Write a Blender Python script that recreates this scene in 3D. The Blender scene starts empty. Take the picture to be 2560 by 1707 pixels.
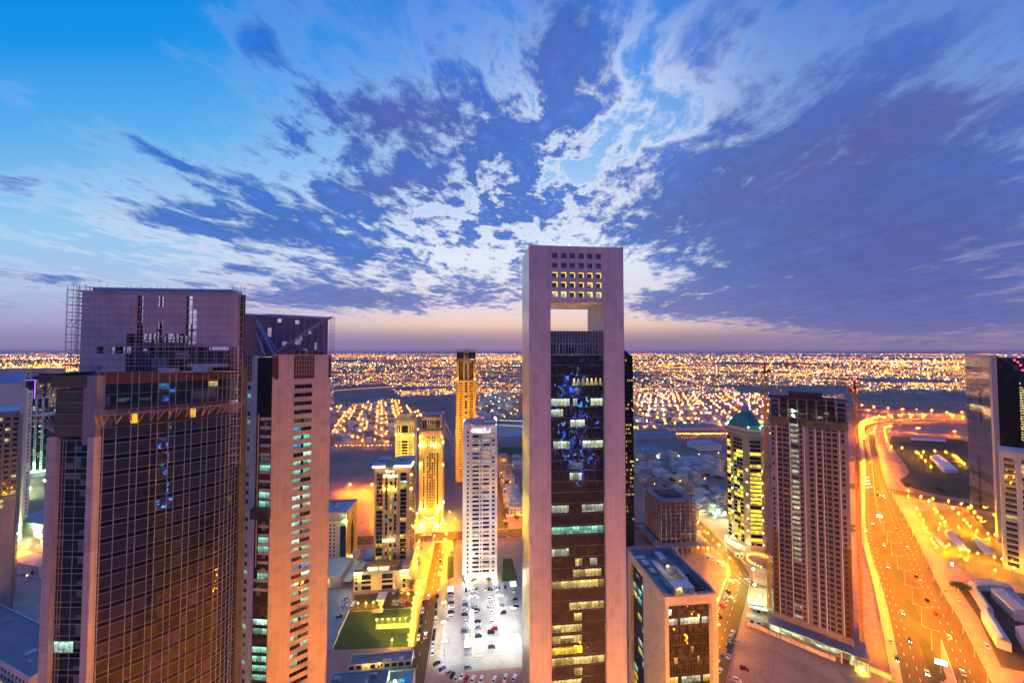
import bpy, math, random
from mathutils import Vector, Matrix
C = bpy.context.scene
COL = C.collection
RND = random.Random(11)
# ------------------------------------------------------------------ camera
CAMZ, F, PITCH = 190.0, 889.0, math.atan(26.5/889.0)
cam_d = bpy.data.cameras.new('camera')
cam_d.lens = 12.5; cam_d.sensor_width = 36.0; cam_d.clip_start = 1.0; cam_d.clip_end = 300000.0
cam = bpy.data.objects.new('camera', cam_d); COL.objects.link(cam)
cam.location = (0, 0, CAMZ); cam.rotation_euler = (math.pi/2 + PITCH, 0, 0)
C.camera = cam
# ------------------------------------------------------------------ exposure / render
C.view_settings.view_transform = 'Standard'; C.view_settings.look = 'None'
C.view_settings.exposure = 0.15; C.view_settings.gamma = 1.0
C.render.engine = 'CYCLES'
cy = C.cycles
cy.max_bounces = 4; cy.diffuse_bounces = 2; cy.glossy_bounces = 3; cy.transmission_bounces = 2
cy.transparent_max_bounces = 4; cy.volume_bounces = 0
cy.sample_clamp_indirect = 3.0; cy.sample_clamp_direct = 0.0
cy.caustics_reflective = False; cy.caustics_refractive = False
cy.use_denoising = True
try: cy.use_light_tree = True
except Exception: pass

# ------------------------------------------------------------------ node helper
class NB:
    """small expression builder for shader nodes"""
    def __init__(s, nt): s.nt = nt
    def new(s, t): return s.nt.nodes.new(t)
    def put(s, sock, v):
        if isinstance(v, bpy.types.NodeSocket): s.nt.links.new(v, sock)
        elif v is not None:
            if hasattr(sock.default_value, '__len__') and not hasattr(v, '__len__'): v = (v, v, v)
            if sock.type == 'RGBA' and len(v) == 3: v = (*v, 1)
            sock.default_value = v
    def m(s, op, a, b=None, c=None, clamp=False):
        n = s.new('ShaderNodeMath'); n.operation = op; n.use_clamp = clamp
        for i, v in enumerate((a, b, c)):
            if v is not None: s.put(n.inputs[i], v)
        return n.outputs[0]
    def add(s, *a):
        r = a[0]
        for x in a[1:]: r = s.m('ADD', r, x)
        return r
    def mul(s, *a):
        r = a[0]
        for x in a[1:]: r = s.m('MULTIPLY', r, x)
        return r
    def sub(s, a, b): return s.m('SUBTRACT', a, b)
    def div(s, a, b): return s.m('DIVIDE', a, b)
    def step(s, v, lo, hi):
        n = s.new('ShaderNodeMapRange'); n.interpolation_type = 'SMOOTHSTEP'
        s.put(n.inputs[0], v); s.put(n.inputs[1], lo); s.put(n.inputs[2], hi)
        return n.outputs[0]
    def mix(s, f, a, b, mode='MIX'):
        n = s.new('ShaderNodeMix'); n.data_type = 'RGBA'; n.blend_type = mode
        s.put(n.inputs[0], f); s.put(n.inputs[6], a); s.put(n.inputs[7], b)
        return n.outputs[2]
    def xyz(s, x, y, z):
        n = s.new('ShaderNodeCombineXYZ')
        for i, v in enumerate((x, y, z)): s.put(n.inputs[i], v)
        return n.outputs[0]
    def sep(s, v):
        n = s.new('ShaderNodeSeparateXYZ'); s.put(n.inputs[0], v); return n.outputs
    def noise(s, vec, scale, detail=4, rough=.55, dist=0, dims='3D'):
        n = s.new('ShaderNodeTexNoise'); n.noise_dimensions = dims
        s.put(n.inputs['Vector'], vec); n.inputs['Scale'].default_value = scale
        n.inputs['Detail'].default_value = detail; n.inputs['Roughness'].default_value = rough
        n.inputs['Distortion'].default_value = dist
        return n.outputs[0]
    def ramp(s, f, stops, interp='LINEAR'):
        n = s.new('ShaderNodeValToRGB'); cr = n.color_ramp; cr.interpolation = interp
        while len(cr.elements) < len(stops): cr.elements.new(.5)
        for e, (p, c) in zip(cr.elements, stops):
            e.position = p; e.color = (*c, 1)
        s.put(n.inputs[0], f); return n.outputs[0]

def lin(r, g, b):
    f = lambda c: (c/255/12.92 if c/255 <= .04045 else ((c/255+.055)/1.055)**2.4)
    return (f(r), f(g), f(b))

# ------------------------------------------------------------------ world: dusk sky with clouds
def make_world():
    w = bpy.data.worlds.new('World'); C.world = w; w.use_nodes = True
    nt = w.node_tree; nt.nodes.clear(); N = NB(nt)
    d = N.new('ShaderNodeTexCoord').outputs['Generated']
    x, y, z = N.sep(d)
    yy = N.m('MAXIMUM', y, .04)
    u, v = N.div(x, yy), N.div(z, yy)
    front = N.step(y, .02, .3)
    # cloud layer coordinates: a high flat layer, wind along the view axis
    zc = N.add(N.m('MAXIMUM', z, 0.0), .085)
    px, py = N.div(N.sub(x, N.mul(y, .10)), zc), N.div(y, zc)
    P1 = N.xyz(px, N.mul(py, .50), 3.1)
    P2 = N.xyz(N.mul(px, 1.0), N.mul(py, .62), 9.7)
    n1 = N.noise(P1, 1.05, 7, .60, .5)
    n2 = N.noise(P2, 3.6, 8, .66, .5)
    n4 = N.noise(N.xyz(N.mul(px, 1.0), N.mul(py, .8), 1.7), 9.0, 5, .65, .3)
    n3 = N.noise(P1, .42, 3, .5, .2)
    def blobs(lst):
        tot = None
        for (cx, cy, rx, ry, sl, amp) in lst:
            du = N.div(N.sub(u, (cx-1280)/F), rx/F)
            dv = N.div(N.sub(N.sub(v, (880-cy)/F), N.mul(N.sub(u, (cx-1280)/F), -sl)), ry/F)
            g = N.mul(amp, N.m('EXPONENT', N.mul(-1, N.add(N.mul(du, du), N.mul(dv, dv)))))
            tot = g if tot is None else N.add(tot, g)
        return tot
    M = blobs([(1000, 300, 330, 180, .1, .36), (430, 400, 330, 60, .30, .58), (640, 570, 430, 60, .17, .60),
               (2280, 480, 560, 330, -.15, .72), (1790, 590, 330, 130, 0, .44), (1440, 60, 130, 190, 0, .50),
               (640, 70, 75, 90, 0, .42), (1330, 420, 220, 140, 0, .10), (1040, 745, 320, 48, 0, .56), (930, 500, 230, 70, 0, .34),
               (1900, 90, 300, 150, -.2, .20), (20, 215, 90, 40, 0, .40), (20, 440, 110, 30, 0, .40), (1330, 250, 170, 200, 0, .12), (1310, 520, 160, 70, 0, .1), (1180, 500, 60, 40, 0, -.16), (1450, 430, 60, 120, 0, -.16),
               (90, 690, 160, 30, .1, .22), (2150, 780, 560, 70, 0, .62), (800, 745, 200, 24, 0, .32), (590, 670, 90, 14, 0, .35), (1000, 660, 150, 40, .05, .2),
               (150, 130, 330, 260, 0, -.55), (1640, 260, 90, 160, -.2, -.30), (300, 640, 330, 50, .1, -.2), (480, 230, 200, 90, .3, -.3),
               (1120, 640, 110, 40, 0, -.24), (1560, 690, 150, 60, 0, -.35), (1250, 40, 60, 110, 0, -.2), (840, 60, 100, 100, 0, -.3),
               (1340, 230, 30, 110, .0, -.16), (1500, 390, 110, 110, 0, .17), (800, 850, 1100, 30, 0, -.5), (1420, 815, 520, 40, 0, -.6)])
    M = N.mul(M, front)
    rear = N.sub(1, front)
    dens0 = N.add(M, N.mul(N.sub(n1, .5), 1.25), N.mul(N.sub(n2, .5), 1.75), N.mul(N.sub(n4, .5), N.sub(1.0, N.mul(N.step(u, .2, .75), .35))), N.mul(N.sub(n3, .5), .45), N.mul(rear, .1))
    mott = N.mul(blobs([(1340, 390, 250, 250, 0, 1.0), (1150, 560, 260, 120, 0, .7), (760, 300, 160, 160, 0, .5)]), front)
    dens0 = N.add(dens0, N.mul(mott, N.add(N.mul(N.sub(n4, .5), 1.9), N.mul(N.sub(n2, .5), 1.0))))
    dens = N.step(dens0, .02, .52)
    thin = N.step(dens0, -.20, .24)
    # clear-sky colours by elevation
    e = N.m('MULTIPLY', v, .95, clamp=True)
    left = N.ramp(e, [(0, lin(158, 140, 184)), (.07, lin(160, 158, 205)), (.18, lin(172, 196, 236)), (.34, lin(150, 203, 243)),
                      (.6, lin(92, 176, 240)), (.85, lin(24, 150, 236)), (1, lin(0, 140, 232))])
    mid = N.ramp(e, [(0, lin(150, 126, 160)), (.03, lin(176, 146, 170)), (.07, lin(244, 208, 186)), (.13, lin(228, 218, 232)),
                     (.25, lin(226, 236, 252)), (.5, lin(150, 196, 246)), (.8, lin(82, 150, 236)), (1, lin(60, 130, 228))])
    right = N.ramp(e, [(0, lin(150, 126, 160)), (.06, lin(150, 132, 170)), (.2, lin(128, 130, 186)), (.5, lin(118, 150, 220)), (.8, lin(92, 140, 220)), (1, lin(70, 120, 210))])
    fl = N.step(u, -1.05, -.15); fr = N.step(u, .25, 1.05)
    base = N.mix(fr, N.mix(fl, left, mid), right)
    # thin sun-tinted veil, brightest towards the sunset
    glow = blobs([(1350, 640, 400, 220, 0, 1.0), (420, 620, 450, 150, .1, .7), (1640, 260, 230, 240, 0, .75), (1330, 330, 260, 230, 0, .5), (1500, 380, 150, 170, 0, .5)])
    glow = N.m('MINIMUM', N.mul(glow, front), 1.0)
    veil = N.mix(N.step(v, .04, .3), lin(246, 226, 226), lin(236, 242, 255))
    base = N.mix(N.mul(thin, N.add(.10, N.mul(glow, .80))), base, veil)
    # cloud bodies: blue, purple in their thick middle
    purple = blobs([(980, 280, 260, 120, 0, .8), (2200, 330, 500, 90, -.35, .9), (2300, 600, 400, 150, 0, .7), (1400, 90, 120, 160, 0, .6), (1000, 470, 200, 50, 0, .5)])
    cdark = N.ramp(N.m('MULTIPLY', v, .95, clamp=True), [(0, lin(128, 112, 152)), (.1, lin(98, 112, 176)), (.25, lin(44, 98, 182)), (.6, lin(32, 96, 190)), (1, lin(32, 110, 208))])
    cpur = lin(80, 76, 146)
    cl = N.mix(N.m('MINIMUM', N.mul(purple, .8), .75), cdark, cpur)
    cl = N.mix(N.mul(N.step(u, .15, .9), .55), cl, lin(86, 98, 164))
    shade = N.add(.02, N.mul(n2, 1.25), N.mul(n4, .95))
    calm = N.sub(1, N.mul(N.step(u, .2, .75), .42))
    shade = N.add(N.mul(N.sub(shade, 1), calm), 1)
    cl = N.mix(1.0, cl, N.xyz(shade, shade, shade), 'MULTIPLY')
    lit = N.mul(calm, N.step(N.sub(N.add(N.mul(n2,.6),N.mul(n4,.4)), N.mul(dens, .1)), .46, .66), N.add(.12, N.mul(glow, .5)))
    cl = N.mix(lit, cl, lin(176, 192, 238))
    sky = N.mix(N.mul(dens, .93), base, cl)
    # haze band over the horizon
    hz = N.mul(N.step(v, .095, .0), .95)
    sky = N.mix(N.mul(hz, N.sub(1, N.mul(N.step(u, .45, 1.0), .55))), sky, N.mix(N.step(u, -.9, .3), lin(146, 134, 182), lin(138, 120, 160)))
    # the sky behind the viewer: the pink and violet belt opposite the sunset
    el = N.m('MULTIPLY', z, 1.0, clamp=True)
    back = N.ramp(el, [(0, lin(122, 112, 176)), (.15, lin(128, 132, 224)), (.4, lin(96, 126, 226)), (1, lin(58, 110, 210))])
    sky = N.mix(N.step(y, .0, .28), back, sky)
    sky = N.mix(N.step(z, -.004, -.02), sky, lin(70, 56, 70))
    nish = N.new('ShaderNodeTexSky'); nish.sky_type = 'NISHITA'; nish.sun_disc = False
    nish.sun_elevation = math.radians(.5); nish.sun_rotation = math.radians(4)
    bg = N.new('ShaderNodeBackground'); N.put(bg.inputs[0], sky); bg.inputs[1].default_value = .88
    bg2 = N.new('ShaderNodeBackground'); N.put(bg2.inputs[0], nish.outputs[0]); bg2.inputs[1].default_value = .005
    ad = N.new('ShaderNodeAddShader'); nt.links.new(bg.outputs[0], ad.inputs[0]); nt.links.new(bg2.outputs[0], ad.inputs[1])
    out = N.new('ShaderNodeOutputWorld'); nt.links.new(ad.outputs[0], out.inputs[0])
make_world()

# ------------------------------------------------------------------ survey: photo pixel -> place
cp_, sp_ = math.cos(PITCH), math.sin(PITCH)
def ray(px, py):
    u, v = (px-1280)/F, (853.5-py)/F
    return Vector((u, cp_ - v*sp_, sp_ + v*cp_))
def G(px, py, z=0.0):
    d = ray(px, py); t = (z-CAMZ)/d.z
    return Vector((d.x*t, d.y*t, z))
def AT(px, py, Y):
    d = ray(px, py); t = Y/d.y
    return Vector((d.x*t, Y, CAMZ + d.z*t))
TH = math.radians(5.6)
GA = Vector((math.cos(TH), math.sin(TH), 0)); GB = Vector((-math.sin(TH), math.cos(TH), 0))

# ------------------------------------------------------------------ mesh helper
class MB:
    def __init__(s): s.v = []; s.f = []; s.m = []
    def face(s, pts, m=0):
        k = len(s.v); s.v.extend([tuple(p) for p in pts]); s.f.append(tuple(range(k, k+len(pts)))); s.m.append(m); return s
    def box(s, x0, x1, y0, y1, z0, z1, m=0, top=None, bottom=True):
        if top is None: top = m
        p = [(x, y, z) for z in (z0, z1) for y in (y0, y1) for x in (x0, x1)]
        k = len(s.v); s.v.extend(p)
        fs = [(0, 1, 5, 4), (1, 3, 7, 5), (3, 2, 6, 7), (2, 0, 4, 6), (4, 5, 7, 6)]
        ms = [m, m, m, m, top]
        if bottom: fs.append((0, 2, 3, 1)); ms.append(m)
        for f, mm in zip(fs, ms): s.f.append(tuple(i+k for i in f)); s.m.append(mm)
        return s
    def bar(s, p, q, w=.1, h=None, m=0):
        p, q = Vector(p), Vector(q); d = (q-p)
        if d.length < 1e-6: return s
        d.normalize(); h = h or w
        r = d.cross(Vector((0, 0, 1)))
        if r.length < 1e-4: r = Vector((1, 0, 0))
        r.normalize(); t = r.cross(d)
        a = [p + r*sx*w/2 + t*sy*h/2 for sx, sy in ((-1, -1), (1, -1), (1, 1), (-1, 1))]
        b = [x + (q-p) for x in a]
        k = len(s.v); s.v.extend([tuple(x) for x in a+b])
        for f in ((0, 1, 5, 4), (1, 2, 6, 5), (2, 3, 7, 6), (3, 0, 4, 7), (0, 3, 2, 1), (4, 5, 6, 7)):
            s.f.append(tuple(i+k for i in f)); s.m.append(m)
        return s
    def prism(s, pts, z0, z1, m=0, top=None, bottom=False):
        n = len(pts); k = len(s.v)
        s.v.extend([(p[0], p[1], z0) for p in pts] + [(p[0], p[1], z1) for p in pts])
        for i in range(n):
            j = (i+1) % n; s.f.append((k+i, k+j, k+n+j, k+n+i)); s.m.append(m)
        s.f.append(tuple(k+n+i for i in range(n))); s.m.append(m if top is None else top)
        if bottom: s.f.append(tuple(k+i for i in reversed(range(n)))); s.m.append(m)
        return s
    def cyl(s, x, y, z0, z1, r0, r1=None, n=8, m=0):
        r1 = r0 if r1 is None else r1; k = len(s.v)
        for z, r in ((z0, r0), (z1, r1)):
            for i in range(n):
                a = 2*math.pi*i/n; s.v.append((x+r*math.cos(a), y+r*math.sin(a), z))
        for i in range(n):
            j = (i+1) % n; s.f.append((k+i, k+j, k+n+j, k+n+i)); s.m.append(m)
        s.f.append(tuple(k+n+i for i in range(n))); s.m.append(m)
        s.f.append(tuple(k+i for i in reversed(range(n)))); s.m.append(m)
        return s
    def octa(s, x, y, z, r, m=0, rz=None):
        rz = rz or r; k = len(s.v)
        s.v.extend([(x+r, y, z), (x, y+r, z), (x-r, y, z), (x, y-r, z), (x, y, z+rz), (x, y, z-rz)])
        for i in range(4):
            j = (i+1) % 4
            s.f.append((k+i, k+j, k+4)); s.m.append(m); s.f.append((k+j, k+i, k+5)); s.m.append(m)
        return s
    def mesh(s, name, mats):
        me = bpy.data.meshes.new(name); me.from_pydata(s.v, [], s.f)
        for x in (mats if isinstance(mats, (list, tuple)) else [mats]): me.materials.append(x)
        if len(me.materials) > 1: me.polygons.foreach_set('material_index', s.m)
        uv = me.uv_layers.new(name='metres'); buf = [0.0]*(2*len(me.loops)); v = s.v; li = 0
        for f in s.f:
            a, b, c = v[f[0]], v[f[1]], v[f[2]]
            e1 = (b[0]-a[0], b[1]-a[1], b[2]-a[2]); e2 = (c[0]-a[0], c[1]-a[1], c[2]-a[2])
            nx = e1[1]*e2[2]-e1[2]*e2[1]; ny = e1[2]*e2[0]-e1[0]*e2[2]; nz = e1[0]*e2[1]-e1[1]*e2[0]
            l = math.hypot(nx, ny)
            if l < abs(nz):
                for i in f: buf[li] = v[i][0]; buf[li+1] = v[i][1]; li += 2
            else:
                tx, ty = -ny/l, nx/l
                for i in f: buf[li] = v[i][0]*tx+v[i][1]*ty; buf[li+1] = v[i][2]; li += 2
        uv.data.foreach_set('uv', buf); me.update()
        return me
    def build(s, name, mats, parent=None):
        o = bpy.data.objects.new(name, s.mesh(name, mats)); COL.objects.link(o)
        if parent: o.parent = parent
        return o

def tag(o, label, cat, group=None, kind=None):
    o['label'] = label; o['category'] = cat
    if group: o['group'] = group
    if kind: o['kind'] = kind
    return o
def thing(name, label, cat, loc=(0, 0, 0), rz=0.0, group=None):
    o = bpy.data.objects.new(name, None); COL.objects.link(o); o.empty_display_size = .1
    o.location = loc; o.rotation_euler = (0, 0, rz)
    return tag(o, label, cat, group)
def structure(o): o['kind'] = 'structure'; return o
def dup(root, loc, rz=0.0, label=None, group=None, swap=None, scale=None):
    r = root.copy(); COL.objects.link(r); r.location = loc; r.rotation_euler = (0, 0, rz)
    if scale: r.scale = scale
    if label: r['label'] = label
    if group: r['group'] = group
    for ch in list(root.children):
        c = ch.copy(); COL.objects.link(c); c.parent = r
        if swap and c.name.split('.')[0] in swap:
            c.data = swap[c.name.split('.')[0]]
        for g in ch.children:
            e = g.copy(); COL.objects.link(e); e.parent = c
    return r
ORD = ['nearest', 'second', 'third', 'fourth', 'fifth', 'sixth', 'seventh', 'eighth', 'ninth', 'tenth', 'eleventh', 'twelfth',
       'thirteenth', 'fourteenth', 'fifteenth', 'sixteenth', 'seventeenth', 'eighteenth', 'nineteenth', 'twentieth',
       'twenty first', 'twenty second', 'twenty third', 'twenty fourth', 'twenty fifth', 'twenty sixth']

# ------------------------------------------------------------------ materials
MATS = {}
def mat(name, col, rough=.6, metal=0.0, ior=1.45, var=.25, vs=.12, joints=None, fine=.12, bump=0.0, bs=.4, streak=0.0, spec=.5):
    """real-surface colour with uneven wear, optional panel joints (step_x, step_z, width, darkness) in metres"""
    if name in MATS: return MATS[name]
    m = bpy.data.materials.new(name); m.use_nodes = True; MATS[name] = m
    nt = m.node_tree; N = NB(nt); b = nt.nodes['Principled BSDF']
    tc = N.new('ShaderNodeTexCoord'); uv = tc.outputs['UV']; ob = tc.outputs['Object']
    f = N.add(N.mul(N.sub(N.noise(ob, vs, 5, .6), .5), var*2), N.mul(N.sub(N.noise(ob, vs*14, 3, .6), .5), fine*2), 1.0)
    if streak:
        sx, sy, _ = N.sep(uv)
        f = N.add(f, N.mul(N.sub(N.noise(N.xyz(N.mul(sx, 1.6), N.mul(sy, .05), 0), 1.0, 4, .6), .5), streak*2))
    if joints:
        jx, jz, w, dk = joints; sx, sy, _ = N.sep(uv)
        def line(c, st):
            t = N.m('ABSOLUTE', N.sub(N.m('FRACT', N.div(c, st)), .5)); return N.m('GREATER_THAN', t, .5 - w/st/2)
        g = line(sy, jz)
        if jx: g = N.m('MAXIMUM', g, line(sx, jx))
        cell = N.new('ShaderNodeTexWhiteNoise'); cell.noise_dimensions = '2D'
        N.put(cell.inputs['Vector'], N.xyz(N.m('FLOOR', N.add(N.div(sx, jx or 5), .5)), N.m('FLOOR', N.add(N.div(sy, jz), .5)), 0))
        f = N.mul(N.add(f, N.mul(N.sub(cell.outputs[0], .5), .20)), N.sub(1, N.mul(g, dk)))
    c = N.mix(1.0, (*col, 1), N.xyz(f, f, f), 'MULTIPLY')
    nt.links.new(c, b.inputs['Base Color'])
    b.inputs['Roughness'].default_value = rough; b.inputs['Metallic'].default_value = metal
    b.inputs['IOR'].default_value = ior; b.inputs['Specular IOR Level'].default_value = spec
    if bump:
        bn = N.new('ShaderNodeBump'); bn.inputs['Strength'].default_value = bump; bn.inputs['Distance'].default_value = .3
        N.put(bn.inputs['Height'], N.noise(ob, bs, 5, .6)); nt.links.new(bn.outputs[0], b.inputs['Normal'])
    return m
def glass(name, tint=(.012, .014, .018), ior=1.9, rough=.03, warp=.02, ws=.25, cellx=1.5, cellz=4.0, cells=.012, blinds=0.0, metal=0.0):
    """dark coated facade glass: every pane sits at a slightly different angle, so reflections break up"""
    if name in MATS: return MATS[name]
    m = bpy.data.materials.new(name); m.use_nodes = True; MATS[name] = m
    nt = m.node_tree; N = NB(nt); b = nt.nodes['Principled BSDF']
    tc = N.new('ShaderNodeTexCoord'); uv = tc.outputs['UV']; sx, sy, _ = N.sep(uv)
    cell = N.new('ShaderNodeTexWhiteNoise'); cell.noise_dimensions = '2D'
    N.put(cell.inputs['Vector'], N.xyz(N.m('FLOOR', N.div(sx, cellx)), N.m('FLOOR', N.div(sy, cellz)), 0))
    r = cell.outputs['Color']
    nz = N.new('ShaderNodeTexNoise'); N.put(nz.inputs['Vector'], uv); nz.inputs['Scale'].default_value = ws; nz.inputs['Detail'].default_value = 2
    geo = N.new('ShaderNodeNewGeometry')
    def vm(op, a, b_):
        n = N.new('ShaderNodeVectorMath'); n.operation = op
        nt.links.new(a, n.inputs[0])
        if isinstance(b_, tuple): n.inputs[1].default_value = b_
        else: nt.links.new(b_, n.inputs[1])
        return n.outputs[0]
    off = vm('ADD', vm('MULTIPLY', vm('SUBTRACT', r, (.5, .5, .5)), (cells,)*3), vm('MULTIPLY', vm('SUBTRACT', nz.outputs['Color'], (.5, .5, .5)), (warp,)*3))
    nn = N.new('ShaderNodeVectorMath'); nn.operation = 'NORMALIZE'; nt.links.new(vm('ADD', geo.outputs['Normal'], off), nn.inputs[0])
    nt.links.new(nn.outputs[0], b.inputs['Normal'])
    col = N.mix(N.mul(cell.outputs[0], .7), (*tint, 1), tuple(t*.4 for t in tint)+(1,))
    if blinds:
        bl = N.m('GREATER_THAN', N.sep(r)[1], 1-blinds)
        col = N.mix(bl, col, (.16, .16, .16, 1))
    nt.links.new(col, b.inputs['Base Color'])
    b.inputs['Roughness'].default_value = rough; b.inputs['IOR'].default_value = ior; b.inputs['Metallic'].default_value = metal
    return m
def lamp_mat(name, col, st):
    if name in MATS: return MATS[name]
    m = bpy.data.materials.new(name); m.use_nodes = True; MATS[name] = m
    b = m.node_tree.nodes['Principled BSDF']
    b.inputs['Base Color'].default_value = (.05, .05, .05, 1)
    b.inputs['Emission Color'].default_value = (*col, 1); b.inputs['Emission Strength'].default_value = st
    return m
def lit(name, col, st, ns=.9, lo=.25):
    """a lit room behind glass: uneven ceiling lights, furniture and people make it patchy"""
    if name in MATS: return MATS[name]
    m = bpy.data.materials.new(name); m.use_nodes = True; MATS[name] = m
    nt = m.node_tree; N = NB(nt); b = nt.nodes['Principled BSDF']
    tc = N.new('ShaderNodeTexCoord'); uv = tc.outputs['UV']; sx, sy, _ = N.sep(uv)
    n1 = N.noise(N.xyz(sx, sy, 0), ns, 3, .7); n2 = N.noise(N.xyz(N.mul(sx, .22), N.mul(sy, .27), 5), 1, 2, .5)
    gz = N.sep(tc.outputs['Generated'])[2]
    n3 = N.noise(N.xyz(N.mul(sx, .8), N.mul(sy, 5.0), 2), 1, 2, .5)
    ceil = N.mul(N.step(gz, .55, .85), N.step(n3, .45, .62), 1.5)
    low = N.mul(N.step(gz, .62, .2), N.step(n1, .45, .6), .75)
    cl_ = N.new('ShaderNodeTexWhiteNoise'); cl_.noise_dimensions = '2D'
    N.put(cl_.inputs['Vector'], N.xyz(N.m('FLOOR', N.div(sx, 2.4)), N.m('FLOOR', N.div(sy, 3.6)), 0))
    room = N.add(.30, N.mul(cl_.outputs[0], 1.0))
    v = N.mul(N.add(lo, .22, N.mul(n2, .45), ceil), N.sub(1, low), room)
    mul = N.m('GREATER_THAN', N.m('ABSOLUTE', N.sub(N.m('FRACT', N.div(sx, 1.5)), .5)), .46)
    v = N.mul(v, N.sub(1, N.mul(mul, .7)))
    b.inputs['Base Color'].default_value = (.02, .02, .02, 1); b.inputs['Roughness'].default_value = .08
    b.inputs['Emission Color'].default_value = (*col, 1); nt.links.new(N.mul(v, st), b.inputs['Emission Strength'])
    return m

PANEL = mat('beige_stone_panel', (.51, .43, .445), .4, 0, var=.12, fine=.03, joints=(2.6, 4.0, .12, .24), streak=.16)
PANEL_T = mat('beige_tower_panel', (.60, .44, .36), .5, 0, var=.05, fine=.02, joints=(2.9, 3.83, .13, .30), streak=.14)
ALU = mat('brushed_metal_panel', (.62, .58, .52), .30, .85, var=.06, fine=.05, joints=(None, 4.0, .05, .3), streak=.10)
GREYC = mat('raw_concrete', (.30, .26, .235), .85, var=.35, fine=.2, streak=.2)
DARKC = mat('dark_concrete', (.12, .10, .095), .85, var=.35, fine=.2)
PALE = mat('pale_render', (.62, .56, .47), .7, var=.12, fine=.08, streak=.1)
WHITE = mat('white_render', (.78, .75, .70), .65, var=.10, fine=.06, streak=.08)
CREAM = mat('cream_stone', (.66, .54, .34), .6, var=.12, fine=.08, streak=.1)
ROOFG = mat('grey_roof_membrane', (.22, .22, .24), .8, var=.35, fine=.25)
ROOFB = mat('pale_roof_tiles', (.36, .36, .38), .75, var=.25, fine=.2)
STEEL = mat('steel_beam', (.17, .18, .22), .5, .3, var=.15)
DKSTEEL = mat('dark_steel', (.05, .045, .05), .5, .4, var=.2)
SCAF = mat('scaffold_tube', (.78, .48, .40), .55, .3, var=.4)
WOOD = mat('scaffold_plank', (.75, .46, .34), .8, var=.3)
NET = mat('brown_debris_net', (.12, .10, .06), .9, var=.5, vs=.3)
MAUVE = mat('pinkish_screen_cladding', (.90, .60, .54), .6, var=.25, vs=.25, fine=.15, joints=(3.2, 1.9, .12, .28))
BROWN = mat('brown_glass_spandrel', (.10, .045, .03), .35, 0, var=.4)
BLUEBEAM = mat('blue_roof_beam', (.22, .34, .60), .5, .1, var=.2)
WHITEMET = mat('white_mullion', (.55, .46, .40), .4, .2, var=.1)
AIRCON = mat('galvanised_unit', (.42, .43, .46), .45, .4, var=.2)
ASPH = mat('asphalt', (.10, .078, .04), .8, spec=.1, var=.25, fine=.15, vs=.06)
SAND = mat('sandy_ground', (.38, .225, .175), 1.0, var=.55, vs=.012, fine=.35, spec=.0)
DIRT = mat('building_site_sand', (.40, .25, .18), 1.0, var=.55, vs=.05, fine=.35, bump=.6, bs=.15, spec=.0)
PAVE = mat('paving', (.38, .31, .19), .75, var=.2, joints=(3, 3, .12, .3))
YLOT = mat('dusty_yellow_lot', (.24, .19, .08), .9, var=.35, vs=.03, fine=.2, spec=.05)
LOT = mat('pale_car_park_paving', (.36, .345, .32), .8, var=.5, vs=.09, fine=.35)
GRASS = mat('mown_grass', (.04, .085, .018), .95, var=.6, vs=.10, fine=.5)
TURF = mat('median_turf', (.045, .05, .02), .95, var=.4, vs=.1, fine=.4)
PAINT = mat('road_paint', (.75, .72, .66), .6, var=.3)
KERB = mat('kerb_stone', (.5, .46, .4), .8, var=.2)
LEAF = mat('leaf_green', (.05, .085, .025), .8, var=.5, vs=.8)
BARK = mat('bark', (.12, .08, .05), .9, var=.3)
WATER = mat('pool_water', (.02, .22, .32), .05, ior=1.33, var=.1)
POLE = mat('galvanised_pole', (.40, .38, .34), .45, .3, var=.1)
YELLOWP = mat('yellow_crane_paint', (.80, .38, .04), .5, .1, var=.3)
REDP = mat('red_paint', (.45, .03, .02), .5, 0, var=.2)
HOARD = mat('cream_hoarding', (.62, .48, .34), .7, var=.15, joints=(2.4, 9, .25, .5))
TENT = mat('white_shade_cloth', (.70, .62, .58), .8, var=.1)
TANSTONE = mat('tan_stone', (.42, .29, .17), .6, var=.15, fine=.1, streak=.1)
GOLDSTONE = mat('golden_stone', (.56, .38, .15), .6, var=.15, fine=.1, streak=.12)
GOLDWALL = mat('gold_cladding', (.68, .40, .07), .45, .15, var=.1, fine=.05, joints=(None, 3.9, .12, .25))
G_NAVY = glass('navy_curtain_glass', (.007, .010, .036), 2.0, .03, .05, .5, 1.3, 4.02, .035)
G_BROWN = glass('bronze_curtain_glass', (.010, .006, .005), 2.6, .03, .07, .4, 1.55, 3.9, .03, .0)
G_TEAL = glass('teal_curtain_glass', (.010, .026, .030), 1.8, .04, .04, .35, 1.8, 3.9, .03, .15)
G_WIN = glass('dark_window_glass', (.012, .014, .017), 1.6, .05, .03, .5, 1.2, 3.0, .03)
G_BLACK = glass('black_curtain_glass', (.004, .004, .006), 1.6, .04, .05, .4, 1.5, 3.8, .03)
G_MIRROR = glass('mirror_glass', (.62, .52, .54), 1.5, .05, .02, .12, 1.6, 3.9, .010, metal=.85)
L_WHITE = lit('room_light_white', (.85, 1.0, .72), .75)
L_WARM = lit('room_light_warm', (1.0, .78, .25), .85)
L_YEL = lit('room_light_yellow', (1.0, .72, .06), .95, .8, .3)
L_YELB = lit('room_light_strong_yellow', (1.0, .76, .05), 1.7, .8, .5)
L_ORANGE = lit('room_light_orange', (1.0, .5, .08), .9)
L_TEAL = lit('room_light_teal', (.30, .85, .62), .9)
L_TEALB = lit('room_light_pale_teal', (.55, 1.0, .80), 1.3)
L_GREYB = lit('room_light_dim', (.35, .45, .40), .22)
L_BLUE = lit('room_light_blue', (.05, .45, 1.0), .9)
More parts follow.
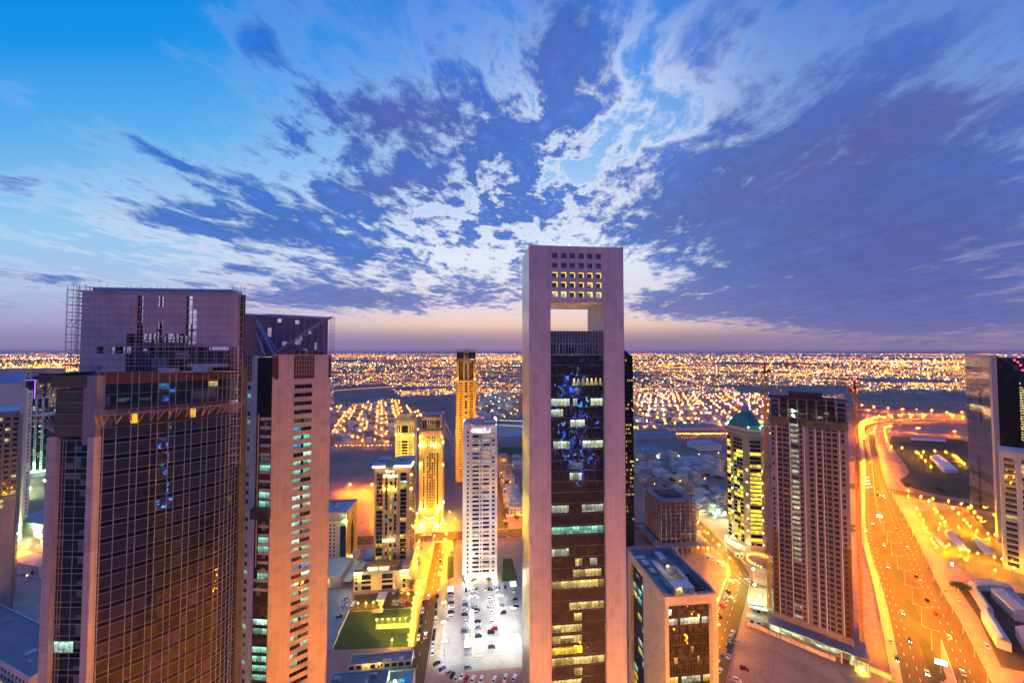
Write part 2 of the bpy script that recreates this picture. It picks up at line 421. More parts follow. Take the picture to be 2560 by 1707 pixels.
E_SOD = lamp_mat('sodium_lamp', (1.0, .30, .001), 14000.0)
E_BEND = lamp_mat('bend_lamp', (1.0, .29, .001), 8000.0)
E_AVE = lamp_mat('avenue_lamp', (1.0, .29, .002), 26000.0)
E_BLVD = lamp_mat('boulevard_lamp', (1.0, .33, .001), 30000.0)
E_SODF = lamp_mat('sodium_globe', (1.0, .36, .02), 160.0)
E_PLAZA = lamp_mat('plaza_globe', (1.0, .34, .002), 6000.0)
E_REAR = lamp_mat('rear_street_lamp', (1.0, .33, .001), 78000.0)
E_WHITE = lamp_mat('white_flood_lamp', (1.0, .97, .84), 1500.0)
E_YEL = lamp_mat('yellow_flood_lamp', (1.0, .58, .02), 1500.0)
E_YLOT = lamp_mat('yellow_car_park_globe', (1.0, .40, .001), 5200.0)
E_GREEN = lamp_mat('green_flood_lamp', (.50, 1.0, .45), 4500.0)
E_RED = lamp_mat('red_beacon', (1.0, .02, .06), 14.0)
E_STRIPW = lamp_mat('strip_light_warm', (1.0, .75, .35), 14.0)
E_SIGN = lamp_mat('white_sign_light', (1.0, .98, .95), 2.6)
E_REFLY = lamp_mat('yellow_reflection_glow', (1.0, .75, .22), 1.1)
E_LEDB = lamp_mat('blue_led', (.06, .16, 1.0), 3.0)
E_LEDV = lamp_mat('violet_led', (.30, .10, 1.0), 2.5)
E_LEDG = lamp_mat('green_led', (.02, 1.0, .35), 5.0)
E_HEAD = lamp_mat('headlamp', (1.0, .88, .6), 60.0)
E_TAIL = lamp_mat('tail_lamp', (1.0, .03, .01), 14.0)

# ------------------------------------------------------------------ facade helper
CAMV = Vector((0, 0, CAMZ))
class Facade:
    """collects wall cells and windows of one building in its local frame"""
    def __init__(s, root): s.root = root; s.wall = MB(); s.win = []
    def grid(s, P, e, n, xb, zb, hole, depth=.25, m=0, reveal=None):
        P, e, n = Vector(P), Vector(e), Vector(n); up = Vector((0, 0, 1)); rv = m if reveal is None else reveal
        pt = lambda x, z, d=0: P + e*x + up*z - n*d
        for j in range(len(zb)-1):
            run = None
            for i in range(len(xb)):
                h = hole(i, j) if i < len(xb)-1 else 'end'
                if h is None:
                    if run is None: run = xb[i]
                else:
                    if run is not None:
                        s.wall.face([pt(run, zb[j]), pt(xb[i], zb[j]), pt(xb[i], zb[j+1]), pt(run, zb[j+1])], m); run = None
                    if h != 'end':
                        x0, x1, z0, z1 = xb[i], xb[i+1], zb[j], zb[j+1]
                        s.wall.face([pt(x0, z0), pt(x1, z0), pt(x1, z0, depth), pt(x0, z0, depth)], rv)
                        s.wall.face([pt(x0, z1, depth), pt(x1, z1, depth), pt(x1, z1), pt(x0, z1)], rv)
                        s.wall.face([pt(x0, z0), pt(x0, z0, depth), pt(x0, z1, depth), pt(x0, z1)], rv)
                        s.wall.face([pt(x1, z0, depth), pt(x1, z0), pt(x1, z1), pt(x1, z1, depth)], rv)
                        if h != 'open': s.win.append(([pt(x0, z0, depth), pt(x1, z0, depth), pt(x1, z1, depth), pt(x0, z1, depth)], h))
    def done(s, mats, wall_name='wall', win_name='window', cap=100, wall=True):
        if wall and s.wall.f: s.wall.build(wall_name, mats, s.root)
        M = Matrix.Translation(s.root.location) @ Matrix.Rotation(s.root.rotation_euler[2], 4, 'Z')
        def size(w):
            p = w[0]; a = (p[1]-p[0]).length*(p[2]-p[1]).length; c = M @ ((p[0]+p[2])/2)
            d = (c-CAMV); vis = 1.0
            if d.y < 5 or abs(d.x/d.y) > 1.5 or d.z/d.y < -1.02: vis = 1e-4
            return -a*vis/max(d.length_squared, 1)
        s.win.sort(key=size)
        rest = {}
        for k, (p, mk) in enumerate(s.win):
            if k < cap:
                mb = MB(); mb.face(p, 0)
                w = (p[1]-p[0]); L = w.length; nn = w.cross(p[3]-p[0]).normalized()*.04; fr = min(.09, L*.06)
                we = w.normalized()*fr; up = Vector((0, 0, fr))
                mb.face([p[0]+nn, p[1]+nn, p[1]+nn+up, p[0]+nn+up], 1); mb.face([p[3]+nn-up, p[2]+nn-up, p[2]+nn, p[3]+nn], 1)
                if L > 1.6:
                    for q in range(1, max(2, int(L/1.5+.5))):
                        c = p[0] + w*(q/max(2, int(L/1.5+.5)))
                        mb.face([c+nn-we*.4, c+nn+we*.4, c+nn+we*.4+(p[3]-p[0]), c+nn-we*.4+(p[3]-p[0])], 1)
                mb.build(win_name, [mk, DKSTEEL], s.root)
            else: rest.setdefault(mk.name, []).append(p)
        if rest:
            mb = MB(); names = list(rest)
            for i, nme in enumerate(names):
                for p in rest[nme]: mb.face(p, i)
            o = mb.build('more_windows', [MATS[n] for n in names], s.root); o['kind'] = 'stuff'
def frange(a, b, st):
    r = []; x = a
    while x < b-1e-6: r.append(x); x += st
    r.append(b); return r
def cuts(pairs, a, b):
    """breakpoints and the set of cell indices that are openings, from (start, end) pairs"""
    xs = [a]; holes = set()
    for p, q in pairs:
        if p > xs[-1]+1e-6: xs.append(p)
        holes.add(len(xs)-1); xs.append(q)
    if xs[-1] < b-1e-6: xs.append(b)
    return xs, holes
EX, EY, EZ = Vector((1, 0, 0)), Vector((0, 1, 0)), Vector((0, 0, 1))
def wpick(*opts):
    t = RND.random()*sum(w for w, _ in opts)
    for w, mm in opts:
        t -= w
        if t <= 0: return mm
    return opts[-1][1]
def squiggle(mb, P, e, up, width, height, n, rnd, th=.12, m=0):
    """joined pen strokes like illuminated cursive lettering"""
    P, e, up = Vector(P), Vector(e), Vector(up); x = 0.0; st = width/n
    for k in range(n):
        a = rnd.random(); q = P + e*x
        h = height*(.35+.65*rnd.random())
        if a < .3: mb.bar(q, q+up*h, th, th, m); mb.bar(q, q+e*st, th, th, m)
        elif a < .75:
            mb.bar(q, q+e*st*.5+up*h*.6, th, th, m); mb.bar(q+e*st*.5+up*h*.6, q+e*st, th, th, m)
            if rnd.random() < .5: mb.bar(q+e*st*.4+up*height*.85, q+e*st*.6+up*height*.85, th, th, m)
        else: mb.bar(q, q+e*st, th, th, m); mb.bar(q+e*st*.5-up*height*.12, q+e*st*.7-up*height*.12, th, th, m)
        x += st

def fill_spot(parent, loc, aim, power, col=(1, .6, .05), cone=40, blend=.6, name='added_fill_spot'):  # adds unseen lamps that brighten the tower fronts evenly
    """an added fill lamp: a spot in a small housing, aimed at a facade"""
    d = bpy.data.lights.new(name, 'SPOT'); d.energy = power; d.color = col; d.spot_size = math.radians(cone); d.spot_blend = blend; d.shadow_soft_size = .3
    o = bpy.data.objects.new(name, d); COL.objects.link(o); o.parent = parent; o.location = loc
    o.rotation_euler = (Vector(aim)-Vector(loc)).to_track_quat('-Z', 'Y').to_euler()
    h = MB().box(loc[0]-.5, loc[0]+.5, loc[1]-.9, loc[1]-.35, 0, loc[2]+.4).build('fill_spot_housing', DKSTEEL, parent)
    return o

# ------------------------------------------------------------------ setting: ground, roads, lots
def Z5(X, Y): return (820+.2787*X, 1270+.2787*Y)
def Z7(X, Y): return (1560+.2724*X, 1280+.2724*Y)
def Z8(X, Y): return (2100+.268*X, 860+.268*Y)
def Z9(X, Y): return (2100+.2724*X, 1280+.2724*Y)
def ST(s, t, z=0.0): return GA*s + GB*t + Vector((0, 0, z))
def sheet(name, pts, z, m, thick=0.0):
    mb = MB(); P = [(p[0], p[1]) for p in pts]
    a = sum(P[i][0]*P[(i+1) % len(P)][1]-P[(i+1) % len(P)][0]*P[i][1] for i in range(len(P)))
    if a < 0: P.reverse()
    mb.prism(P, -.05, z, 0)
    return structure(mb.build(name, m))
def pxs(f, *pts): return [G(*f(*p)) for p in pts]
bk = [-90000, -20000, -5000, -1500, -500, 0, 500, 1500, 5000, 20000, 90000]
mb = MB()
for i in range(10):
    for j in range(10):
        mb.face([(bk[i], bk[j], 0), (bk[i+1], bk[j], 0), (bk[i+1], bk[j+1], 0), (bk[i], bk[j+1], 0)])
structure(mb.build('ground', SAND))
def ribbon(name, left, right, z, m):
    mb = MB()
    for i in range(len(left)-1):
        a, b, c, d = left[i], right[i], right[i+1], left[i+1]
        mb.face([(a[0], a[1], z), (b[0], b[1], z), (c[0], c[1], z), (d[0], d[1], z)])
        for p, q in ((a, d), (b, c)):
            mb.face([(p[0], p[1], -.02), (q[0], q[1], -.02), (q[0], q[1], z), (p[0], p[1], z)])
    return structure(mb.build(name, m))
def offset(path, w):
    out = []
    for i, p in enumerate(path):
        a = path[max(i-1, 0)]; b = path[min(i+1, len(path)-1)]
        d = Vector((b[0]-a[0], b[1]-a[1], 0)).normalized(); out.append(Vector((p[0]+d.y*w, p[1]-d.x*w, 0)))
    return out
def smooth(path, k=4):
    out = []; P = [Vector((p[0], p[1], 0)) for p in path]
    for i in range(len(P)-1):
        p0, p1, p2, p3 = P[max(i-1, 0)], P[i], P[i+1], P[min(i+2, len(P)-1)]
        for q in range(k):
            t = q/k; out.append(.5*((2*p1)+(p2-p0)*t+(2*p0-5*p1+4*p2-p3)*t*t+(3*p1-p0-3*p2+p3)*t**3))
    out.append(P[-1]); return out
def along(path, step, start=0.0):
    out = []; acc = start
    for i in range(len(path)-1):
        a, b = Vector(path[i]), Vector(path[i+1]); L = (b-a).length
        if L < 1e-6: continue
        d = (b-a)/L
        while acc <= L: out.append((a+d*acc, d)); acc += step
        acc -= L
    return out
marks = MB()
def dashes(path, w=.18, on=3.0, off=6.0, z=.10, solid=False):
    if solid:
        l, r = offset(path, -w/2), offset(path, w/2)
        for i in range(len(path)-1): marks.face([(*l[i][:2], z), (*r[i][:2], z), (*r[i+1][:2], z), (*l[i+1][:2], z)])
        return
    for p, d in along(path, on+off):
        r = Vector((d.y, -d.x, 0))*w/2; q = p+d*on
        marks.face([(*(p-r)[:2], z), (*(p+r)[:2], z), (*(q+r)[:2], z), (*(q-r)[:2], z)])
def road(name, path, w, z=.06, m=None, lanes=(0,), edge=True):
    ribbon(name, offset(path, -w/2), offset(path, w/2), z, m or ASPH)
    for l in lanes: dashes(offset(path, l), z=z+.03)
    if edge:
        dashes(offset(path, -w/2+.4), z=z+.03, solid=True, w=.15); dashes(offset(path, w/2-.4), z=z+.03, solid=True, w=.15)
# central avenue, its crossing and the boulevard under the towers
road('avenue', [ST(-35.5, t) for t in range(98, 373, 10)], 12.5, lanes=(0,))
road('cross_street', [ST(s, 378) for s in range(-330, 240, 20)], 18, z=.055, lanes=(-4, 4))
road('side_street', [ST(28, t) for t in range(388, 640, 20)], 13, lanes=(0,))
road('boulevard', [ST(s, 74) for s in range(-420, 421, 20)], 46, z=.05, lanes=(-18, -14, -10, 10, 14, 18))
road('rear_street', [ST(s, 8) for s in range(-300, 301, 20)], 58, z=.05, lanes=(-20, -12, -4, 4, 12, 20))
road('corniche_road', [ST(s, -62) for s in range(-300, 301, 20)], 62, z=.05, lanes=(-20, -12, -4, 4, 12, 20))
sheet('boulevard_median', [ST(-420, 71.5), ST(420, 71.5), ST(420, 76.5), ST(-420, 76.5)], .22, PAVE)
sheet('tower_plaza', [ST(-140, 100), ST(120, 100), ST(120, 190), ST(-24, 190), ST(-24, 100.5), ST(-140, 100.5)], .12, PAVE)
sheet('car_park', [ST(-23, 219), ST(62, 219), ST(62, 300), ST(-23, 300)], .07, LOT)
sheet('forecourt', [ST(-22, 300.2), ST(44, 300.2), ST(44, 362), ST(-20, 362)], .09, PAVE)
sheet('pavement', [ST(-29, 226), ST(-23.3, 219), ST(-23.3, 362), ST(-29, 362)], .13, PAVE)
sheet('lawn', pxs(Z5, (188, 930), (768, 895), (718, 1240), (42, 1270)), .10, GRASS)
sheet('lit_path', pxs(Z5, (430, 1045), (750, 1028), (744, 1068), (426, 1088)), .16, PAVE)
sheet('park_edge_path', pxs(Z5, (772, 740), (815, 735), (770, 1240), (722, 1240)), .13, PAVE)
sheet('visitor_car_park', pxs(Z5, (238, 775), (768, 740), (766, 885), (195, 925)), .08, ASPH)
sheet('back_car_park', pxs(Z5, (-60, 735), (225, 720), (195, 860), (20, 1270), (-120, 1270)), .07, LOT)
sheet('forecourt_lawn', pxs(Z5, (1075, 430), (1125, 430), (1128, 620), (1065, 640)), .14, GRASS)
sheet('forecourt_verge', pxs(Z5, (1570, 450), (1650, 450), (1700, 640), (1560, 660)), .14, GRASS)
sheet('sports_pitch', [G(1246, 1117), G(1312, 1115), G(1312, 1136), G(1246, 1138)], .12, GRASS)
sheet('floodlit_court', [G(1246, 1060), G(1312, 1058), G(1312, 1090), G(1246, 1092)], .10, LOT)
sheet('hotel_forecourt', [ST(-90, 388.5), ST(8, 388.5), ST(8, 440), ST(-90, 440)], .10, PAVE)
# islands of the car park
isl = MB()
for (x, y, X, Y) in ((1268, 790, 1312, 1330), (1500, 780, 1580, 1310)):
    a, b = G(*Z5(x, y)), G(*Z5(X, Y)); d = (b-a).normalized(); r = Vector((d.y, -d.x, 0))*.8
    isl.prism([(a+r)[:2], (b+r)[:2], (b-r)[:2], (a-r)[:2]][::-1], .0, .28)
for (x, y, w) in ((1300, 1340, 180), (1575, 1315, 180), (1340, 1183, 90), (1520, 1165, 100), (1330, 890, 60), (1555, 880, 60), (1465, 885, 60)):
    a = G(*Z5(x-w/2, y+6)); b = G(*Z5(x+w/2, y-8)); r = GB*1.1
    isl.prism([a[:2], b[:2], (b+r)[:2], (a+r)[:2]], 0, .30)
structure(isl.build('car_park_island_kerb', CREAM))
# service road to the right of the office block
sroad = smooth(pxs(Z7, (600, 60), (700, 130), (860, 300), (1010, 460), (1065, 570), (1030, 760), (960, 980), (880, 1230), (800, 1560)))
road('service_road', sroad, 15, lanes=(0,), z=.06)
road('link_road', smooth(pxs(Z7, (1060, 560), (1180, 660), (1330, 700), (1480, 690))), 9, z=.055)
sheet('building_site_floor', pxs(Z7, (1170, 690), (1380, 700), (2140, 1080), (2110, 1420), (1130, 1000)), .06, DIRT)
sheet('sand_yard', pxs(Z7, (1010, 1020), (1900, 1380), (2200, 1760), (800, 1760), (830, 1500)), .05, DIRT)
# highway
L_l = smooth([G(*Z8(*p)) for p in ((1190, 708), (820, 700), (430, 712), (250, 745), (185, 800), (183, 900), (205, 1100))] + pxs(Z9, (180, 60), (215, 330), (300, 620), (380, 960), (470, 1500), (540, 1900)))
L_r = smooth([G(*Z8(*p)) for p in ((1190, 730), (830, 722), (450, 735), (290, 772), (238, 830), (240, 920), (280, 1110))] + pxs(Z9, (290, 60), (352, 330), (455, 620), (560, 830), (790, 1440), (930, 1900)))
ribbon('left_carriageway', L_l, L_r, .06, ASPH)
R_l = smooth([G(*Z8(*p)) for p in ((262, 850), (275, 950), (310, 1120), (360, 1330))] + pxs(Z9, (425, 30), (520, 290), (640, 560), (790, 880), (920, 1150), (1070, 1568), (1150, 1900)))
R_r = smooth([G(*Z8(*p)) for p in ((330, 850), (345, 950), (385, 1120), (450, 1330))] + pxs(Z9, (590, 30), (712, 260), (840, 530), (970, 780), (1095, 980), (1400, 1568), (1560, 1900)))
ribbon('right_carriageway', R_l, R_r, .06, ASPH)
def lerp_path(a, b, t): return [p.lerp(q, t) for p, q in zip(a, b)]
for t in (.25, .5, .75):
    dashes(lerp_path(L_l, L_r, t)[24:], .2, 3, 7); dashes(lerp_path(R_l, R_r, t)[10:], .2, 3, 7)
for pth in (L_l, L_r, R_l, R_r): dashes(pth, .2, solid=True)
S_l, S_r = offset(R_r, 4.0), offset(R_r, 11.0)
ribbon('frontage_road', S_l, S_r, .055, ASPH)
DUST = mat('dusty_verge', (.11, .085, .05), .95, var=.4, vs=.08, fine=.3, spec=0)
ribbon('verge', R_r, S_l, .16, DUST)
ribbon('left_footway', offset(L_l, -4.5), L_l, .16, PAVE)
mid = [(L_r[24+i], R_l[8+i]) for i in range(min(len(L_r)-24, len(R_l)-8))]
m_l = [G(*Z9(*p)) for p in ((300, 60), (352, 330), (455, 620), (560, 830), (790, 1440), (930, 1900))]
m_r = [G(*Z9(*p)) for p in ((425, 60), (520, 290), (640, 560), (790, 880), (920, 1150), (1070, 1568), (1150, 1900))]
ribbon('median', offset(L_r, .3)[24:], offset(R_l[8:8+len(L_r)-24] + R_l[-1:]*max(0, len(L_r)-24-len(R_l)+8), -.3), .15, DUST)
for pts in (((385, 200), (470, 255), (510, 330), (420, 300)), ((470, 460), (540, 500), (600, 640), (500, 600)), ((595, 780), (690, 860), (745, 1010), (640, 950)), ((720, 1150), (820, 1200), (980, 1520), (830, 1480))):
    sheet('median_turf', smooth(pxs(Z9, *pts)+[G(*Z9(*pts[0]))], 3)[:-1], .22, TURF)
road('exit_road', smooth([G(*Z8(*p)) for p in ((420, 820), (800, 850), (1190, 885), (1500, 930))]), 16, z=.05, lanes=())
road('flyover_road', smooth([G(*Z8(*p)) for p in ((-500, 560), (80, 580), (400, 628), (800, 655), (1190, 680), (1700, 700))]), 20, z=.05, lanes=())
road('far_road', smooth([G(*Z8(*p)) for p in ((-200, 520), (200, 545), (600, 560), (1190, 570))]), 22, z=.05, lanes=())
sheet('sand_park', smooth([G(*Z8(*p)) for p in ((480, 860), (760, 872), (1190, 905), (1400, 1150), (1400, 1420), (900, 1400), (560, 1280), (640, 1180), (470, 960), (480, 860))], 5)[:-1], .05, TURF)
sheet('dark_yard', smooth([G(*Z8(*p)) for p in ((330, 930), (470, 960), (640, 1190), (430, 1260), (370, 1100), (330, 930))], 4)[:-1], .06, DIRT)
sheet('shed_yard', [G(*Z8(*p)) for p in ((760, 1070), (980, 1060), (1200, 1200), (1240, 1250), (1000, 1240))], .07, ASPH)
sheet('yellow_car_park', pxs(Z9, (690, -10), (1180, -40), (1480, 260), (1620, 560), (1700, 690), (1180, 560), (880, 380)), .06, YLOT)
road('cross_road', smooth([G(*Z8(*p)) for p in ((60, 1330), (300, 1330), (560, 1385), (1000, 1470), (1240, 1510))]), 24, z=.055, lanes=())
sheet('warehouse_yard', pxs(Z9, (1060, 660), (1800, 760), (1900, 1500), (1480, 1420), (1270, 960)), .05, ASPH)
for (x, y0, y1, s) in ((1268, 800, 1320, -1), (1268, 800, 1320, 1), (1500, 790, 1300, -1), (1500, 790, 1300, 1)):
    a, b2 = G(*Z5(x, y0)), G(*Z5(x+(44 if x < 1400 else 80), y1)); n = int((b2-a).length/2.7)
    for k in range(n+1):
        p = a.lerp(b2, k/n)+GA*s*1.2; q = p+GA*s*5.2; r = GB*.07; marks.face([(*(p-r)[:2], .11), (*(q-r)[:2], .11), (*(q+r)[:2], .11), (*(p+r)[:2], .11)])
for t in (366.5, 389.5):
    for k in range(8): p = ST(-40.5+k*1.4, t); marks.face([(*p[:2], .10), (*(p+GA*.6)[:2], .10), (*(p+GA*.6+GB*3)[:2], .10), (*(p+GB*3)[:2], .10)])
structure(marks.build('road_markings', PAINT))
# left, between the towers
road('left_street', smooth([G(-200, 1440), G(30, 1408), G(120, 1385), G(200, 1360), G(420, 1330)]), 26, z=.05, lanes=(-5, 0, 5))
sheet('left_site', [G(-60, 1240), G(140, 1200), G(140, 1370), G(-60, 1400)], .04, DIRT)
sheet('left_yard', [G(-80, 1470), G(140, 1420), G(140, 1560), G(-80, 1600)], .04, LOT)
for i, (a, b) in enumerate((((250, 560), (1600, 840)), ((-1500, 1150), (-330, 1330)))):
    a, b = Vector((*a, 0)), Vector((*b, 0)); road('district_road', [a.lerp(b, k/20) for k in range(21)], 16, z=.045, lanes=())

# ------------------------------------------------------------------ street lamps
def lamp_proto(h, emis, arm=2.0, double=False, head=.45, name='street_lamp', drop=True):
    root = thing(name, 'tall lamp post', 'street lamp', (0, -5000, 0))
    MB().cyl(0, 0, 0, .6, .3, n=8).cyl(0, 0, .6, h, .17, .10, n=6).build('pole', POLE, root)
    for sgn in ((1, -1) if double else (1,)):
        MB().bar((0, 0, h-.1), (sgn*arm, 0, h+.25), .12).build('arm', POLE, root)
        hd = MB().box(sgn*arm-head, sgn*arm+head, -.22, .22, h+.2, h+.42).build('lamp_head', POLE, root)
        mb = MB(); x0, x1, y0, y1, z = sgn*arm-head*.9, sgn*arm+head*.9, -.19, .19, h+.196
        mb.face([(x0, y0, z), (x0, y1, z), (x1, y1, z), (x1, y0, z)])
        if drop: mb.face([(x0, y0, z), (x1, y0, z), (x1, y0, z-.10), (x0, y0, z-.10)]); mb.face([(x1, y1, z), (x0, y1, z), (x0, y1, z-.10), (x1, y1, z-.10)])
        mb.build('lens', emis, hd)
    return root
def globe_proto(h, r, emis, name='lamp_post'):
    root = thing(name, 'short lamp post', 'lamp post', (0, -5000, 0))
    MB().cyl(0, 0, 0, h, .10, .07, n=6).build('pole', POLE, root)
    MB().octa(0, 0, h+r, r).build('globe', emis, root)
    return root
protos = {}
def lamps(key, maker, spots, phrase, group, cat_name=None, end='front of the photo'):
    """spots: (x, y, angle); every copy is told apart by its place in the row"""
    for k, (x, y, a) in enumerate(spots):
        n = ORD[k] if k < len(ORD) else 'farthest'
        lb = f'{phrase}, {n} of its row' if k < len(ORD) else f'{phrase}, far back in its row'
        if key not in protos:
            protos[key] = maker(); o = protos[key]; o.location = (x, y, 0); o.rotation_euler = (0, 0, a); o['label'] = lb; o['group'] = group
        else: dup(protos[key], (x, y, 0), a, lb, group)
def line_spots(path, step, ang=None, start=0.0, side=1):
    return [(p.x, p.y, (math.atan2(d.y, d.x)-math.pi/2*side) if ang is None else ang) for p, d in along(path, step, start)]
med = [(a+b)/2 for a, b in zip(L_r[24:], (R_l[8:8+len(L_r)-24] + R_l[-1:]*9)[:len(L_r)-24])]
near_first = lambda sp: sorted(sp, key=lambda q: q[1])
lamps('dbl', lambda: lamp_proto(13, E_SOD, 3.0, True, .55, drop=False), near_first(line_spots(med, 27, side=1)), 'double armed lamp post on the highway median', 'lamp posts along the highway median')
lamps('hwl', lambda: lamp_proto(11, E_SOD, 2.2, drop=False), near_first(line_spots(offset(L_l, -3)[24:], 30, side=1)), 'orange lamp post on the left kerb of the highway', 'lamp posts on the left kerb of the highway')
lamps('hwl', None, near_first(line_spots(offset(R_r, 2)[4:], 24, side=-1)), 'orange lamp post on the verge right of the highway', 'lamp posts on the verge right of the highway')
lamps('dblb', lambda: lamp_proto(13, E_BEND, 3.0, True, .6), near_first(line_spots(offset(L_l, -4)[:22], 38)), 'lamp post on the outside of the sweeping highway bend', 'lamp posts round the highway bend')
lamps('dblb', None, near_first([(*G(*Z8(x, y+45))[:2], .3) for x, y in ((210, 560), (318, 575), (445, 592), (585, 600), (720, 605), (857, 612), (998, 625), (1142, 630), (265, 615), (1040, 680), (1150, 680), (728, 790), (1075, 820), (300, 705), (360, 690), (415, 683), (490, 680), (575, 678), (668, 675), (778, 675), (320, 790), (318, 830), (470, 770), (425, 780))]), 'lamp post on the flyover roads beyond the bend', 'lamp posts along the flyover roads')
lamps('blvd', lambda: lamp_proto(12, E_BLVD, 2.6, True, .6), [(*ST(s, 74)[:2], TH+math.pi/2) for s in range(-182, 231, 24)], 'double lamp post on the boulevard under the towers', 'lamp posts along the boulevard under the towers')
GL_F = lambda: globe_proto(7, .55, E_PLAZA, 'plaza_lamp')
lamps('plz', GL_F, [(*ST(s, t)[:2], 0) for s in range(-112, 201, 22) for t in (49, 99)], 'round orange globe lamp beside the boulevard', 'globe lamps beside the boulevard')
lamps('rear', lambda: lamp_proto(12, E_REAR, 2.6, True, .6, drop=False), [(*ST(s, t)[:2], TH+math.pi/2) for s in range(-150, 181, 27) for t in (24, -8, -46, -78)], 'double lamp post on the streets below the viewer', 'lamp posts below the viewer')
lamps('ave', lambda: lamp_proto(9, E_AVE, 1.6, False, .28), [(*ST(-28.6, t)[:2], TH+math.pi) for t in (310, 332, 354, 366)] + [(*ST(-42.6, t)[:2], TH) for t in (296, 318, 340, 362)] + [(*ST(s, 390)[:2], TH-math.pi/2) for s in (-70, -15, 15, 45, 70)], 'orange lamp post by the crossing behind the car park', 'orange lamp posts near the crossing')
lamps('ave', None, [(*ST(20, t)[:2], TH) for t in range(405, 640, 30)], 'orange lamp post behind the white tower', 'orange lamps behind the white tower')
lamps('ave', None, [(p.x, p.y, 0) for p, d in along(offset(sroad, 8.5), 22, 4)], 'orange lamp post on the curved service road', 'orange lamps on the service road')
LW = lambda: lamp_proto(9, E_WHITE, .9, True, .3, 'car_park_lamp')
lamps('lotw', LW, [(*G(*Z5(x, y))[:2], TH) for x, y in ((1312, 1335), (1298, 1190), (1290, 1040), (1283, 900), (1272, 780), (1580, 1300), (1555, 1150), (1535, 1010), (1518, 890), (1502, 780), (1040, 1140), (1040, 960), (1045, 1320), (1660, 1010), (1690, 1260))],
      'white lamp post in the bright car park', 'white lamp posts in the bright car park')
GB_ = lambda: globe_proto(3.2, .24, E_YEL, 'path_lamp')
lamps('path', GB_, [(*G(*Z5(x, y))[:2], 0) for x, y in ((722, 1230), (728, 1180), (736, 1110), (742, 1060), (750, 1000), (758, 945), (765, 890), (770, 840), (795, 800), (812, 745), (810, 690), (800, 560), (797, 510), (800, 450), (808, 390), (815, 330), (490, 715), (585, 710), (685, 705), (270, 892), (340, 890), (405, 885), (575, 1225), (720, 805), (436, 1043), (488, 1040), (540, 1037), (592, 1035), (644, 1032), (696, 1030))],
      'small yellow path lamp round the dark lawn', 'yellow path lamps around the dark lawn')
lamps('path', None, [(*G(*Z5(x, y))[:2], 0) for x, y in ((795, 135), (800, 72), (785, 185), (830, 170), (975, 170), (1030, 65), (1030, 130), (1090, 60), (1055, 165), (1140, 120), (1020, 165), (745, 200))],
      'small lamp post before the golden tower', 'lamp posts before the golden tower')
lamps('cpy', lambda: globe_proto(6, .28, E_YLOT, 'yellow_car_park_lamp'),
      [(*G(*Z9(x, y))[:2], 0) for x, y in ((705, 12), (735, 70), (765, 125), (765, 165), (785, 200), (815, 245), (840, 300), (860, 335), (870, 15), (895, 45), (940, 105), (965, 140), (920, 160), (1040, 5), (1090, 60), (1140, 120), (1170, 152), (1200, 185), (1258, 228), (1095, 195), (905, 210), (1180, 5), (1230, 50), (1270, 95), (1300, 130), (1362, 250), (1428, 262), (1105, 403), (1185, 420), (1265, 440), (1005, 360), (975, 375), (1420, 475), (1490, 490), (1370, 300), (1165, 505), (1430, 600), (1600, 580), (890, 375))],
      'yellow lamp in the bright yellow car park', 'yellow lamps of the right hand car park')
lamps('cpy', None, [(*G(*Z8(x, y))[:2], 0) for x, y in ((715, 1035), (730, 1050), (780, 1035), (885, 1027), (990, 1037), (765, 1085), (798, 1118), (1058, 1068), (1083, 1087), (1108, 1102), (1133, 1128), (1160, 1150), (850, 1180), (480, 985), (580, 995), (640, 1410), (640, 1462), (755, 1470), (830, 1505), (870, 1488), (1015, 1512), (1135, 1535), (415, 830), (425, 870), (430, 900), (435, 930))],
      'small yellow lamp on the far dark park', 'yellow lamps on the dark park')
lamps('grn', lambda: globe_proto(10, .42, E_GREEN, 'floodlight_mast'), [(*G(x, y)[:2], 0) for x, y in ((60, 1335), (85, 1345), (110, 1325), (45, 1360), (100, 1365), (75, 1240), (110, 1220), (60, 1205), (40, 1640))],
      'green floodlight on the far left site', 'green floodlights at far left')
lamps('grn', None, [(*G(*Z7(x, y))[:2], 0) for x, y in ((1200, 790), (1190, 640), (1440, 1040), (1640, 1120), (1820, 1180), (1990, 1220), (1250, 900), (868, 85), (930, 95), (940, 320))],
      'green tinted floodlight around the unfinished tower', 'green floodlights round the unfinished tower')
lamps('sodl', lambda: lamp_proto(12, E_AVE, 2.5, False, .6), [(*G(x, y)[:2], 0) for x, y in ((60, 1400), (110, 1395), (10, 1420), (160, 1380), (-60, 1430))], 'orange lamp post on the street at far left', 'orange lamps at far left')
lamps('sodl', None, [(*G(x, y)[:2], 1) for x, y in ((905, 1250), (925, 1235), (940, 1275), (870, 1235), (950, 1310))], 'orange lamp post on the ramp left of the glass hotel', 'orange lamps left of the glass hotel')

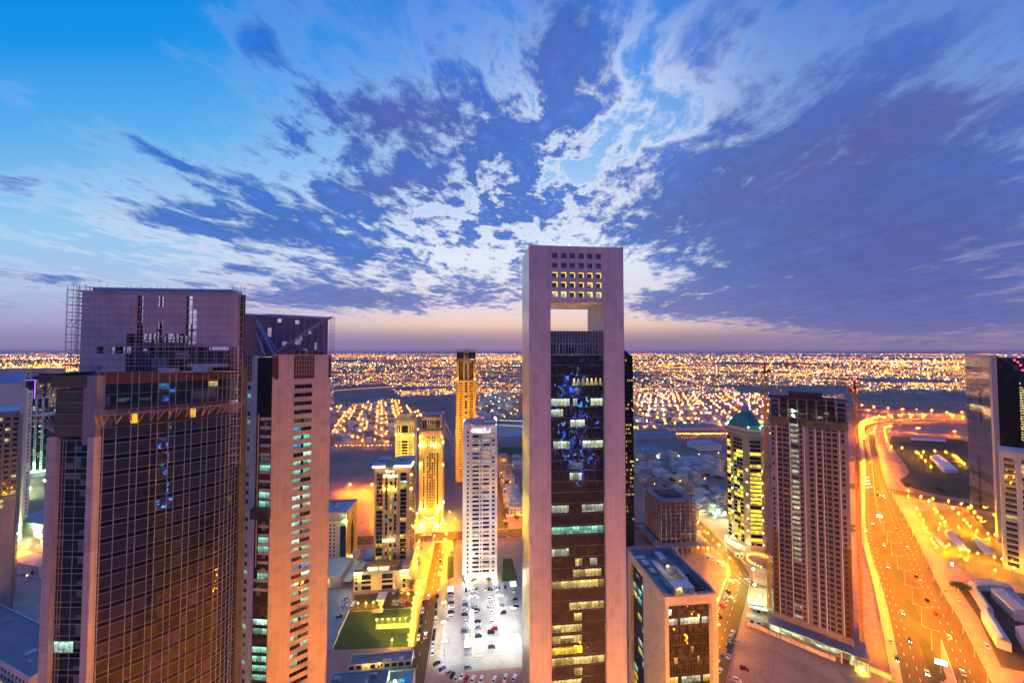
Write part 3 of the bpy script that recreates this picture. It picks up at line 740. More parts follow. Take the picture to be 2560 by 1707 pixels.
# ------------------------------------------------------------------ the tall portal tower in the middle
def portal_tower():
    B = thing('portal_tower', 'tall beige slab tower with a square opening through its top and glass front', 'skyscraper', AT(1322.9, 853, 134).xy.to_3d(), TH)
    fa = Facade(B); W, D, H = 37.1, 20.5, 230.6
    xs, hx = cuts([(8.87+i*3.45, 8.87+i*3.45+2.12) for i in range(6)], 0, W)
    zs, hz = cuts([(211.0+k*3.72, 211.0+k*3.72+2.1) for k in range(5)], 208.8, H)
    litset = {(0, 0): L_WHITE, (0, 1): L_WHITE, (0, 4): L_WHITE, (0, 5): L_WHITE, (1, 4): L_WARM}
    def hole(i, j):
        if i in hx and j in hz:
            c, r = (i-1)//2, (j-1)//2
            return litset.get((r, c), G_NAVY)
    fa.grid((0, 0, 0), EX, -EY, xs, zs, hole, .75)
    # the piers and the reveals of the opening
    w = fa.wall
    for a, b in ((0, 8.25), (29.2, W)):
        w.face([(a, 0, 0), (b, 0, 0), (b, 0, 208.8), (a, 0, 208.8)])
        w.face([(b, D, 0), (a, D, 0), (a, D, 208.8), (b, D, 208.8)])
    w.face([(W, D, 208.8), (0, D, 208.8), (0, D, H), (W, D, H)])
    w.face([(8.25, 0, 0), (8.25, D, 0), (8.25, D, 208.8), (8.25, 0, 208.8)]); w.face([(29.2, D, 0), (29.2, 0, 0), (29.2, 0, 208.8), (29.2, D, 208.8)])
    w.face([(8.25, 0, 208.8), (8.25, D, 208.8), (29.2, D, 208.8), (29.2, 0, 208.8)])
    fa.done([PANEL, PANEL], 'wall')
    m = MB(); m.face([(0, D, 0), (0, 0, 0), (0, 0, H), (0, D, H)]); m.face([(W, 0, 0), (W, D, 0), (W, D, H), (W, 0, H)])
    m.build('metal_side_wall', ALU, B)
    rf = MB().box(0.4, W-.4, .4, D-.4, H-1.3, H-1.0).build('roof', ROOFG, B)
    MB().cyl(4.6, 4, H-1, H+.6, 2.0, 1.9, 14).cyl(4.6, 4, H+.6, H+1.0, 1.5, 1.1, 14).build('roof_drum', DKSTEEL, rf)
    MB().bar((16.5, 3, H-1), (16.5, 3, H+1.2), .12).octa(16.5, 3, H+1.5, .4, 1).build('beacon', [POLE, E_STRIPW], rf)
    MB().bar((29.5, 3, H-1), (29.5, 3, H+1.6), .14).box(29.2, 29.8, 2.8, 3.2, H+.3, H+.9).build('antenna', POLE, rf)
    MB().bar((0, .2, H+.05), (W, .2, H+.05), .12).bar((W-.4, .2, H), (W-.4, .2, H+.4), .6).build('parapet_rail', POLE, rf)
    # glass front between the piers
    y0 = 1.3; g = MB(); gt = 198.1; x0, x1 = 8.6, 28.85
    floors = [189.0 - 4.02*k for k in range(48) if 189.0-4.02*k > 0]
    g.face([(x0, y0, 0), (x1, y0, 0), (x1, y0, gt), (x0, y0, gt)])
    g.face([(8.26, y0+.3, 0), (x0, y0, 0), (x0, y0, gt), (8.26, y0+.3, gt)]); g.face([(x1, y0, 0), (29.19, y0+.3, 0), (29.19, y0+.3, gt), (x1, y0, gt)])
    g.face([(8.26, y0+.3, gt), (x0, y0, gt), (x1, y0, gt), (29.19, y0+.3, gt), (29.19, D-1, gt), (8.26, D-1, gt)])
    g.face([(29.19, D-1, 0), (8.26, D-1, 0), (8.26, D-1, gt), (29.19, D-1, gt)])
    cw = g.build('glass_front', G_NAVY, B)
    fr = MB()
    for k in range(17):
        x = x0+.9+k*(x1-x0-1.4)/16; fr.bar((x, y0-.12, 189.2), (x, y0-.12, gt), .11, .25)
    fr.box(x0, x1, y0-.16, y0-.02, 193.1, 193.3); fr.box(x0, x1, y0-.16, y0-.02, 188.9, 189.15)
    fr.build('top_fin_screen', WHITEMET, cw)
    fl = MB()
    for z in floors[1:]: fl.box(x0, x1, y0-.09, y0-.02, z, z+.13)
    fl.build('floor_line', STEEL, cw)
    mu = MB()
    for k in range(1, 17): x = x0+k*(x1-x0)/17; mu.box(x-.03, x+.03, y0-.05, y0-.01, 0, 188)
    mu.build('mullion', DKSTEEL, cw)
    bays = [(2, .40, 1, L_WARM), (4, 0, .36, L_WHITE), (4, .42, .5, L_WHITE), (4, .76, 1, L_WHITE), (5, 0, .23, L_WHITE), (6, .37, .65, L_WHITE), (8, .04, .36, L_WHITE), (8, .6, 1, L_WHITE),
            (11, .35, .58, L_WHITE), (14, 0, .33, L_WHITE), (14, .58, 1, L_WHITE), (16, 0, 1, L_TEAL), (18, 0, .33, L_WHITE), (19, .45, .58, L_WARM), (19, .73, .87, L_WHITE), (20, .4, .95, L_WARM),
            (21, 0, 1, L_WARM), (23, .33, 1, L_WARM), (24, .42, .57, L_WARM), (25, 0, .57, L_WARM), (26, 0, .57, L_WARM), (27, 0, .57, L_YEL), (28, 0, 1, L_WARM), (29, .42, .57, L_WARM), (30, 0, .55, L_WARM), (1, .5, .55, L_GREYB), (3, .2, .26, L_GREYB), (3, .45, .55, L_GREYB), (10, .35, .6, L_GREYB)]
    for k, a, b, mm in bays:
        z1 = 189.0-4.02*k; z0 = z1-4.02; xa, xb = x0+a*(x1-x0)+.05, x0+b*(x1-x0)-.05
        p = MB()
        if k == 2:   # seven draped lights in this storey
            n = 7
            for q in range(n):
                c = xa+(q+.5)*(xb-xa)/n; h = (xb-xa)/n/2
                p.face([(c-h*.95, y0-.015, z0+.35), (c+h*.95, y0-.015, z0+.35), (c+h*.25, y0-.015, z1-1.0), (c-h*.25, y0-.015, z1-1.0)])
        else: p.face([(xa, y0-.015, z0+.55), (xb, y0-.015, z0+.55), (xb, y0-.015, z1-.75), (xa, y0-.015, z1-.75)])
        p.build('lit_window', mm, B)
    # warm light strips along the reveals of the three lower window rows
    for r in range(3):
        for c in range(6):
            x = 8.87+c*3.45; z = 211.0+r*3.72; s = MB()
            s.box(x+.1, x+2.02, .45, .55, z+1.92, z+2.04); s.box(x+1.96, x+2.07, .45, .55, z+.1, z+1.9)
            s.build('reveal_light', E_REV, B)
    # uplights on the roof of the glass block, under the opening
    for x in (12, 18, 24):
        MB().box(x-.4, x+.4, 9.6, 10.4, gt+.02, gt+.25).build('uplight_housing', DKSTEEL, B)
        MB().face([(x-.35, 9.7, gt+.26), (x+.35, 9.7, gt+.26), (x+.35, 10.3, gt+.26), (x-.35, 10.3, gt+.26)]).build('uplight_lens', E_UP, B)
E_REV = lamp_mat('amber_reveal_strip', (1.0, .62, .02), 3.0)
E_UP = lamp_mat('warm_uplight', (1.0, .72, .40), 220.0)
portal_tower()

# ------------------------------------------------------------------ dark tower behind it, with a sloping top
def slope_tower():
    p = AT(1500, 853, 352); B = thing('slope_topped_tower', 'black glass tower with a slanting top behind the portal tower', 'skyscraper', (p.x, 352, 0), TH)
    W, D = 33.5, 28.0; h0, h1 = 200.0, 185.5
    m = MB(); m.face([(0, 0, 0), (W, 0, 0), (W, 0, h1), (W-9.5, 0, h1+7.5), (0, 0, h0)]); m.face([(W, 0, 0), (W, D, 0), (W, D, h1), (W, 0, h1)])
    m.face([(0, D, 0), (0, 0, 0), (0, 0, h0), (0, D, h0)]); m.face([(W, D, 0), (0, D, 0), (0, D, h0), (W-9.5, D, h1+7.5), (W, D, h1)])
    m.face([(0, 0, h0), (W-9.5, 0, h1+7.5), (W-9.5, D, h1+7.5), (0, D, h0)]); m.face([(W-9.5, 0, h1+7.5), (W, 0, h1), (W, D, h1), (W-9.5, D, h1+7.5)])
    m.build('glass_wall', G_BLACK, B)
    fl = MB()
    for k in range(1, 46): fl.box(0, W, -.08, -.01, k*4.0, k*4.0+.18)
    fl.build('floor_line', DKSTEEL, B)
    r = random.Random(5); done = set()
    for k in range(115):
        i, j = r.randrange(9, 17), r.randrange(3, 46) if r.random() < .6 else r.randrange(12, 30)
        if (i, j) in done or len(done) > 92: continue
        done.add((i, j)); x = i*2.0-.3; z = j*4.0+.9; w_ = 1.7 if r.random() < .4 else .9
        MB().face([(x, -.02, z), (x+w_, -.02, z), (x+w_, -.02, z+1.7), (x, -.02, z+1.7)]).build('lit_window', r.choice([L_YEL, L_WARM, L_WARM, L_ORANGE]), B)
slope_tower()

# ------------------------------------------------------------------ left: bow fronted glass tower still being finished
BW0, BW1 = Vector((-98.4, 85.0, 0)), Vector((-80.2, 104.5, 0))
def bow_tower():
    B = thing('bow_fronted_tower', 'unfinished bow fronted glass tower with a tall scaffolded crown', 'skyscraper', (-98.4, 85.0, 0), 0)
    o = Vector((-98.4, 85.0, 0)); d = (BW1-BW0); L = d.length; d.normalize(); n = Vector((d.y, -d.x, 0))
    # bowed plan: bays of alternating width, last ones turning away
    wid = [1.0, 2.2, 2.6, 1.3, 2.4, 1.3, 2.2, 1.3, 2.2, 1.3, 2.3, 1.3, 2.2]; tot = sum(wid)
    pl = []; acc = 0
    for k in range(len(wid)+1):
        t = acc/tot; q = d*(t*(L-4.7)) + n*(4*.9*t*(1-t)); pl.append(q)
        if k < len(wid): acc += wid[k]
    turn = (pl[-1]-pl[-2]).normalized()
    ang = math.atan2(turn.y, turn.x)
    for k in range(6):
        ang += math.radians(7.5); pl.append(pl[-1]+Vector((math.cos(ang), math.sin(ang), 0))*1.15)
    ztop = 171.9
    back = [pl[-1]+Vector((-20, 22, 0)), Vector((-24, 28, 0)), Vector((-16, 8, 0)), Vector((-1.2, 2, 0))]
    g = MB()
    for a, b in zip(pl[:-1], pl[1:]):
        g.face([(a.x, a.y, 0), (b.x, b.y, 0), (b.x, b.y, ztop), (a.x, a.y, ztop)])
    cw = g.build('curved_glass_front', G_BROWN, B)
    core = MB().prism([(p.x, p.y) for p in [pl[-1]]+back], 0, ztop-.05).build('rear_wall', DARKC, B)
    mu = MB(); nrm = []
    for i, p in enumerate(pl):
        t = (pl[min(i+1, len(pl)-1)]-pl[max(i-1, 0)]).normalized(); nn = Vector((t.y, -t.x, 0)); nrm.append(nn)
        q = p+nn*.05; mu.bar((q.x, q.y, 0), (q.x, q.y, ztop), .09, .12)
    mu.build('vertical_mullion', WHITEMET, cw)
    tr = MB(); sp = MB(); z = ztop; k = 0
    while z > 2:
        for i in range(len(pl)-1):
            a, b = pl[i]+nrm[i]*.07, pl[i+1]+nrm[i+1]*.07
            tr.bar((a.x, a.y, z), (b.x, b.y, z), .07, .08); tr.bar((a.x, a.y, z-2.75), (b.x, b.y, z-2.75), .06, .07)
            a, b = pl[i]+nrm[i]*.02, pl[i+1]+nrm[i+1]*.02
            sp.face([(a.x, a.y, z-3.9), (b.x, b.y, z-3.9), (b.x, b.y, z-2.75), (a.x, a.y, z-2.75)])
        z -= 3.9
    tr.build('transom', WHITEMET, cw); sp.build('spandrel_band', G_BLACK, cw)
    # flat left wing between two stone piers
    def pier(px0, px1, zt, yb, name='stone_pier', m=PANEL_T):
        a, b = AT(px0, 900, 84.0+yb).x-o.x, AT(px1, 900, 84.0+yb).x-o.x
        return MB().box(a, b, -1.0+yb, 1.4+yb, 0, zt).build(name, m, B), a, b
    _, a0, a1 = pier(124.5, 147, 170.0, 0)
    _, b0, b1 = pier(226, 243, 170.0, 0)
    w = MB().face([(a1, 0, 0), (b0, 0, 0), (b0, 0, 169.5), (a1, 0, 169.5)]).build('wing_glass', G_TEAL, B)
    MB().face([(a0, 12, 0), (a0, 1.4, 0), (a0, 1.4, 170), (a0, 12, 170)]).face([(a0, 12, 170), (a0, 1.4, 170), (b1, 1.4, 170), (b1, 12, 170)]).build('wing_side', PANEL_T, B)
    fm = MB(); ss = MB(); z = 169.0
    while z > 1:
        fm.box(a1, b0, -.10, -.02, z, z+.10); fm.box(a1, b0, -.10, -.02, z-2.65, z-2.57)
        ss.face([(a1, -.03, z-3.86), (b0, -.03, z-3.86), (b0, -.03, z-2.65), (a1, -.03, z-2.65)]); z -= 3.86
    for t in (.08, .18, .5, .86): fm.box(a1+t*(b0-a1)-.04, a1+t*(b0-a1)+.04, -.12, -.03, 0, 169.5)
    fm.build('wing_frame', WHITEMET, w); ss.build('wing_spandrel', G_BLACK, w)
    z = 169.0-3.86*12
    MB().face([(a1+.2, -.06, z-2.5), (a1+.62*(b0-a1), -.06, z-2.5), (a1+.62*(b0-a1), -.06, z-.1), (a1+.2, -.06, z-.1)]).build('lit_window', L_TEALB, B)
    # netted block above the wing
    nb0, nb1 = AT(141, 1000, 84.6).x-o.x, AT(236, 1000, 84.6).x-o.x
    MB().box(nb0, nb1-2.0, -.5, 12, 170.0, 181.3).build('netted_block', NET, B)
    MB().box(nb1-2.2, nb1+.9, -.75, 13, 168.2, 184.4).build('concrete_pier', GREYC, B)
    MB().box(nb0-.6, nb1-1.5, -.9, 12, 181.6, 184.3).build('netted_parapet', NET, B)
    led = MB()
    for z in (172.6, 175.3, 178.0, 180.6): led.box(nb0-.2, nb1-2.1, -.72, -.52, z, z+.15)
    led.build('net_rail', GREYC, B)
    # upper drum with its own curved window band
    up = [p*1.0 - n*.4 + Vector((0, 0, 0)) for p in pl[:19]]
    def band(z0, z1, m, name, k0=0, k1=18, off=0.0):
        q = MB()
        for i in range(k0, k1):
            a, b = up[i]+nrm[i]*off, up[i+1]+nrm[i+1]*off
            q.face([(a.x, a.y, z0), (b.x, b.y, z0), (b.x, b.y, z1), (a.x, a.y, z1)])
        return q.build(name, m, B)
    band(171.9, 177.4, DARKC, 'open_storey', off=-1.6)
    band(177.3, 182.4, G_TEAL, 'drum_window_band', 1)
    band(182.4, 185.3, BROWN, 'drum_parapet', 0, off=.15)
    band(175.9, 177.3, BROWN, 'drum_sill', 1, off=.12)
    MB().face([(p.x, p.y, 176.2) for p in up]+[(p.x, p.y, 176.2) for p in back]).build('drum_floor', DARKC, B)
    MB().face([(p.x, p.y, 184.6) for p in up]+[(p.x, p.y, 184.6) for p in back]).build('roof', ROOFB, B)
    fr = MB()
    for i in range(0, 19):
        q = up[i]+nrm[i]*.14; fr.bar((q.x, q.y, 176), (q.x, q.y, 185.4), .09, .12)
        if i < 18:
            a, b = up[i]+nrm[i]*.1, up[i+1]+nrm[i+1]*.1
            for z in (179.8, 182.4): fr.bar((a.x, a.y, z), (b.x, b.y, z), .08)
    fr.build('drum_frame', WHITEMET, B)
    for i, (za, zb, mm) in enumerate(((180.3, 181.9, L_BLUE), (177.8, 178.7, L_GREYB), (177.7, 178.5, L_GREYB), (180.4, 181.8, L_WARM))):
        k = (6, 2, 4, 12)[i]; a, b = up[k]+nrm[k]*.05, up[k+1]+nrm[k+1]*.05
        MB().face([(a.x, a.y, za), (b.x, b.y, za), (b.x, b.y, zb), (a.x, a.y, zb)]).build('lit_window', mm, B)
    # lit rooms in the open storey and work platform on brackets
    for k, wv in ((3, .9), (10, .5)):
        a = up[k]-nrm[k]*1.1; b = a+(up[k+1]-up[k])*wv
        MB().face([(a.x, a.y, 172.2), (b.x, b.y, 172.2), (b.x, b.y, 174.8), (a.x, a.y, 174.8)]).build('work_light', E_WORK, B)
    pf = MB(); br = MB()
    for i in range(0, 19):
        a = up[i]+nrm[i]*.2; e = up[i]+nrm[i]*2.6
        br.bar((a.x, a.y, 172.6), (e.x, e.y, 174.9), .13); br.bar((a.x, a.y, 174.9), (e.x, e.y, 174.9), .12); br.bar((e.x, e.y, 174.9), (e.x, e.y, 176.3), .07)
        if i < 18:
            a2, e2 = up[i+1]+nrm[i+1]*.2, up[i+1]+nrm[i+1]*2.6
            pf.face([(a.x, a.y, 175.0), (e.x, e.y, 175.0), (e2.x, e2.y, 175.0), (a2.x, a2.y, 175.0)])
            for zz in (175.6, 176.25): br.bar((e.x, e.y, zz), (e2.x, e2.y, zz), .06)
            mid_a = (e+e2)/2; br.bar((a.x, a.y, 172.4), (mid_a.x, mid_a.y, 174.9), .10)
    s = pf.build('work_platform', WOOD, B); br.build('platform_bracket', SCAF, s)
    # bracketed deck on the far left corner
    x0, x1 = AT(88, 1030, 86).x-o.x, AT(140, 1030, 86).x-o.x
    dk = MB().box(x0, x1, -.5, 6, 174.9, 175.1)
    for t in (0, .25, .5, .75, 1): dk.bar((x0+t*(x1-x0), -.5, 175), (x0+t*(x1-x0), -.5, 176.6), .08); dk.bar((x0+t*(x1-x0), -.4, 175), (x1, 1, 170.5), .10)
    for z in (175.8, 176.6): dk.bar((x0, -.5, z), (x1, -.5, z), .07)
    dk.build('corner_deck', SCAF, B)
    MB().box(AT(116, 950, 87).x-o.x, nb0-.1, .5, 10, 182.6, 185.0).build('corner_parapet', BROWN, B)
    # dark edge column on the right
    e = pl[-1]; MB().box(e.x-.2, e.x+.75, e.y-.1, e.y+2.4, 0, 186).build('edge_column', NET, B)
    # roof plant
    def rbox(pxa, pxb, pya, pyb, Y, dep, m, name):
        a, b = AT(pxa, pyb, Y), AT(pxb, pya, Y); MB().box(a.x-o.x, b.x-o.x, Y-o.y, Y-o.y+dep, a.z, b.z).build(name, m, B)
    rbox(258, 415, 897, 921, 94.0, 1.5, mat('patterned_plant_screen', (.36, .34, .40), .7, joints=(.8, .55, .22, .55)), 'plant_screen')
    rbox(258, 478, 886, 896, 94.6, 1.5, mat('patterned_plant_screen', (.4, .4, .4)), 'plant_screen')
    rbox(330, 380, 879, 886, 95.2, 2, AIRCON, 'roof_unit'); rbox(440, 470, 880, 887, 95.2, 2, AIRCON, 'roof_unit')
    rbox(395, 432, 919, 932, 92.0, 2, AIRCON, 'roof_unit'); rbox(468, 560, 909, 917, 93, 1.6, AIRCON, 'roof_duct'); rbox(480, 520, 917, 931, 93, 1.5, AIRCON, 'roof_unit')
    rbox(226, 246, 912, 926, 92, 1.5, AIRCON, 'roof_unit')
    return o, B
E_WORK = lamp_mat('yellow_work_light', (1.0, .58, .04), .9)
bow_o, bow_B = bow_tower()

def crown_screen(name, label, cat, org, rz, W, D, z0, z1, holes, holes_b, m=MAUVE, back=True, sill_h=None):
    """standing screen of cladding with openings; the sky shows through where front and rear openings meet"""
    B = thing(name, label, cat, org, rz); fa = Facade(B)
    def wall(y, nrm_, hs, mm, nm):
        f = Facade(B); xs = sorted({0, W, *[h[0] for h in hs], *[h[1] for h in hs]}); zs = sorted({z0, z1, *[h[2] for h in hs], *[h[3] for h in hs]})
        def hole(i, j):
            xc, zc = (xs[i]+xs[i+1])/2, (zs[j]+zs[j+1])/2
            for h in hs:
                if h[0] < xc < h[1] and h[2] < zc < h[3]: return 'open'
        f.grid((0, y, 0), EX, nrm_, xs, zs, hole, .35)
        f.wall.build(nm, mm, B)
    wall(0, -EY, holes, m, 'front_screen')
    if back: wall(D, -EY, holes_b, DARKC, 'rear_screen')
    return B
# crown on the bow tower: front plane from (203px) to (595px)
ca, cb = AT(203, 800, 92.0), AT(595, 800, 95.8); cw_ = (cb-ca).xy.length; crz = math.atan2(cb.y-ca.y, cb.x-ca.x)
def fx(px):   # photo column -> metres along the crown
    u = (px-1280)/F; return (u*ca.y-ca.x)/(math.cos(crz)-u*math.sin(crz))
def fz(py, px=400): return AT(px, py, ca.y+fx(px)*math.sin(crz)).z
zt = 206.0
def zy(py): return 190+(880-py)*94/889
HO = []
for (xa, xb, ya, yb) in ((1000, 1052, 262, 545), (1158, 1206, 262, 345), (1363, 1415, 262, 360), (1363, 1450, 360, 600), (1150, 1200, 450, 545), (930, 1450, 545, 635), (712, 765, 640, 690), (820, 930, 640, 690), (930, 1760, 640, 820), (990, 1050, 360, 450)):
    HO.append((fx(xa*.338), fx(xb*.338), zy(650+yb*.338), zy(650+ya*.338)))
HB = [(h[0]-1.6, h[1]+1.6, h[2]-.9, h[3]+.9) for h in HO[:5]] + [(fx(970*.338), fx(1420*.338), zy(650+605*.338), zy(650+555*.338)), HO[6], HO[7], (fx(955*.338), fx(1010*.338), zy(650+680*.338), zy(650+655*.338)), (fx(1480*.338), fx(1740*.338), zy(650+665*.338), zy(650+640*.338))]
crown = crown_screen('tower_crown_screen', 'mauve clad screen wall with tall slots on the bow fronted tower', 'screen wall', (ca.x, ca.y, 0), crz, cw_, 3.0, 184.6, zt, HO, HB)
fr = MB()
for z in (196.0, 193.2, 189.5):
    fr.bar((fx(930*.338), 1.5, z), (fx(1460*.338), 1.5, z), .25)
for px_ in (935, 975, 1010, 1085, 1150, 1195, 1260, 1320, 1380, 1445):
    fr.bar((fx(px_*.338), 1.6, 185), (fx(px_*.338), 1.6, 197.5), .3)
for k in range(8): x = fx((940+k*65)*.338); fr.bar((x, 1.4, 190), (x+2.2, 1.4, 196), .14)
for h in HO[:5]:
    zz = h[2]+.9
    while zz < h[3]: fr.bar((h[0], .7, zz), (h[1], .7, zz), .12); zz += 1.9
fr.build('inner_frame', DKSTEEL, crown)
MB().box(fx(232), fx(582), -.5, 3.5, zt, zt+.75).build('roof_beam', BLUEBEAM, crown)
MB().box(0, cw_, .35, 3, 184.3, 189.3).build('dark_plant_wall', DKSTEEL, crown)

def scaffold(name, label, org, rz, runs, group=None, seed=1):
    """runs: list of (P, e, n, length, z0, z1, dz, dx, depth) tube lattices"""
    B = thing(name, label, 'scaffolding', org, rz, group); po, le, pk, dg = MB(), MB(), MB(), MB(); le2 = []; r = random.Random(seed)
    for (P, e, n, L, z0, z1, dz, dx, dep) in runs:
        P, e, n = Vector(P), Vector(e), Vector(n); nx = max(1, round(L/dx))
        for i in range(nx+1):
            for dd in ((0, dep) if dep else (0,)):
                q = P+e*(L*i/nx)+n*dd; ex = r.uniform(.2, 1.5)
                po.bar((q.x, q.y, z0), (q.x, q.y, z1+ex), .06)
        z = z0+dz*.5
        while z < z1+.2:
            j = r.uniform(-.08, .08)
            for dd in ((0, dep) if dep else (0,)):
                for hh in ((0, 1.0) if (dd or not dep) else (0,)):
                    a, b = P+n*dd, P+e*L+n*dd
                    if z+hh < z1+.4: (le if (z1-z0 > 4 and L > 5) else (le2.append(MB()) or le2[-1])).bar((a.x, a.y, z+hh+j), (b.x, b.y, z+hh-j), .065)
            if dep:
                c = P+e*(L/2)+n*(dep/2)
                a, b = P+n*dep*.5, P+e*L+n*dep*.5
                MB().bar((a.x, a.y, z-.1), (b.x, b.y, z-.1), dep*.2, .10).build('plank_deck', WOOD, B)
            z += dz
        for i in range(nx):
            if r.random() < .45:
                k = r.randrange(0, max(1, int((z1-z0)/dz))); q0, q1 = P+e*(L*i/nx)+n*dep, P+e*(L*(i+1)/nx)+n*dep
                za = z0+dz*(k+.5); dg.bar((q0.x, q0.y, za), (q1.x, q1.y, za+dz), .07)
    po.build('scaffold_pole', SCAF, B)
    if le.f: le.build('ledger_tube', SCAF, B)
    for q in le2[:90]: q.build('guard_rail', SCAF, B)
    if le2[90:]:
        mo = MB()
        for q in le2[90:]:
            k = len(mo.v); mo.v += q.v; mo.f += [tuple(i+k for i in f_) for f_ in q.f]; mo.m += q.m
        mo.build('more_guard_rails', SCAF, B)['kind'] = 'stuff'
    if dg.f: dg.build('brace_tube', SCAF, B)
    return B
scaffold('scaffolding', 'brown tube scaffolding across the front of the mauve crown screen', (ca.x, ca.y, 0), crz,
         [((0, -.5, 0), EX, -EY, cw_, 185.5, 206.3, 1.92, 2.3, .9), ((cw_-.3, -.4, 0), EX, -EY, 1.9, 160, 206.5, 1.92, 1.0, 1.6)], seed=3)
scaffold('scaffolding', 'open scaffold stair tower at the left end of the crown screen', (ca.x, ca.y, 0), crz,
         [((-2.9, -.6, 0), EX, EY, 2.8, 184.0, 206.3, 1.92, 1.4, 1.4), ((-2.9, 1.8, 0), EX, EY, 2.8, 184.0, 206.0, 1.92, 1.4, 1.4), ((-2.7, -.6, 0), EY, EX, 3.6, 184, 206, 1.92, 1.2, 0)], seed=5)

# ------------------------------------------------------------------ beige tower with a V shaped crown
def vee_tower():
    c = AT(682, 880, 155.0); d2 = AT(828, 880, 169.5); rz = math.atan2(d2.y-c.y, d2.x-c.x)
    B = thing('beige_vee_tower', 'beige tower with a blue steel V frame crown, right of the bow fronted tower', 'skyscraper', (c.x, c.y, 0), rz)
    W = (d2-c).xy.length; N_ = 5.0; H = 188.6
    fa = Facade(B); f = 3.83
    x1, x2 = W*.385, W*.615; xm = W*.505
    zs, hz = cuts([(k*f+1.2, k*f+3.0) for k in range(0, 46)], 0, 178.0)
    xs = [0, x1, xm-.25, xm+.9, W*.83, W]; xs = [0, W*.36, W*.487, W*.53, W*.665, W]
    r = random.Random(8)
    dark_rows = {4, 6, 7, 9, 10}
    def hole(i, j):
        if j in hz and i in (1, 2, 3):
            k = int(zs[j]/f+.01); fl = 45-k
            if i == 2: return G_BLACK
            p = .12 if fl < 4 else (.78 if fl < 31 else .22)
            if r.random() < p: return r.choice([L_TEAL, L_TEAL, L_TEALB, L_TEALB, L_TEALB, L_GREYB, L_BLUE if r.random() < .35 else L_TEAL, L_WHITE])
            return G_WIN
    fa.grid((0, 0, 0), EX, -EY, xs, zs, hole, .30)
    zz = [178.0, H]
    # upper storeys: recessed dark plant bay between the two piers
    w = fa.wall
    w.face([(0, 0, 178), (W*.03, 0, 178), (W*.03, 0, 179), (0, 0, 179)])
    for a, b in ((W*.10, W*.345), (W*.70, W*.955)):
        w.box(a, b, 0, 2, 178.0, H)
    fa.done([PANEL_T], 'wall', cap=100)
    MB().box(W*.345+.01, W*.70-.01, .7, 3, 178.0, H-.4).build('plant_bay', BROWN, B)
    q = MB()
    for i in range(7): x = W*(.39+i*.045); q.bar((x, .62, 179.3), (x, .62, H-.6), .12)
    for z in (180, 182, 184, 186): q.bar((W*.37, .6, z), (W*.68, .6, z), .10)
    q.build('plant_bay_frame', WHITEMET, B)
    MB().box(-.02, W*.10, .6, 3, 172, H-.2).box(W*.955, W+.05, .6, 3, 179, H-.2).build('dark_corner_panel', BROWN, B)
    # corner notch and left face
    NX, NY = -N_*.9, .4
    g = MB(); g.face([(-N_, N_, 0), (-.02, .35, 0), (-.02, .35, H-1), (-N_, N_, H-1)]); cn = g.build('corner_glass', G_BLACK, B)
    rr = random.Random(4)
    e = Vector((N_, .35-N_, 0)).normalized(); P = Vector((-N_, N_, 0)); Ln = Vector((N_, .35-N_, 0)).length; nn = Vector((e.y, -e.x, 0))
    band_ = MB()
    for k in range(46):
        z = k*f+.9; a, b = P+e*(.28*Ln)+nn*.05, P+e*(.98*Ln)+nn*.05
        if k < 24: a = P+e*.05*Ln+nn*.05
        fl = 45-k
        if fl < 4: continue
        mm = rr.choice([L_TEAL, L_TEALB, G_TEAL, L_TEAL]) if (24 <= fl <= 36 or fl > 43) else (rr.choice([G_TEAL, G_TEAL, L_TEAL, L_GREYB, BROWN]) if fl < 24 else G_TEAL)
        MB().face([(a.x, a.y, z), (b.x, b.y, z), (b.x, b.y, z+2.3), (a.x, a.y, z+2.3)]).build('corner_window', mm, B)
        if fl < 24 and fl % 1 == 0:
            band_.face([(a.x, a.y, z+2.5), (b.x, b.y, z+2.5), (b.x, b.y, z+3.7), (a.x, a.y, z+3.7)])
    band_.build('corner_spandrel', PANEL_T, B)
    a = P+e*.18*Ln+nn*.3; MB().bar((a.x, a.y, 98), (a.x, a.y, 163), .45).build('hoist_mast', PANEL_T, B)
    zz = AT(676, 1289, 152).z; a = P-e*.5+nn*.1
    hb = MB(); p0 = a-Vector((0, 0, 0))
    for s0, s1 in ((-.3, Ln+.6),):
        b0, b1 = P+e*s0, P+e*s1
        hb.prism([(b0+nn*2.2)[:2], (b1+nn*2.2)[:2], (b1+nn*.1)[:2], (b0+nn*.1)[:2]], zz-2.2, zz+2.0)
    hb.build('suspended_work_platform', DKSTEEL, B)
    lf = Facade(B); LP = mat('grey_green_panel', (.50, .47, .40), .5, joints=(2.6, f, .06, .2), var=.06)
    eL = Vector((.45, -.893, 0)); nL = Vector((eL.y, -eL.x, 0)); LL = 13.0; PL = Vector((-N_, N_, 0))-eL*LL
    xl, hl = cuts([(3.2, 5.6), (5.9, 8.4)], 0, LL)
    zl, hzl = cuts([(k*f+1.0, k*f+2.9) for k in range(0, 46)], 0, 177)
    lf.grid(PL, eL, nL, xl, zl, lambda i, j: (wpick((5, G_TEAL), (2.0, L_GREYB), (1.5, L_TEAL)) if (i in hl and j in hzl) else None), .22)
    q0 = PL+eL*9.2; q1 = PL+eL*LL
    lf.wall.face([(q0.x, q0.y, 177), (q1.x, q1.y, 177), (q1.x, q1.y, H), (q0.x, q0.y, H)])
    lf.done([LP], 'left_wall', cap=100)
    q = MB(); r0 = PL+nL*-.3; r1 = q0+nL*-.3
    MB().face([(r0.x, r0.y, 177), (r1.x, r1.y, 177), (r1.x, r1.y, H-.5), (r0.x, r0.y, H-.5)]).build('left_plant_bay', BROWN, B)
    for k in range(6): p = PL+eL*(.3+k*1.7); q.bar((p.x, p.y, 177.5), (p.x, p.y, H-1), .14)
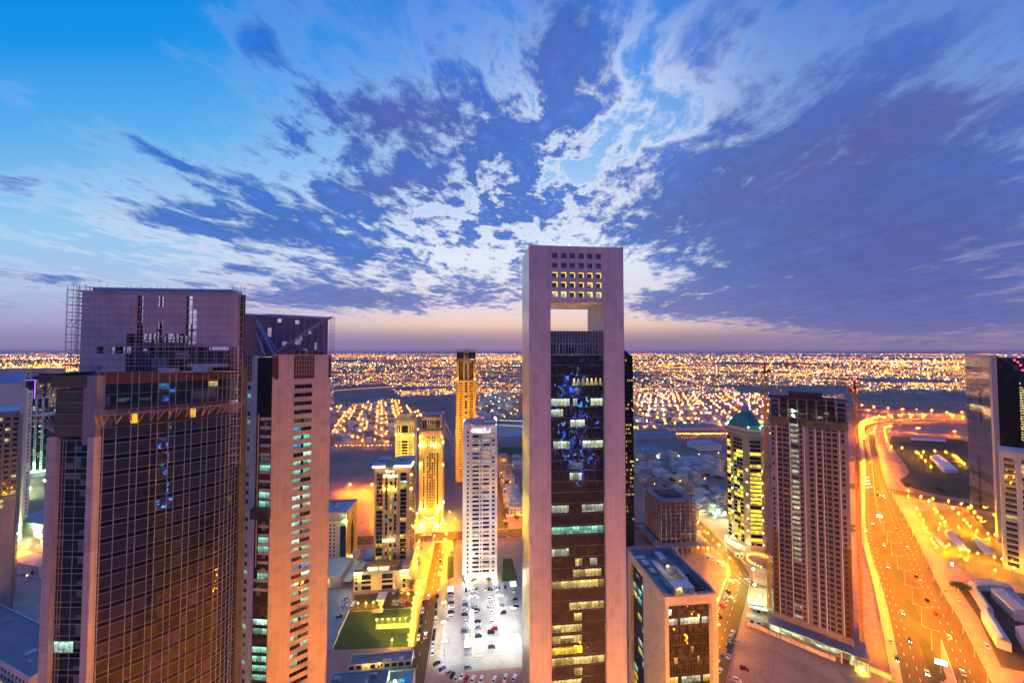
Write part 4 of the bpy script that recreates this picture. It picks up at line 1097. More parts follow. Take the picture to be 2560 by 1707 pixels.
    for z in (179, 181.5, 184, 186.5): q.bar((PL.x, PL.y, z), (q0.x, q0.y, z), .14)
    q.build('left_bay_frame', WHITEMET, B)
    s = MB(); s.face([(W, 0, 0), (W, 1.6, 0), (W, 1.6, H), (W, 0, H)]); s.face([(W, 1.6, 0), (W+.3, 20, 0), (W+.3, 20, H-2), (W, 1.6, H-2)]); s.face([(W+.3, 20, 0), (-N_-5.8, 16.6, 0), (-N_-5.8, 16.6, H-2), (W+.3, 20, H-2)])
    s.build('side_glass', glass('side_glass', (.04, .05, .03), 2.2, .08, .06, .5, 1.5, 3.83, .03, .2), B)
    MB().prism([(-N_, N_), (0, .4), (W, .4), (W, 20), (-N_-5.8, 16.6)], H-1.2, H-.9).build('roof_slab', ROOFG, B)
    MB().box(0, W+.3, -.25, .1, H-.15, H+.25).build('parapet_beam', WOOD, B)
    # V frame crown
    zt_ = 206.6
    K = thing('vee_crown', 'blue steel V frame crown with dark slatted screens on the beige tower', 'crown frame', (c.x, c.y, 0), rz)
    hs = [(W*.1, W*.16, 203.5, 205.3), (W*.40, W*.47, 203.2, 205.0), (W*.40, W*.50, 193.5, 196.5), (W*.18, W*.26, 193, 195), (W*.48, W*.53, 195.5, 198), (W*.75, W*.80, 191.2, 194.5), (W*.55, W*.62, 189.5, 191.5), (W*.64, W*.69, 198.5, 200.5), (W*-.06, W*0, 197, 201)]
    fb = Facade(K); xs = sorted({-15.0, W, *[h[0] for h in hs], *[h[1] for h in hs]}); zs = sorted({H-.5, zt_-.4, *[h[2] for h in hs], *[h[3] for h in hs]})
    def ho(i, j):
        xc, zc = (xs[i]+xs[i+1])/2, (zs[j]+zs[j+1])/2
        for h in hs:
            if h[0] < xc < h[1] and h[2] < zc < h[3]: return 'open'
    fb.grid((0, 8.0, 0), EX, -EY, xs, zs, ho, .3); fb.wall.build('rear_screen', mat('blue_slats', (.10, .11, .20), .6, joints=(None, .9, .3, .6)), K)
    MB().box(-15.2, W+.2, 7.2, 8.8, zt_-.5, zt_+.2).bar((-6.8, 9.2, zt_-.3), (-.2, .3, zt_-.3), .6).box(-.2, W+.2, -.3, .5, zt_-.6, zt_).build('top_beam', BLUEBEAM, K)
    vb = MB(); v0 = Vector((.3, -.1, H+.3))
    def truss(p, q, off):
        p, q, off = Vector(p), Vector(q), Vector(off); vb.bar(p, q, .35); vb.bar(p+off, q+off, .28)
        n_ = 12
        for k in range(n_):
            a, b = p.lerp(q, k/n_), p.lerp(q, (k+1)/n_); vb.bar(a, a+off, .12); vb.bar(a+off if k % 2 else a, b if k % 2 else b+off, .12)
    truss(v0, (W*.98, -.1, zt_-.5), (0, .9, .9)); vb.build('right_truss', mat('lilac_steel', (.30, .24, .27), .5, .2, var=.2), K)
    vb = MB(); truss(v0, (-6.5, 9.0, zt_-1.2), (.2, .3, .9)); vb.bar((-6.5, 9.2, zt_-5), (-2.6, 3.2, H), .35); vb.bar((-6.3, 8.4, zt_-.6), (1.8, 3.4, H+2), .5); vb.bar((W*.93, 3, zt_), (1.8, 2.4, H+2), .55)
    vb.build('left_truss', BLUEBEAM, K)
    fl = MB()
    for k in range(18): z = H+.6+k*.95; fl.bar((-12, 6.8, z), (W, 6.8, z), .12, .18)
    for k in range(11): x = -3.9+k*(W+3.9)/10; fl.bar((x, 3.2, H), (x, 3.2, zt_), .14)
    for k in range(1, 9):
        t = k/9; x = W*.98*t; z = H+.3+(zt_-.8-H)*t; fl.bar((x, -.1, H), (x, -.1, z), .16); fl.bar((x, -.1, H+.6), (x+W*.09, -.1, H+.3+(zt_-.8-H)*(t*.62)), .1)
    fl.build('slat_frame', mat('lilac_slat', (.30, .28, .38), .5, .2), K)
    MB().box(W*.3, W*.56, .8, 2.4, H-.8, H+2.2).box(W*.62, W*.92, .8, 2, H-.8, H+1.2).build('roof_plant', DKSTEEL, K)
    scaffold('scaffolding', 'slim scaffold tower on the right end of the V frame crown', (c.x, c.y, 0), rz, [((W-.2, -.3, 0), EX, EY, 1.6, H-.5, zt_+.3, 1.9, .9, 1.3), ((-12, 9.2, 0), EX, EY, W+12, zt_-1, zt_+.4, 1.5, 2.2, 0)], seed=9)
vee_tower()
def attach(ch, pa):
    for k in ('category', 'label', 'group'):
        if k in ch: del ch[k]
    M = Matrix.Translation(pa.location) @ Matrix.Rotation(pa.rotation_euler[2], 4, 'Z')
    ch.parent = pa; ch.matrix_parent_inverse = M.inverted()
attach(crown, bow_B)
attach(bpy.data.objects['vee_crown'], bpy.data.objects['beige_vee_tower'])

def place(px0, px1, Y, rz=TH):
    """front-left corner and width of a box whose front spans photo columns px0..px1 at depth Y"""
    a = AT(px0, 880, Y); u1 = (px1-1280)/F/(cp_+.0009)
    return Vector((a.x, Y, 0)), (u1*Y-a.x)/(math.cos(rz)-u1*math.sin(rz))
def roof_bits(B, W, D, z, n, seed, big=3.0):
    r = random.Random(seed)
    for k in range(n):
        w, d, h = r.uniform(.8, big), r.uniform(.8, big), r.uniform(.6, 2.0); x, y = r.uniform(.8, max(1, W-w-.8)), r.uniform(.8, max(1, D-d-.8))
        mb = MB().box(x, x+w, y, y+d, z, z+h)
        if r.random() < .5: mb.cyl(x+w/2, y+d/2, z+h, z+h+.25, min(w, d)*.35, n=8)
        mb.build('roof_unit', AIRCON, B)
def parapet(B, W, D, z, h=1.0, m=None, t=.35):
    MB().box(0, W, -.004, t, z, z+h).box(0, W, D-t, D+.004, z, z+h).box(-.004, t, t, D-t, z, z+h).box(W-t, W+.004, t, D-t, z, z+h).build('parapet', m, B)
def spot(B, x, y, z, r, m, name='floodlight'):
    o = MB().octa(x, y, z, r).build(name, m, B); return o

# small office with the gold arch wall
def arch_office():
    o, W = place(795, 872.5, 318); B = thing('arch_office', 'small beige office with a gold side wall carrying a tall pointed arch', 'office building', o, TH)
    H, D = 47.5, 29.0; fa = Facade(B)
    xs, hx = cuts([(W-14.5, W-13.3), (W-11.2, W-10.0), (W-5.6, W-.6)], 0, W); zs, hz = cuts([(4+k*3.2, 5.7+k*3.2) for k in range(11)], 0, H)
    def hole(i, j):
        if j in hz and i in hx: return G_WIN if i < 5 else wpick((6, G_TEAL), (1, L_YEL))
    fa.grid((0, 0, 0), EX, -EY, xs, zs, hole, .3)
    w = fa.wall; w.face([(0, D, 0), (0, 0, 0), (0, 0, H), (0, D, H)]); w.face([(W, D, 0), (0, D, 0), (0, D, H), (W, D, H)])
    fa.done([CREAM], cap=60)
    MB().face([(W-19, -.02, 3), (W-15.5, -.02, 3), (W-15.5, -.02, 37), (W-19, -.02, 37)]).face([(W-5.4, -.02, 3), (W-.5, -.02, 3), (W-.5, -.02, 36), (W-5.4, -.02, 36)]).build('green_glass_strip', G_TEAL, B)
    g = MB().face([(W, 0, 0), (W, D, 0), (W, D, H), (W, 0, H)]); gw = g.build('gold_side_wall', GOLDWALL, B)
    def arch(y0, y1, zb, zs_, za, x, m, name, half=False):
        c = (y0+y1)/2; pts = [(x, y0, zb), (x, y1, zb), (x, y1, zs_)]
        for k in range(1, 6): t = k/6; pts.append((x, y1+(c-y1)*t, zs_+(za-zs_)*math.sin(t*math.pi/2)**1.2))
        pts.append((x, c, za))
        for k in range(5, 0, -1): t = k/6; pts.append((x, y0+(c-y0)*t, zs_+(za-zs_)*math.sin(t*math.pi/2)**1.2))
        pts.append((x, y0, zs_)); MB().face(pts).build(name, m, B)
    arch(7, 22, 2, 30, 42, W+.03, BROWN, 'arch_frame'); arch(8, 21, 2, 29.5, 40.5, W+.06, GOLDWALL, 'arch_field')
    arch(10.5, 18.5, 2, 27, 36, W+.09, BROWN, 'inner_arch'); arch(11.2, 17.8, 2, 26.5, 35, W+.12, G_WIN, 'arch_window')
    MB().box(.3, W-.3, .3, D-.3, H-1.2, H-.9).build('roof', ROOFB, B); parapet(B, W, D, H-.1, .5, CREAM); roof_bits(B, W-8, D, H-.9, 7, 3, 5)
    MB().prism([(W-7, .5), (W-.5, .5), (W-.5, D-1), (W-3, D-1)], H-.9, H-.5).build('pale_roof_strip', mat('blue_grey_roof', (.30, .36, .48), .6), B)
    s = MB(); squiggle(s, (W-18, -.25, 41), EX, EZ, 15.5, 1.7, 16, random.Random(2), .28); s.cyl(W-19.3, -.3, 40.2, 42.6, 1.1, n=10); s.build('dark_lettering', DKSTEEL, B)
    spot(B, W-1, -.5, 40.5, .35, E_GREEN)
    pb = MB().box(0, W+6, -28, -.3, 0, 9).box(W-2, W+6, -28, 20, 0, 4.5); pb.build('podium', PALE, B); MB().box(W-7.5, W-3, -28.06, -28, .5, 7).build('podium_lit_window', L_YEL, B)
    MB().box(W+6.5, W+13, -26, 2, 3.2, 3.5).build('carport_canopy', TENT, B)
    for y in (-1.2, 8): spot(B, W+1.5, y, 5.0, .30, E_YEL)
arch_office()

# dark glass hotel with lit eaves
def glass_hotel():
    o, W = place(940, 1027, 304); B = thing('glass_hotel', 'slim hotel tower with dark glass strips and brightly lit flat eaves', 'hotel tower', o, TH)
    H, D, z0 = 92.0, 30.0, 15.0; fa = Facade(B)
    xs, hx = cuts([(1.6, 6.6), (8.9, 10.6), (12.5, 14.4), (16.3, 18.0), (21.3, 26.3)], 0, W)
    zs, hz = cuts([(z0+k*3.45+.25, z0+k*3.45+3.35) for k in range(21)], 0, H)
    r = random.Random(31)
    def hole(i, j):
        if i in hx and j in hz:
            if i == 5: return r.choice([L_YEL, L_YEL, G_WIN, L_WARM])
            if i in (3, 7): return r.choice([G_TEAL, G_TEAL, G_TEAL, L_YEL, L_BLUE if r.random() < .3 else G_TEAL])
            q = r.random(); return L_TEALB if (i == 9 and j == 37) else (L_YEL if q < .05 else G_TEAL)
    fa.grid((0, 0, 0), EX, -EY, xs, zs, hole, .35)
    xr, hr = cuts([(3, 8), (11, 16), (19, 24)], 0, D); fa.grid((W, 0, 0), EY, EX, xr, zs, lambda i, j: G_TEAL if (i in hr and j in hz) else None, .3)
    w = fa.wall; w.face([(0, D, 0), (0, 0, 0), (0, 0, H), (0, D, H)]); w.face([(W, D, 0), (0, D, 0), (0, D, H), (W, D, H)]); w.face([(0, 0, H), (W, 0, H), (W, D, H), (0, D, H)])
    fa.done([TANSTONE], cap=100)
    for x0, x1 in ((-1.6, 8.8), (16.2, W+1.6)):
        for y0, y1 in ((-1.8, 9), (14, 26)):
            MB().box(x0, x1, y0, y1, H+2.2, H+2.6).box(x0+.8, x1-.8, y0+1.2, y1-.8, H-.01, H+2.2).build('flat_eave', ROOFB, B)
        MB().box(x0+.2, x1-.2, -1.75, -1.3, H+.9, H+1.8).build('eave_light_strip', E_EAVE, B)
    MB().box(W+1.2, W+1.7, 0, 9, H+.9, H+1.6).build('eave_light_strip', E_EAVE, B)
    s = MB(); 
    for k in range(12): a = k*math.pi/6; s.bar((9.8+.75*math.cos(a), -.3, H-2.6+.9*math.sin(a)), (9.8+.75*math.cos(a+.53), -.3, H-2.6+.9*math.sin(a+.53)), .35)
    squiggle(s, (11.3, -.3, H-3.3), EX, EZ, 5.0, 1.5, 6, random.Random(4), .34); s.build('illuminated_lettering', E_SIGN, B)
    MB().box(7.8, 18.6, -.9, -.4, H-7.4, H-6.7).build('light_bar', E_EAVE, B); MB().box(7.5, 17, -.9, -.4, z0+16, z0+16.7).build('light_bar', E_EAVE, B)
    for x in (8.0, 12.0, 16.2): spot(B, x, -.6, H-18, .32, E_YEL, 'facade_uplight')
    for z in (H-8, H-20): spot(B, W+.5, 5, z, .4, E_YEL, 'facade_uplight')
    # podium
    fp = Facade(B); X0, X1 = -11.5, W+2.5; Lp = X1-X0
    xs, hx = cuts([(1.2, 3.4), (6.0, 13.5), (22.0, 30.5), (Lp-5, Lp-2.5)], 0, Lp); zs, hz = cuts([(.4, 3.6), (5.2, 7.4), (8.4, 12.4)], 0, 14.5)
    fp.grid((X0, -14.5, 0), EX, -EY, xs, zs, lambda i, j: (None if i not in hx or j not in hz else (BROWN if j == hz and 0 else (G_WIN if j < 5 else G_TEAL))), .4)
    w = fp.wall; w.face([(X0, 18, 0), (X0, -14.5, 0), (X0, -14.5, 14.5), (X0, 18, 14.5)]); w.face([(X1, -14.5, 0), (X1, 18, 0), (X1, 18, 14.5), (X1, -14.5, 14.5)]); w.face([(X0, -14.5, 13.6), (X1, -14.5, 13.6), (X1, 18, 13.6), (X0, 18, 13.6)], 1)
    fp.done([CREAM, ROOFG], 'podium_wall', 'podium_window', 40)
    MB().box(X0+14, X0+21, -15.2, -14.4, .3, 10.5).build('podium_bay', CREAM, B)
    for x in (X0+1, X1-6): 
        t_ = MB().box(x, x+5.5, -12, -4, 13.7, 16.6); t_.build('podium_pavilion', TANSTONE, B)
        MB().box(x-.3, x+5.8, -15.1, -14.55, 13.9, 14.4).build('eave_light_strip', E_EAVE, B)
        for q in (1.2, 2.8, 4.4): spot(B, x+q, -15.0, 10.6, .22, E_YEL, 'facade_uplight')
    MB().box(X0+9, X1-9, -10, -3, 13.7, 16.4).build('terrace_pergola', mat('orange_timber', (.45, .22, .08), .7, joints=(.8, 5, .3, .6)), B)
    for x in (X0+10, X0+19): MB().box(x, x+7, -10.5, -10.15, 14.4, 14.9).build('terrace_light_strip', E_EAVE, B)
    MB().box(-10, -2, 4, 18, 13.7, 15.5).build('roof_unit', AIRCON, B)
E_EAVE = lamp_mat('eave_strip_light', (1.0, .74, .30), 30.0)
glass_hotel()

# yellow tower behind it
def yellow_tower():
    o, W = place(990, 1037, 505); B = thing('yellow_stone_tower', 'pale yellow tower with a dark centre strip, behind the glass hotel', 'tower block', o, TH)
    H, D = 93.0, 22.0; fa = Facade(B); c = W/2
    xs, hx = cuts([(2.2, 3.2), (5.0, 6.2), (c-4.3, c+4.3), (W-6.2, W-5.0), (W-3.2, W-2.2)], 0, W); zs, hz = cuts([(5+k*4.1, 7.2+k*4.1) for k in range(15)] + [(70, 71.6), (76.5, 86)], 0, H)
    def hole(i, j):
        if j in hz and i in hx:
            if j == max(hz): return G_TEAL
            return G_WIN if i != 5 else (G_BLACK if j < 30 else None)
    fa.grid((0, 0, 0), EX, -EY, xs, zs, hole, .4)
    fa.grid((W, 0, 0), EY, EX, *[(lambda q: (q[0], zs))(cuts([(3, 4.2), (7, 8.2), (13, 14.2), (17, 18.2)], 0, D))][0], lambda i, j: G_WIN if (i % 2 == 1 and j in hz) else None, .3)
    w = fa.wall; w.face([(0, D, 0), (0, 0, 0), (0, 0, H), (0, D, H)]); w.face([(0, 0, H-.5), (W, 0, H-.5), (W, D, H-.5), (0, D, H-.5)]); w.face([(W, D, 0), (0, D, 0), (0, D, H), (W, D, H)])
    w.box(4.5, W-4.5, 2, D-3, H-.5, H+6.5); fa.done([YST], cap=90)
    for z in (72.8, 75.2): MB().box(-.5, W+.5, -.5, D+.3, z, z+.7).build('cornice', YST, B)
    for x in (c-4.8, c+4.0): MB().box(x, x+.8, -.55, -.05, 4, 68).build('pilaster', YST, B)
    for x, aim, pw in ((c-6, 40, 160000), (c+6, 78, 330000)): fill_spot(B, (x, -48, .8), (c, 0, aim), pw, (1, .70, .12), 60)
    fill_spot(B, (W+34, 8, .8), (W, 10, 60), 160000, (1, .7, .12), 70)
    for x in (1, c-2, W-1): spot(B, x, -2.2, 73.6, .20, E_FLY, 'cornice_floodlight')
YST = mat('yellow_stone', (.72, .56, .20), .6, var=.1, fine=.06, streak=.1)
E_FLY = lamp_mat('yellow_facade_flood', (1.0, .72, .10), 1500.0)
yellow_tower()

# golden floodlit tower
def golden_tower():
    o, W = place(1050, 1107.5, 402); B = thing('golden_floodlit_tower', 'golden stone tower under glaring floodlights with a blue lit entrance', 'tower block', o, TH)
    H, D = 103.0, 24.0; c = W/2; fa = Facade(B)
    xs, hx = cuts([(c-8.2, c-7.0), (c-4.2, c-3.2), (c-2.2, c-1.2), (c-.4, c+.4), (c+1.2, c+2.2), (c+3.2, c+4.2), (c+7.0, c+8.2)], 0, W)
    zs, hz = cuts([(16+k*3.2, 18.9+k*3.2) for k in range(19)] + [(82+k*3.6, 84.2+k*3.6) for k in range(4)], 0, H)
    r = random.Random(3)
    def hole(i, j):
        if i in hx and j in hz:
            if zs[j] > 80: return G_WIN if i in (3, 5, 9, 11) else None
            return L_YEL if r.random() < .07 else G_WIN
    fa.grid((0, 0, 0), EX, -EY, xs, zs, hole, .5)
    fa.grid((W, 0, 0), EY, EX, *[(q[0], zs) for q in [cuts([(5, 6.5), (11, 13), (17.5, 19)], 0, D)]][0], lambda i, j: G_WIN if (i % 2 == 1 and j in hz) else None, .3)
    w = fa.wall; w.face([(0, D, 0), (0, 0, 0), (0, 0, H), (0, D, H)]); w.face([(W, D, 0), (0, D, 0), (0, D, H), (W, D, H)]); w.face([(0, 0, H-.01), (W, 0, H-.01), (W, D, H-.01), (0, D, H-.01)])
    fa.done([GOLDSTONE], cap=100)
    for x in (c-9.6, c-6.2, c-4.7, c-2.7, c-.85, c+.85, c+2.7, c+4.7, c+6.2, c+9.6): MB().box(x-.28, x+.28, -.6, -.05, 14, 78).build('pilaster', GOLDSTONE, B)
    MB().box(-.7, W+.7, -.8, D+.5, H-2.6, H-1.4).build('cornice', GOLDSTONE, B)
    t = MB().box(2.0, W-2.0, 1.5, D-2, H, H+13.5); tp = t.build('top_storeys', GOLDSTONE, B)
    for k in range(4): x = c-3.3+k*2.0; MB().box(x, x+.8, 1.3, 1.48, H+5, H+9.5).build('top_window', G_WIN, tp)
    for x in (3.2, c-7.3, c+5.3, W-5.2): MB().box(x, x+2, 1.3, 1.48, H+1, H+10).build('top_window', BROWN, tp)
    MB().box(1.2, W-1.2, 1.0, D-1.5, H+13.5, H+14.3).box(3, W-3, 3, D-4, H+14.3, H+14.5).build('roof', ROOFG, B)
    for x, y, q in ((5, 5, 4), (12, 6, 5), (17, 12, 4), (7, 13, 6)): MB().box(x, x+q, y, y+3, H+14.3, H+16).build('roof_unit', AIRCON, B)
    for x, y in ((1.6, 1.4), (W-1.6, 1.4), (c-.3, 9), (1.6, D-2), (W-1.6, D-2)): spot(B, x, y, H+15.2, .32, E_RED, 'red_beacon')
    for x, y, z, s in ((1.0, -1.5, 86, 1.3), (3.2, -1.5, 84.5, 1.1), (c+4.3, -1.5, 85, 1.3), (1.6, -1.4, 64, 1.1), (c-5.5, -1.5, 15.2, 1.0), (1.8, -1.6, 15.5, 1.5), (W-4.5, -1.6, 15, 1.5), (W-2.5, -1.5, 16.5, 1.4), (c+1.0, -1.5, 86, .7), (W+.9, 1, 88, .8), (W+.9, 1, 63, .6), (1.2, -1.2, 95, .7), (W-1, -1.2, 95, .35), (W+.9, 2, 21, 1.2)):
        spot(B, x, y, z, s*.55, E_GOLDF, 'facade_floodlight')
    fill_spot(B, (c-5, -34, .8), (c, 0, 45), 130000, (1, .62, .08), 70); fill_spot(B, (c+5, -34, .8), (c, 0, 92), 200000, (1, .62, .08), 44)
    # entrance
    en = MB().box(c-9.5, c-5.5, -10, -.5, 0, 12).box(c+5.5, c+9.5, -10, -.5, 0, 12); k = 14; pts = []
    for i in range(k+1): a = math.pi*i/k; pts.append((c+6*math.cos(a+math.pi), -5.5-4.5*math.sin(a)))
    en.prism(pts+[(c+6, -.5), (c-6, -.5)], 4.5, 11.5); en.build('entrance_block', GOLDSTONE, B)
    bl = MB()
    for i in range(k): p, q = pts[i], pts[i+1]; bl.face([(p[0], p[1]-.06, 8.2), (q[0], q[1]-.06, 8.2), (q[0], q[1]-.06, 9.8), (p[0], p[1]-.06, 9.8)])
    bl.build('blue_light_band', lamp_mat('pale_blue_band', (.25, .62, 1.0), 1.1), B)
    for x in (c-3, c-1, c+1, c+3): MB().cyl(x, -9, 0, 4.5, .4, n=8).build('entrance_column', GOLDSTONE, B)
    for x in (c-9, c-7, c+7, c+9): spot(B, x, -11.5, 1.0, .8, E_GOLDF, 'ground_floodlight')
    for x in (c-4.5, c, c+4.5): spot(B, x, -8.5, 3.6, .3, E_GOLDF, 'entrance_light')
E_GOLDF = lamp_mat('gold_facade_flood', (1.0, .66, .07), 650.0)
golden_tower()

# tall slim gold tower
def slim_tower():
    o, W = place(1140, 1190.5, 525); B = thing('slim_gold_tower', 'tallest slim gold clad tower with a dark unlit top, behind the white tower', 'skyscraper', o, TH)
    D = 26.0; c = W/2; fa = Facade(B); H1 = 149.0
    xs, hx = cuts([(5.2, 6.0), (7.0, 7.8), (8.4, 9.2), (c-1.3, c+1.3), (W-9.2, W-8.4), (W-7.8, W-7.0), (W-6.0, W-5.2)], 0, W); zs, hz = cuts([(6+k*3.9, 8.6+k*3.9) for k in range(36)], 0, H1)
    r = random.Random(6)
    fa.grid((0, 0, 0), EX, -EY, xs, zs, lambda i, j: ((G_BLACK if i != 7 else r.choice([G_BLACK, G_BLACK, G_BLACK, L_WHITE, L_WARM])) if (i in hx and j in hz) else None), .35)
    w = fa.wall
    w.face([(0, D, 0), (0, 0, 0), (0, 0, H1), (0, D, H1)]); w.face([(W, 0, 0), (W, D, 0), (W, D, H1), (W, 0, H1)]); w.face([(0, 0, H1), (W, 0, H1), (W, D, H1), (0, D, H1)]); w.face([(W, D, 0), (0, D, 0), (0, D, H1), (W, D, H1)])
    fa.done([GOLDWALL], cap=100)
    m = MB()
    for a, b in ((.8, 4.6), (10.0, 13.2), (W-13.2, W-10.0), (W-4.6, W-.8)): m.box(a, b, .6, D-.6, H1, 176)
    for a in (6.1, 8.2, W-6.7, W-8.8): m.box(a, a+.55, .55, 1.4, H1, 176)
    up = m.build('upper_piers', GOLDWALL, B); MB().box(1.2, W-1.2, 1.4, D-1.2, H1, 190).build('upper_dark_glass', G_BLACK, B)
    MB().box(c-1.6, c+1.6, .8, 1.3, H1, 185).build('lit_centre_strip', L_GREYB, B)
    MB().box(-.6, W+.6, -.5, D+.5, H1-.6, H1+.4).build('ledge', BROWN, B); MB().box(.4, W-.4, .4, D-.4, 176, 181).build('band_storey', mat('dim_gold_cladding', (.35, .22, .06), .5, .1, joints=(1.2, 9, .3, .6)), B)
    q = MB()
    for x in (1.2, 6, 11, c-1, c+1, W-11, W-6, W-1.2): q.bar((x, 1.1, 181), (x, 1.1, 194.5), .7)
    for z in (184, 188, 192, 194.3): q.bar((1, 1.1, z), (W-1, 1.1, z), .45)
    for x in (1.2, W-1.2): q.bar((x, 1.1, 193), (x, D-1, 193), .5)
    q.build('top_frame', mat('bronze_frame', (.20, .10, .03), .5), B); q = MB()
    for x in (c-2.6, c+2.6): q.bar((x, .6, 149), (x, .6, 193), .8)
    q.build('centre_rib', GOLDWALL, B)
    MB().face([(W-9, .3, 177.5), (W-2.5, .3, 177.5), (W-2.5, .3, 180), (W-9, .3, 180)]).build('lit_window', L_WHITE, B)
    for x, z in ((c+6, 173.5), (c-.3, 174)): MB().face([(x, .5, z), (x+1.2, .5, z), (x+1.2, .5, z+2.4), (x, .5, z+2.4)]).build('lit_window', L_WHITE, B)
    for x, aim, pw in ((4, 20, 60000), (c, 70, 340000), (W-4, 125, 900000), (c+4, 165, 500000)): fill_spot(B, (x, -62, .8), (c, 0, aim), pw, (1, .55, .03), 46)
    for x in (2, W-2): spot(B, x, -1.8, H1+1, .2, E_GOLDS, 'facade_floodlight')
E_GOLDS = lamp_mat('deep_gold_flood', (1.0, .60, .04), 2300.0)
slim_tower()

# white residential tower
def white_tower():
    o, W = place(1158, 1243.5, 303); B = thing('white_apartment_tower', 'white apartment tower with balcony bands and a white lit sign under its roof', 'apartment tower', o, TH)
    H, D = 128.0, 24.0; fa = Facade(B); f = 3.62; n = 33
    xs, hx = cuts([(3.6, 5.0), (8.2, 13.6), (14.9, 15.9), (17.0, 22.3), (24.7, 26.9)], 0, W); zs, hz = cuts([(5+k*f+.2, 5+k*f+2.1) for k in range(n)], 0, H)
    r = random.Random(12)
    def hole(i, j):
        if i in hx and j in hz:
            if i == 5: return BROWN
            if i in (1, 9): return G_WIN if r.random() < .8 else L_WARM
            q = r.random(); return L_WARM if q < .20 else (L_ORANGE if q < .28 else (L_WHITE if q < .34 else G_WIN))
    fa.grid((0, 0, 0), EX, -EY, xs, zs, hole, 1.0)
    w = fa.wall; w.face([(0, D, 0), (0, 0, 0), (0, 0, H), (0, D, H)]); w.face([(W, 0, 0), (W, D, 0), (W, D, H), (W, 0, H)]); w.face([(W, D, 0), (0, D, 0), (0, D, H), (W, D, H)]); w.face([(0, 0, H-.8), (W, 0, H-.8), (W, D, H-.8), (0, D, H-.8)], 1)
    fa.done([WHITE, ROOFG], cap=100)
    bal = MB(); nb = 0
    for k in reversed(range(n)):
        z = 5+k*f-.85
        for a, b, d in ((7.6, 14.2, .7), (16.4, 22.9, .7), (24.2, 27.6, .9), (2.6, 5.6, .5)):
            nb += 1; q = bal if nb > 100 else MB()
            q.box(a, b, -d, -.005, z, z+.95)
            if nb <= 100: q.build('balcony_band', WHITE, B)
    bal.build('lower_balcony_bands', WHITE, B)['kind'] = 'stuff'
    for a in (6.3, 14.3, 16.0, 23.1): MB().box(a, a+.5, -.85, -.004, 4, H).build('pilaster', WHITE, B)
    parapet(B, W, D, H-.6, .9, WHITE)
    MB().box(10.0, 17.0, 2.5, 9, H-.8, H+5.2).build('lift_house', PALE, B); MB().box(1, 9, 12, 20, H-.8, H+1).box(18, 27, 6, 12, H-.8, H+1.3).build('roof_unit', AIRCON, B)
    k = 16; arc = MB()
    for i in range(k): 
        a0, a1 = math.pi*i/k, math.pi*(i+1)/k; c = W/2
        arc.face([(c+c*math.cos(a0), 8+14*math.sin(a0), H-.5), (c+c*math.cos(a1), 8+14*math.sin(a1), H-.5), (c+c*math.cos(a1), 8+14*math.sin(a1), H+2.6), (c+c*math.cos(a0), 8+14*math.sin(a0), H+2.6)])
    arc.build('curved_roof_screen', mat('pale_green_screen', (.42, .5, .48), .6), B)
    s = MB()
    for i in range(12): a = i*math.pi/6; s.bar((8.8+1.15*math.cos(a), -1.0, H-4.4+1.4*math.sin(a)), (8.8+1.15*math.cos(a+.53), -1.0, H-4.4+1.4*math.sin(a+.53)), .3)
    squiggle(s, (10.3, -1.0, H-4.0), EX, EZ, 9.0, 1.6, 13, random.Random(5), .24)
    rr = random.Random(7); x = 10.6
    for q in range(12):
        h = 1.1 if rr.random() < .6 else 1.6; s.bar((x, -1.0, H-6.2), (x, -1.0, H-6.2+h), .22); s.bar((x, -1.0, H-6.2+(0 if q % 2 else 1.0)), (x+.6, -1.0, H-6.2+(0 if q % 2 else 1.0)), .22)
        if q % 3: s.bar((x+.6, -1.0, H-6.2), (x+.6, -1.0, H-5.2), .2)
        x += 1.0
    s.build('illuminated_sign', E_SIGN, B); MB().box(23, 23.25, -1.0, -.8, H-5.4, H-2.6).build('sign_end_bar', E_SIGN, B)
    for x, y, z in ((10.2, 2.6, H+6.0), (16.8, 2.6, H+6.0), (7.3, -.4, H+.4)): spot(B, x, y, z, .40, E_RED, 'red_beacon')
    for x, y in ((.6, 8), (W-1, 16), (W-.4, 9), (W-.6, 6)): spot(B, x, y, H+2.9, .14, E_WHITE, 'roof_lamp')
    fill_spot(B, (W*.3, -34, .8), (W*.5, 0, 50), 70000, (1, .93, .8), 80); fill_spot(B, (W*.7, -34, .8), (W*.5, 0, 105), 110000, (1, .93, .8), 50)
    MB().box(2, W-2, -1.5, -.9, 1.2, 4.2).build('lit_lobby', lamp_mat('lobby_light', (1.0, .92, .72), 9.0), B)
    for x in (4.5, 8.0, 3.0, 26.0): spot(B, x, -4, 2.4, .34, E_WHITE, 'ground_floodlight')
    for x in (6.3, 14.9, 23.3): MB().box(x-.5, x+.5, -2.2, -.9, 0, 4.6).build('lobby_pier', WHITE, B)
white_tower()

